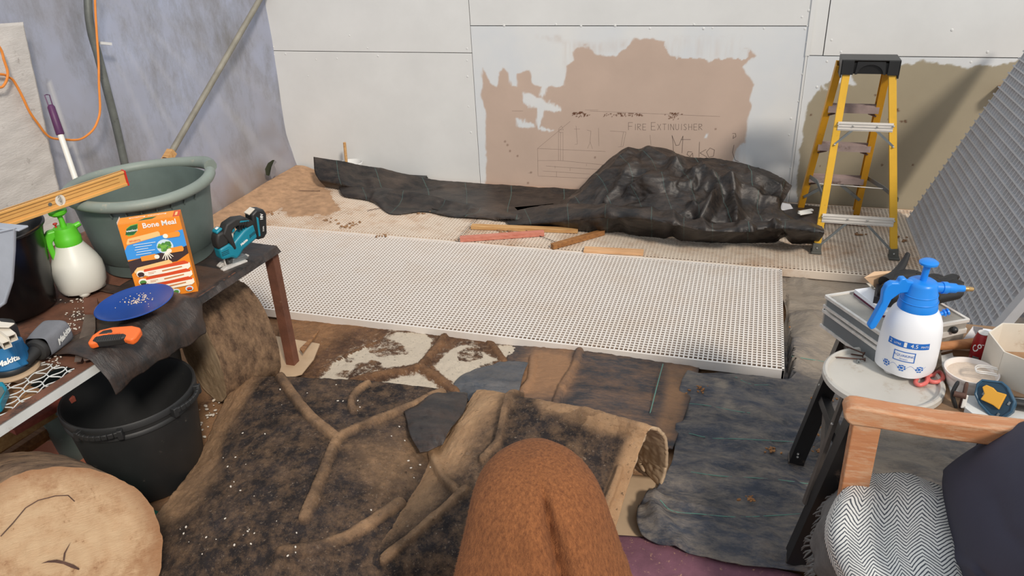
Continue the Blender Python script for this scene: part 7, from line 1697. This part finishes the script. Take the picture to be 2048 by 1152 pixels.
# ---- aluminium flight case, partly open
zc0 = zw
P0 = G(1690, 668, zc0); 
c1 = G(1778, 716, zc0); c2 = G(1915, 690, zc0)
bl_ = G(1688, 655, ZW+0.045); 
fx0 = G(1795, 735, zc0); 
lft = Vector((G(1690, 662, zc0).x, G(1690, 662, zc0).y, zc0)); frt = G(1790, 722, zc0); rgt = G(1922, 692, zc0)
ex_ = (rgt-frt); ex_ = Vector((ex_.x, ex_.y, 0)); Wc = ex_.length; ex_.normalize(); ey_ = Vector((-ex_.y, ex_.x, 0))
Dc = max(0.20, (lft-frt).dot(ey_)); 
Wc = 0.30; frt = rgt-ex_*Wc*1.0
Dc = 0.25
print('CASE', Wc, Dc, ex_, (lft-frt))
cs = thing('flight_case', 'scuffed aluminium tool case lying slightly open behind the sprayer', 'case', mat=basis(frt, ex_, ey_, (0, 0, 1)))
def casebox(x0, x1, y0, y1, z0, z1, Mx, nm):
    mb = MB(); mb.box(((x0+x1)/2, (y0+y1)/2, (z0+z1)/2), (x1-x0, y1-y0, z1-z0), Mx); mb.build(nm, 'case_alu', cs, smooth=0, bevel=0.003)
    mb = MB(); mb.box((x0-0.0006, (y0+y1)/2, (z0+z1)/2), (0.001, (y1-y0)*0.92, (z1-z0)*0.8), Mx); mb.build('side_panel', 'case_grey', cs, smooth=0)
    for (y, z) in ((y0, z0), (y0, z1), (y1, z1)):
        mb = MB(); mb.beam(Mx @ Vector((x0-0.001, y, z)), Mx @ Vector((x1+0.001, y, z)), (0.009, 0.009)); mb.build('edge_trim', 'alu', cs, smooth=0)
    for x in (x0, x1):
        for z in (z0, z1): mb = MB(); mb.beam(Mx @ Vector((x, y0-0.001, z)), Mx @ Vector((x, y1+0.001, z)), (0.009, 0.009)); mb.build('edge_trim', 'alu', cs, smooth=0)
casebox(0, Wc, 0, Dc, 0.0, 0.052, Matrix(), 'case_base')
Mlid = T(0, Dc, 0.056) @ R(-5, 'X') @ T(0, -Dc, 0)
Mlid = T(0, 0, 0.056) @ T(Wc, 0, 0) @ R(2.5, 'Y') @ T(-Wc, 0, 0)
casebox(0, Wc, 0, Dc, 0.0, 0.032, Mlid, 'case_lid')
for x in (0.62*Wc,):
    mb = MB(); mb.box((x, -0.004, 0.056), (0.028, 0.006, 0.026)); mb.build('latch', 'rust', cs, smooth=0, bevel=0.001)
mb = MB(); mb.ball((Wc*0.82, -0.010, 0.072), 0.011, 14); mb.build('handle_knob', 'black_plastic', cs)
mb = MB(); mb.ball((Wc*0.70, -0.006, 0.012), 0.010, 14, 0, None, (1.5, 1, .8)); mb.build('handle_knob', 'black_plastic', cs)
Mcs = wmat(cs); ztop_c = zc0+0.094
# black printed box on the case
def on_case(u, v, z=0.0): return G(u, v, ztop_c+z)
a = on_case(1790, 628); b = on_case(1862, 640)
ex2 = (b-a); ex2 = Vector((ex2.x, ex2.y, 0)).normalized(); ey2 = Vector((-ex2.y, ex2.x, 0))
zb_ = zup((b.x, b.y), 1872, 606)-ztop_c; 
pb_ = basis(b-ex2*0.16+Vector((0, 0, 0.002)), ex2, ey2, (0, 0, 1)); bh = 0.045
t = thing('fixings_box', 'small black card box with gold print on the aluminium case', 'box', mat=pb_)
mb = MB(); mb.box((0.08, 0.045, bh/2), (0.16, 0.09, bh)); mb.build('box_body', 'box_black', t, smooth=0, bevel=0.001)
Mff = basis((0, -0.0004, 0), (1, 0, 0), (0, 0, 1), (0, -1, 0))
lettering('lettering', 'fix', 0.036, 'gold', Mff @ T(0.137, bh*0.42, 0.0005), t, shear=0.2)
lettering('lettering', '338', 0.013, 'gold', Mff @ T(0.146, bh*0.84, 0.0005), t, shear=0.2)
mb = MB(); mb.box((0.08, -0.0006, 0.004), (0.155, 0.0006, 0.007)); mb.build('maroon_band', 'maroon', t, smooth=0)
# white and maroon packet
a = on_case(1768, 600); mb = MB(); mb.box((0, 0, 0.011), (0.055, 0.15, 0.022)); mb.box((0, -0.0, 0.006), (0.056, 0.151, 0.008), None, 1)
o = mb.build('packet', ['paper', 'maroon'], smooth=0, bevel=0.001); o.location = on_case(1752, 612)+Vector((0.0, 0.0, 0.002)); o.rotation_euler = (0, 0, math.radians(28)); tag(o, 'white and maroon packet on the aluminium case behind the sprayer handle', 'packet')
# cardboard tray
gz = ztop_c+0.045
t = thing('cardboard_tray', 'small brown folded cardboard tray behind the sprayer handle', 'box', tuple(G(1760, 570, gz)))
q = [G(1728, 555, gz+0.02), G(1748, 543, gz+0.03), G(1800, 541, gz+0.03), G(1790, 556, gz)]
mb = MB(); mb.add(q, [(0, 1, 2, 3)]); mb.build('tray_flap', 'card', t, world=True, smooth=0, solid=0.002)
q = [G(1728, 555, gz+0.02), G(1790, 556, gz), G(1775, 580, gz-0.02), G(1752, 578, gz-0.03)]
mb = MB(); mb.add(q, [(0, 1, 2, 3)]); mb.build('tray_flap', 'card', t, world=True, smooth=0, solid=0.002)
q = [G(1732, 566, gz), G(1738, 566, gz), G(1748, 574, gz-0.02), G(1744, 578, gz-0.02)]
mb = MB(); mb.add(q, [(0, 1, 2, 3)]); mb.build('tray_flap', 'card_white', t, world=True, smooth=0, solid=0.003)
# ---- work gloves
def glove(name, label, palm, fingers, thumb, cuff, z, acc=True):
    t = thing(name, label, 'glove', tuple(G(*palm[0][:2], z)))
    P_ = [G(u, v, z+dz_) for u, v, r_, dz_ in palm]
    Q = crom(np.array([p[:] for p in P_]), 20); rr_ = crom(np.array([[r_, 0, 0] for u, v, r_, dz_ in palm]), 20)[:, 0]
    mb = MB(); mb.tube([Vector(p) for p in Q], list(rr_), 18)
    me = mb; me.build('palm', 'glove', t, world=True)
    for fpts in fingers+([thumb] if thumb else []):
        Q = crom(np.array([G(u, v, z+dz_)[:] for u, v, dz_ in fpts]), 14); rs_ = [0.020*(1-0.25*k/13) for k in range(13)]+[0.006]
        mb = MB(); mb.tube([Vector(p) for p in Q], rs_, 12); mb.build('thumb' if fpts is thumb else 'finger', 'glove', t, world=True)
    return t
gz = ztop_c+0.055
t = glove('work_glove', 'black work glove with red trim lying on the case behind the sprayer nozzle', [(1770, 592, .034, 0), (1800, 584, .042, .005), (1840, 582, .050, .008), (1868, 588, .044, .0)],
          [[(1850, 566, .01), (1868, 558, .012), (1886, 562, .008)], [(1860, 575, .01), (1886, 566, .012), (1905, 558, .01), (1914, 562, .006)], [(1866, 585, .005), (1890, 578, .006), (1912, 570, .006), (1925, 574, .0)], [(1868, 596, .0), (1890, 592, .0), (1912, 588, .0), (1918, 582, .0)]], None, None, gz)
mb = MB(); P_ = crom(np.array([G(u, v, gz-0.03)[:] for u, v in ((1770, 604), (1810, 612), (1850, 606), (1880, 600), (1908, 592))]), 16); mb.tube([Vector(p) for p in P_], 0.008, 8); mb.build('red_trim', 'red', t, world=True, label='red trim')
t = thing('work_glove', 'black glove cuff and finger standing up behind the sprayer', 'glove', tuple(G(1800, 555, gz)))
P_ = crom(np.array([G(u, v, gz+dz_)[:] for u, v, dz_ in ((1770, 566, .0), (1790, 550, .01), (1806, 528, .03), (1815, 510, .05))]), 16); mb = MB(); mb.tube([Vector(p) for p in P_], [0.022-0.0145*(k/15)**0.8 for k in range(16)], 14); mb.ball(tuple(P_[-1]), 0.0085, 10); mb.build('finger', 'glove', t, world=True)
P_ = crom(np.array([G(u, v, gz+dz_)[:] for u, v, dz_ in ((1765, 585, -.02), (1790, 560, .0), (1830, 556, .0), (1850, 570, .0))]), 16); mb = MB(); mb.tube([Vector(p) for p in P_], [0.012+0.014*math.sin(PI*k/15) for k in range(16)], 14); mb.build('palm', 'glove', t, world=True)
# ================================================================ ARMCHAIR WITH HERRINGBONE THROW
ZA = 0.72
a0p = G(1697, 800, ZA); a1p = G(2048, 845, ZA)
ya = (a0p.y+a1p.y)/2
ax0 = a0p.x; dirx = Vector((a1p.x-a0p.x, (a1p.y-a0p.y), 0)).normalized()
ch = thing('armchair', 'worn wooden armchair at the bottom right carrying the herringbone throw', 'chair', (ax0+0.3, a0p.y-0.25, 0))
side = Vector((dirx.y, -dirx.x, 0))
if side.y > 0: side = -side      # toward the camera
Ar = basis(a0p, dirx, (0, 0, 1), side)
arm = [(0.014, -0.058), (0.004, -0.052), (-0.006, -0.040), (-0.010, -0.026), (-0.008, -0.012), (0.004, -0.002), (0.020, 0.0), (0.10, -0.006), (0.20, -0.010), (0.32, -0.008), (0.62, 0.0), (0.62, -0.052), (0.32, -0.062), (0.20, -0.064), (0.08, -0.058)]
mb = MB(); mb.prism(arm, -0.028, 0.028, Ar); mb.build('armrest', 'chairwood', ch, world=True, smooth=50, bevel=0.006, seg=3)
pb2 = G(1713, 945, 0.43)
ptop = Ar @ Vector((0.050, -0.05, 0.0)); 
pbx = G(1692, 940, 0.44); pbx = pbx+dirx*0.035
mb = MB(); mb.beam((pbx.x-0.016, ptop.y-0.0, 0.0), (ptop.x, ptop.y, ptop.z), (0.066, 0.048), up=(0, 1, 0)); mb.build('leg', 'chairwood', ch, world=True, smooth=0, bevel=0.003)
mb = MB(); mb.beam((pbx.x+0.62, ptop.y, 0), (ptop.x+0.57, ptop.y, 1.0), (0.06, 0.045), up=(0, 1, 0)); mb.build('leg', 'chairwood', ch, world=True, smooth=0, bevel=0.003)
for yy in (-0.60,):
    mb = MB(); mb.beam((pbx.x, ptop.y+yy, 0), (pbx.x, ptop.y+yy, 0.42), (0.06, 0.045), up=(0, 1, 0)); mb.build('leg', 'chairwood', ch, world=True, smooth=0, bevel=0.003)
    mb = MB(); mb.beam((pbx.x+0.62, ptop.y+yy, 0), (pbx.x+0.60, ptop.y+yy, 0.9), (0.06, 0.045), up=(0, 1, 0)); mb.build('leg', 'chairwood', ch, world=True, smooth=0, bevel=0.003)
mb = MB(); mb.box((pbx.x+0.31, ptop.y-0.32, 0.385), (0.62, 0.60, 0.03)); mb.build('seat_board', 'chairwood', ch, world=True, smooth=0, bevel=0.004)
mb = MB(); mb.box((pbx.x+0.32, ptop.y-0.03, 0.36), (0.6, 0.025, 0.07)); mb.build('seat_rail', 'chairwood', ch, world=True, smooth=0, bevel=0.002)
rows = [[(1700, 985, .41), (1722, 958, .43), (1745, 945, .44), (1785, 952, .445), (1830, 962, .44), (1880, 970, .44), (1950, 985, .43), (2020, 1010, .42)],
        [(1676, 1000, .41), (1700, 985, .455), (1740, 980, .475), (1790, 990, .46), (1840, 1000, .47), (1900, 1008, .47), (1960, 1020, .46), (2030, 1040, .45)],
        [(1655, 1050, .40), (1680, 1045, .455), (1730, 1042, .48), (1790, 1050, .465), (1840, 1052, .475), (1900, 1056, .475), (1960, 1070, .46), (2030, 1080, .45)],
        [(1660, 1100, .38), (1685, 1098, .44), (1735, 1098, .475), (1790, 1100, .462), (1840, 1102, .475), (1905, 1105, .475), (1960, 1110, .46), (2030, 1120, .45)],
        [(1680, 1150, .36), (1700, 1150, .42), (1745, 1150, .46), (1800, 1150, .455), (1850, 1152, .465), (1915, 1155, .465), (1970, 1160, .45), (2030, 1160, .44)],
        [(1710, 1215, .33), (1730, 1210, .39), (1770, 1210, .43), (1820, 1210, .43), (1870, 1210, .44), (1930, 1210, .44), (1990, 1210, .43), (2040, 1210, .42)]]
P = surf(rows, 90, 110); N = normals(P)
fold = 0.010*np.sin(np.linspace(0, 1, 110)[None, :]*14+3*fbm(P, 4, 2))*sstep(0, .2, np.linspace(0, 1, 110))[None, :]
P = P+N*(fold+0.004*fbm(P, 14, 3))[..., None]
crs = sstep(0.010, 0.0, segdist(proj(P), [(1755, 945), (1752, 975), (1757, 1040)])/1000)*0.0
th_o = sheet('throw', P, 'herring', uvs=(1.0, 0.95), solid=0.008, smooth=80)
tag(th_o, 'white and grey herringbone throw spread over the armchair seat', 'throw')
hang = [[(1700, 985, .41), (1676, 1000, .41), (1655, 1050, .40), (1660, 1100, .38), (1680, 1150, .36), (1710, 1215, .33)],
        [(1690, 975, .36), (1662, 1010, .36), (1640, 1050, .34), (1645, 1110, .33), (1668, 1160, .31), (1700, 1225, .29)],
        [(1682, 962, .33), (1650, 1020, .30), (1628, 1080, .27), (1630, 1130, .26), (1655, 1175, .25), (1690, 1240, .24)]]
P = surf(hang, 24, 60); P[..., 0] += 0.006*np.sin(np.linspace(0, 26, 60))[None, :]*np.linspace(0, 1, 24)[:, None]
sheet('hanging_edge', P, 'fringe', parent=th_o, solid=0.004, smooth=80)
mb = MB(); edge = P[-1]
for k in range(0, 60, 2):
    p = Vector(edge[k]); 
    for s in range(2):
        e = p+Vector((-0.012-0.012*random.random(), 0.01*random.gauss(0, 1), -0.022-0.012*random.random())); m_ = p.lerp(e, 0.5)+Vector((-0.004, 0.004*random.gauss(0, 1), 0)); mb.tube([p, m_, e], [0.0022, 0.003, 0.0012], 5)
mb.build('tassel_fringe', 'fringe', th_o, world=True, kind='stuff')
# ---- navy cushion leaning at the back of the seat
rows = [[(1886, 948, .45), (1884, 965, .47), (1886, 990, .48), (1895, 1040, .48), (1908, 1090, .48), (1925, 1150, .47), (1950, 1230, .44)],
        [(1890, 936, .52), (1896, 950, .55), (1910, 990, .57), (1925, 1040, .575), (1940, 1090, .57), (1960, 1150, .56), (1985, 1230, .53)],
        [(1930, 905, .58), (1945, 925, .63), (1970, 975, .66), (1990, 1030, .67), (2010, 1090, .67), (2030, 1150, .66), (2055, 1230, .62)],
        [(1985, 872, .66), (2000, 900, .71), (2035, 960, .75), (2065, 1030, .76), (2090, 1090, .76), (2110, 1150, .75), (2140, 1230, .70)],
        [(2050, 842, .72), (2070, 870, .77), (2110, 940, .81), (2150, 1020, .82), (2180, 1090, .82), (2200, 1150, .81), (2230, 1230, .76)],
        [(2140, 830, .72), (2160, 850, .76), (2200, 920, .79), (2240, 1000, .80), (2270, 1080, .80), (2290, 1150, .79), (2320, 1230, .74)]]
P = surf(rows, 60, 70); N = normals(P)
cre = segdist(proj(P), [(1895, 1095), (1925, 1125), (1965, 1150), (2000, 1175)]); P = P-N*(0.007*np.exp(-(cre/9)**2))[..., None]
cre = segdist(proj(P), [(1990, 1000), (2010, 1060), (2048, 1100)]); P = P-N*(0.004*np.exp(-(cre/16)**2))[..., None]
cu_ = sheet('cushion', P, 'navy', solid=0.05, smooth=80)
tag(cu_, 'plump navy blue cushion leaning on the armchair at the right edge', 'cushion')
# ================================================================ BROWN FLEECE OVER A KNEE
kt = G(1070, 938, 0.86); base = Vector((kt.x, kt.y, 0))
nh, na = 80, 120; P = np.zeros((nh, na, 3))
hs = np.linspace(0, 1, nh)
toc = Vector((-kt.x, -kt.y, 0)).normalized(); rgt_ = Vector((toc.y, -toc.x, 0)); rgt_ = -rgt_ if rgt_.dot(Vector(AX[0].tolist())) < 0 else rgt_
for i, s in enumerate(hs):
    dz_ = 0.84*s
    r_ = 0.124*(max(0, 1-(1-min(1, dz_/0.12))**2.8))**0.5+0.05*min(0.40, max(0, dz_-0.05))/0.2
    for j in range(na):
        a = 2*PI*j/na
        fold = 1+0.05*math.sin(3*a+0.4)*min(1, dz_/0.2)+0.03*math.sin(7*a+1)*min(1, dz_/0.3)
        # deep pleat running down the side that faces the camera
        da = (a-PI/2-(0.10)+0.5+0.9*min(1, dz_/0.35)*0.25)
        da = (a-(PI/2-0.16-0.30*min(1, dz_/0.3)))
        pl = -0.034*math.exp(-(da/0.09)**2)*min(1, max(0, (dz_-0.006)/0.05))+0.009*math.exp(-((da-0.30)/0.18)**2)*min(1, dz_/0.08)
        rr_ = r_*fold+pl; cx_ = toc*(0.25*max(0, dz_-0.03)*0.0)
        P[i, j] = (kt.x+rgt_.x*rr_*math.cos(a)+toc.x*rr_*1.05*math.sin(a), kt.y+rgt_.y*rr_*math.cos(a)+toc.y*rr_*1.05*math.sin(a), 0.86+0.03-dz_)
P[..., 2] = np.maximum(P[..., 2], 0.06)
P += 0.002*np.stack([fbm(P, 22, 3)]*3, -1)
mb = MB(); mb.grid(P, closed=True); mb.f = [f[::-1] for f in mb.f]
kn = mb.build('fleece_blanket', 'fleece', loc=(kt.x, kt.y, 0.06), smooth=85)
tag(kn, 'rust brown plush fleece draped over a rounded knee at the bottom centre', 'blanket')
# short pile standing off the fleece
mb = MB(); flat_ = P.reshape(-1, 3); Nn = np.cross(np.roll(P, -1, 1)-np.roll(P, 1, 1), np.gradient(P, axis=0)); Nn /= np.linalg.norm(Nn, axis=-1, keepdims=True)+1e-9
cen = np.array([kt.x, kt.y, 0.7]); sg = np.sign(((P-cen)*Nn).sum(-1))[..., None]; Nn = Nn*sg
vs = []; fs = []; rr2 = np.random.default_rng(3)
M_ = 26000; ii = rr2.random(M_)**0.8*(nh-2)*0.62; jj = rr2.random(M_)*na
for q, (i, j) in enumerate(zip(ii, jj)):
    i0 = int(i); j0 = int(j); f = i-i0; g = j-j0; j1 = (j0+1) % na; j0 %= na
    p = (P[i0, j0]*(1-g)+P[i0, j1]*g)*(1-f)+(P[i0+1, j0]*(1-g)+P[i0+1, j1]*g)*f; n_ = Nn[i0+1, j0]
    if (CAM-p) @ n_ < -0.12: continue
    d_ = n_*0.35+np.array([rr2.normal()*0.35, rr2.normal()*0.35, -0.9+rr2.normal()*0.3]); d_ /= np.linalg.norm(d_); s_ = np.cross(d_, n_)*0.00035; k = len(vs)
    vs += [p-s_, p+s_, p+d_*0.006+n_*0.001]; fs.append((k, k+1, k+2))
mb.add(vs, fs); mb.build('plush_pile', 'fleece_pile', kn, world=True, smooth=0, kind='stuff')
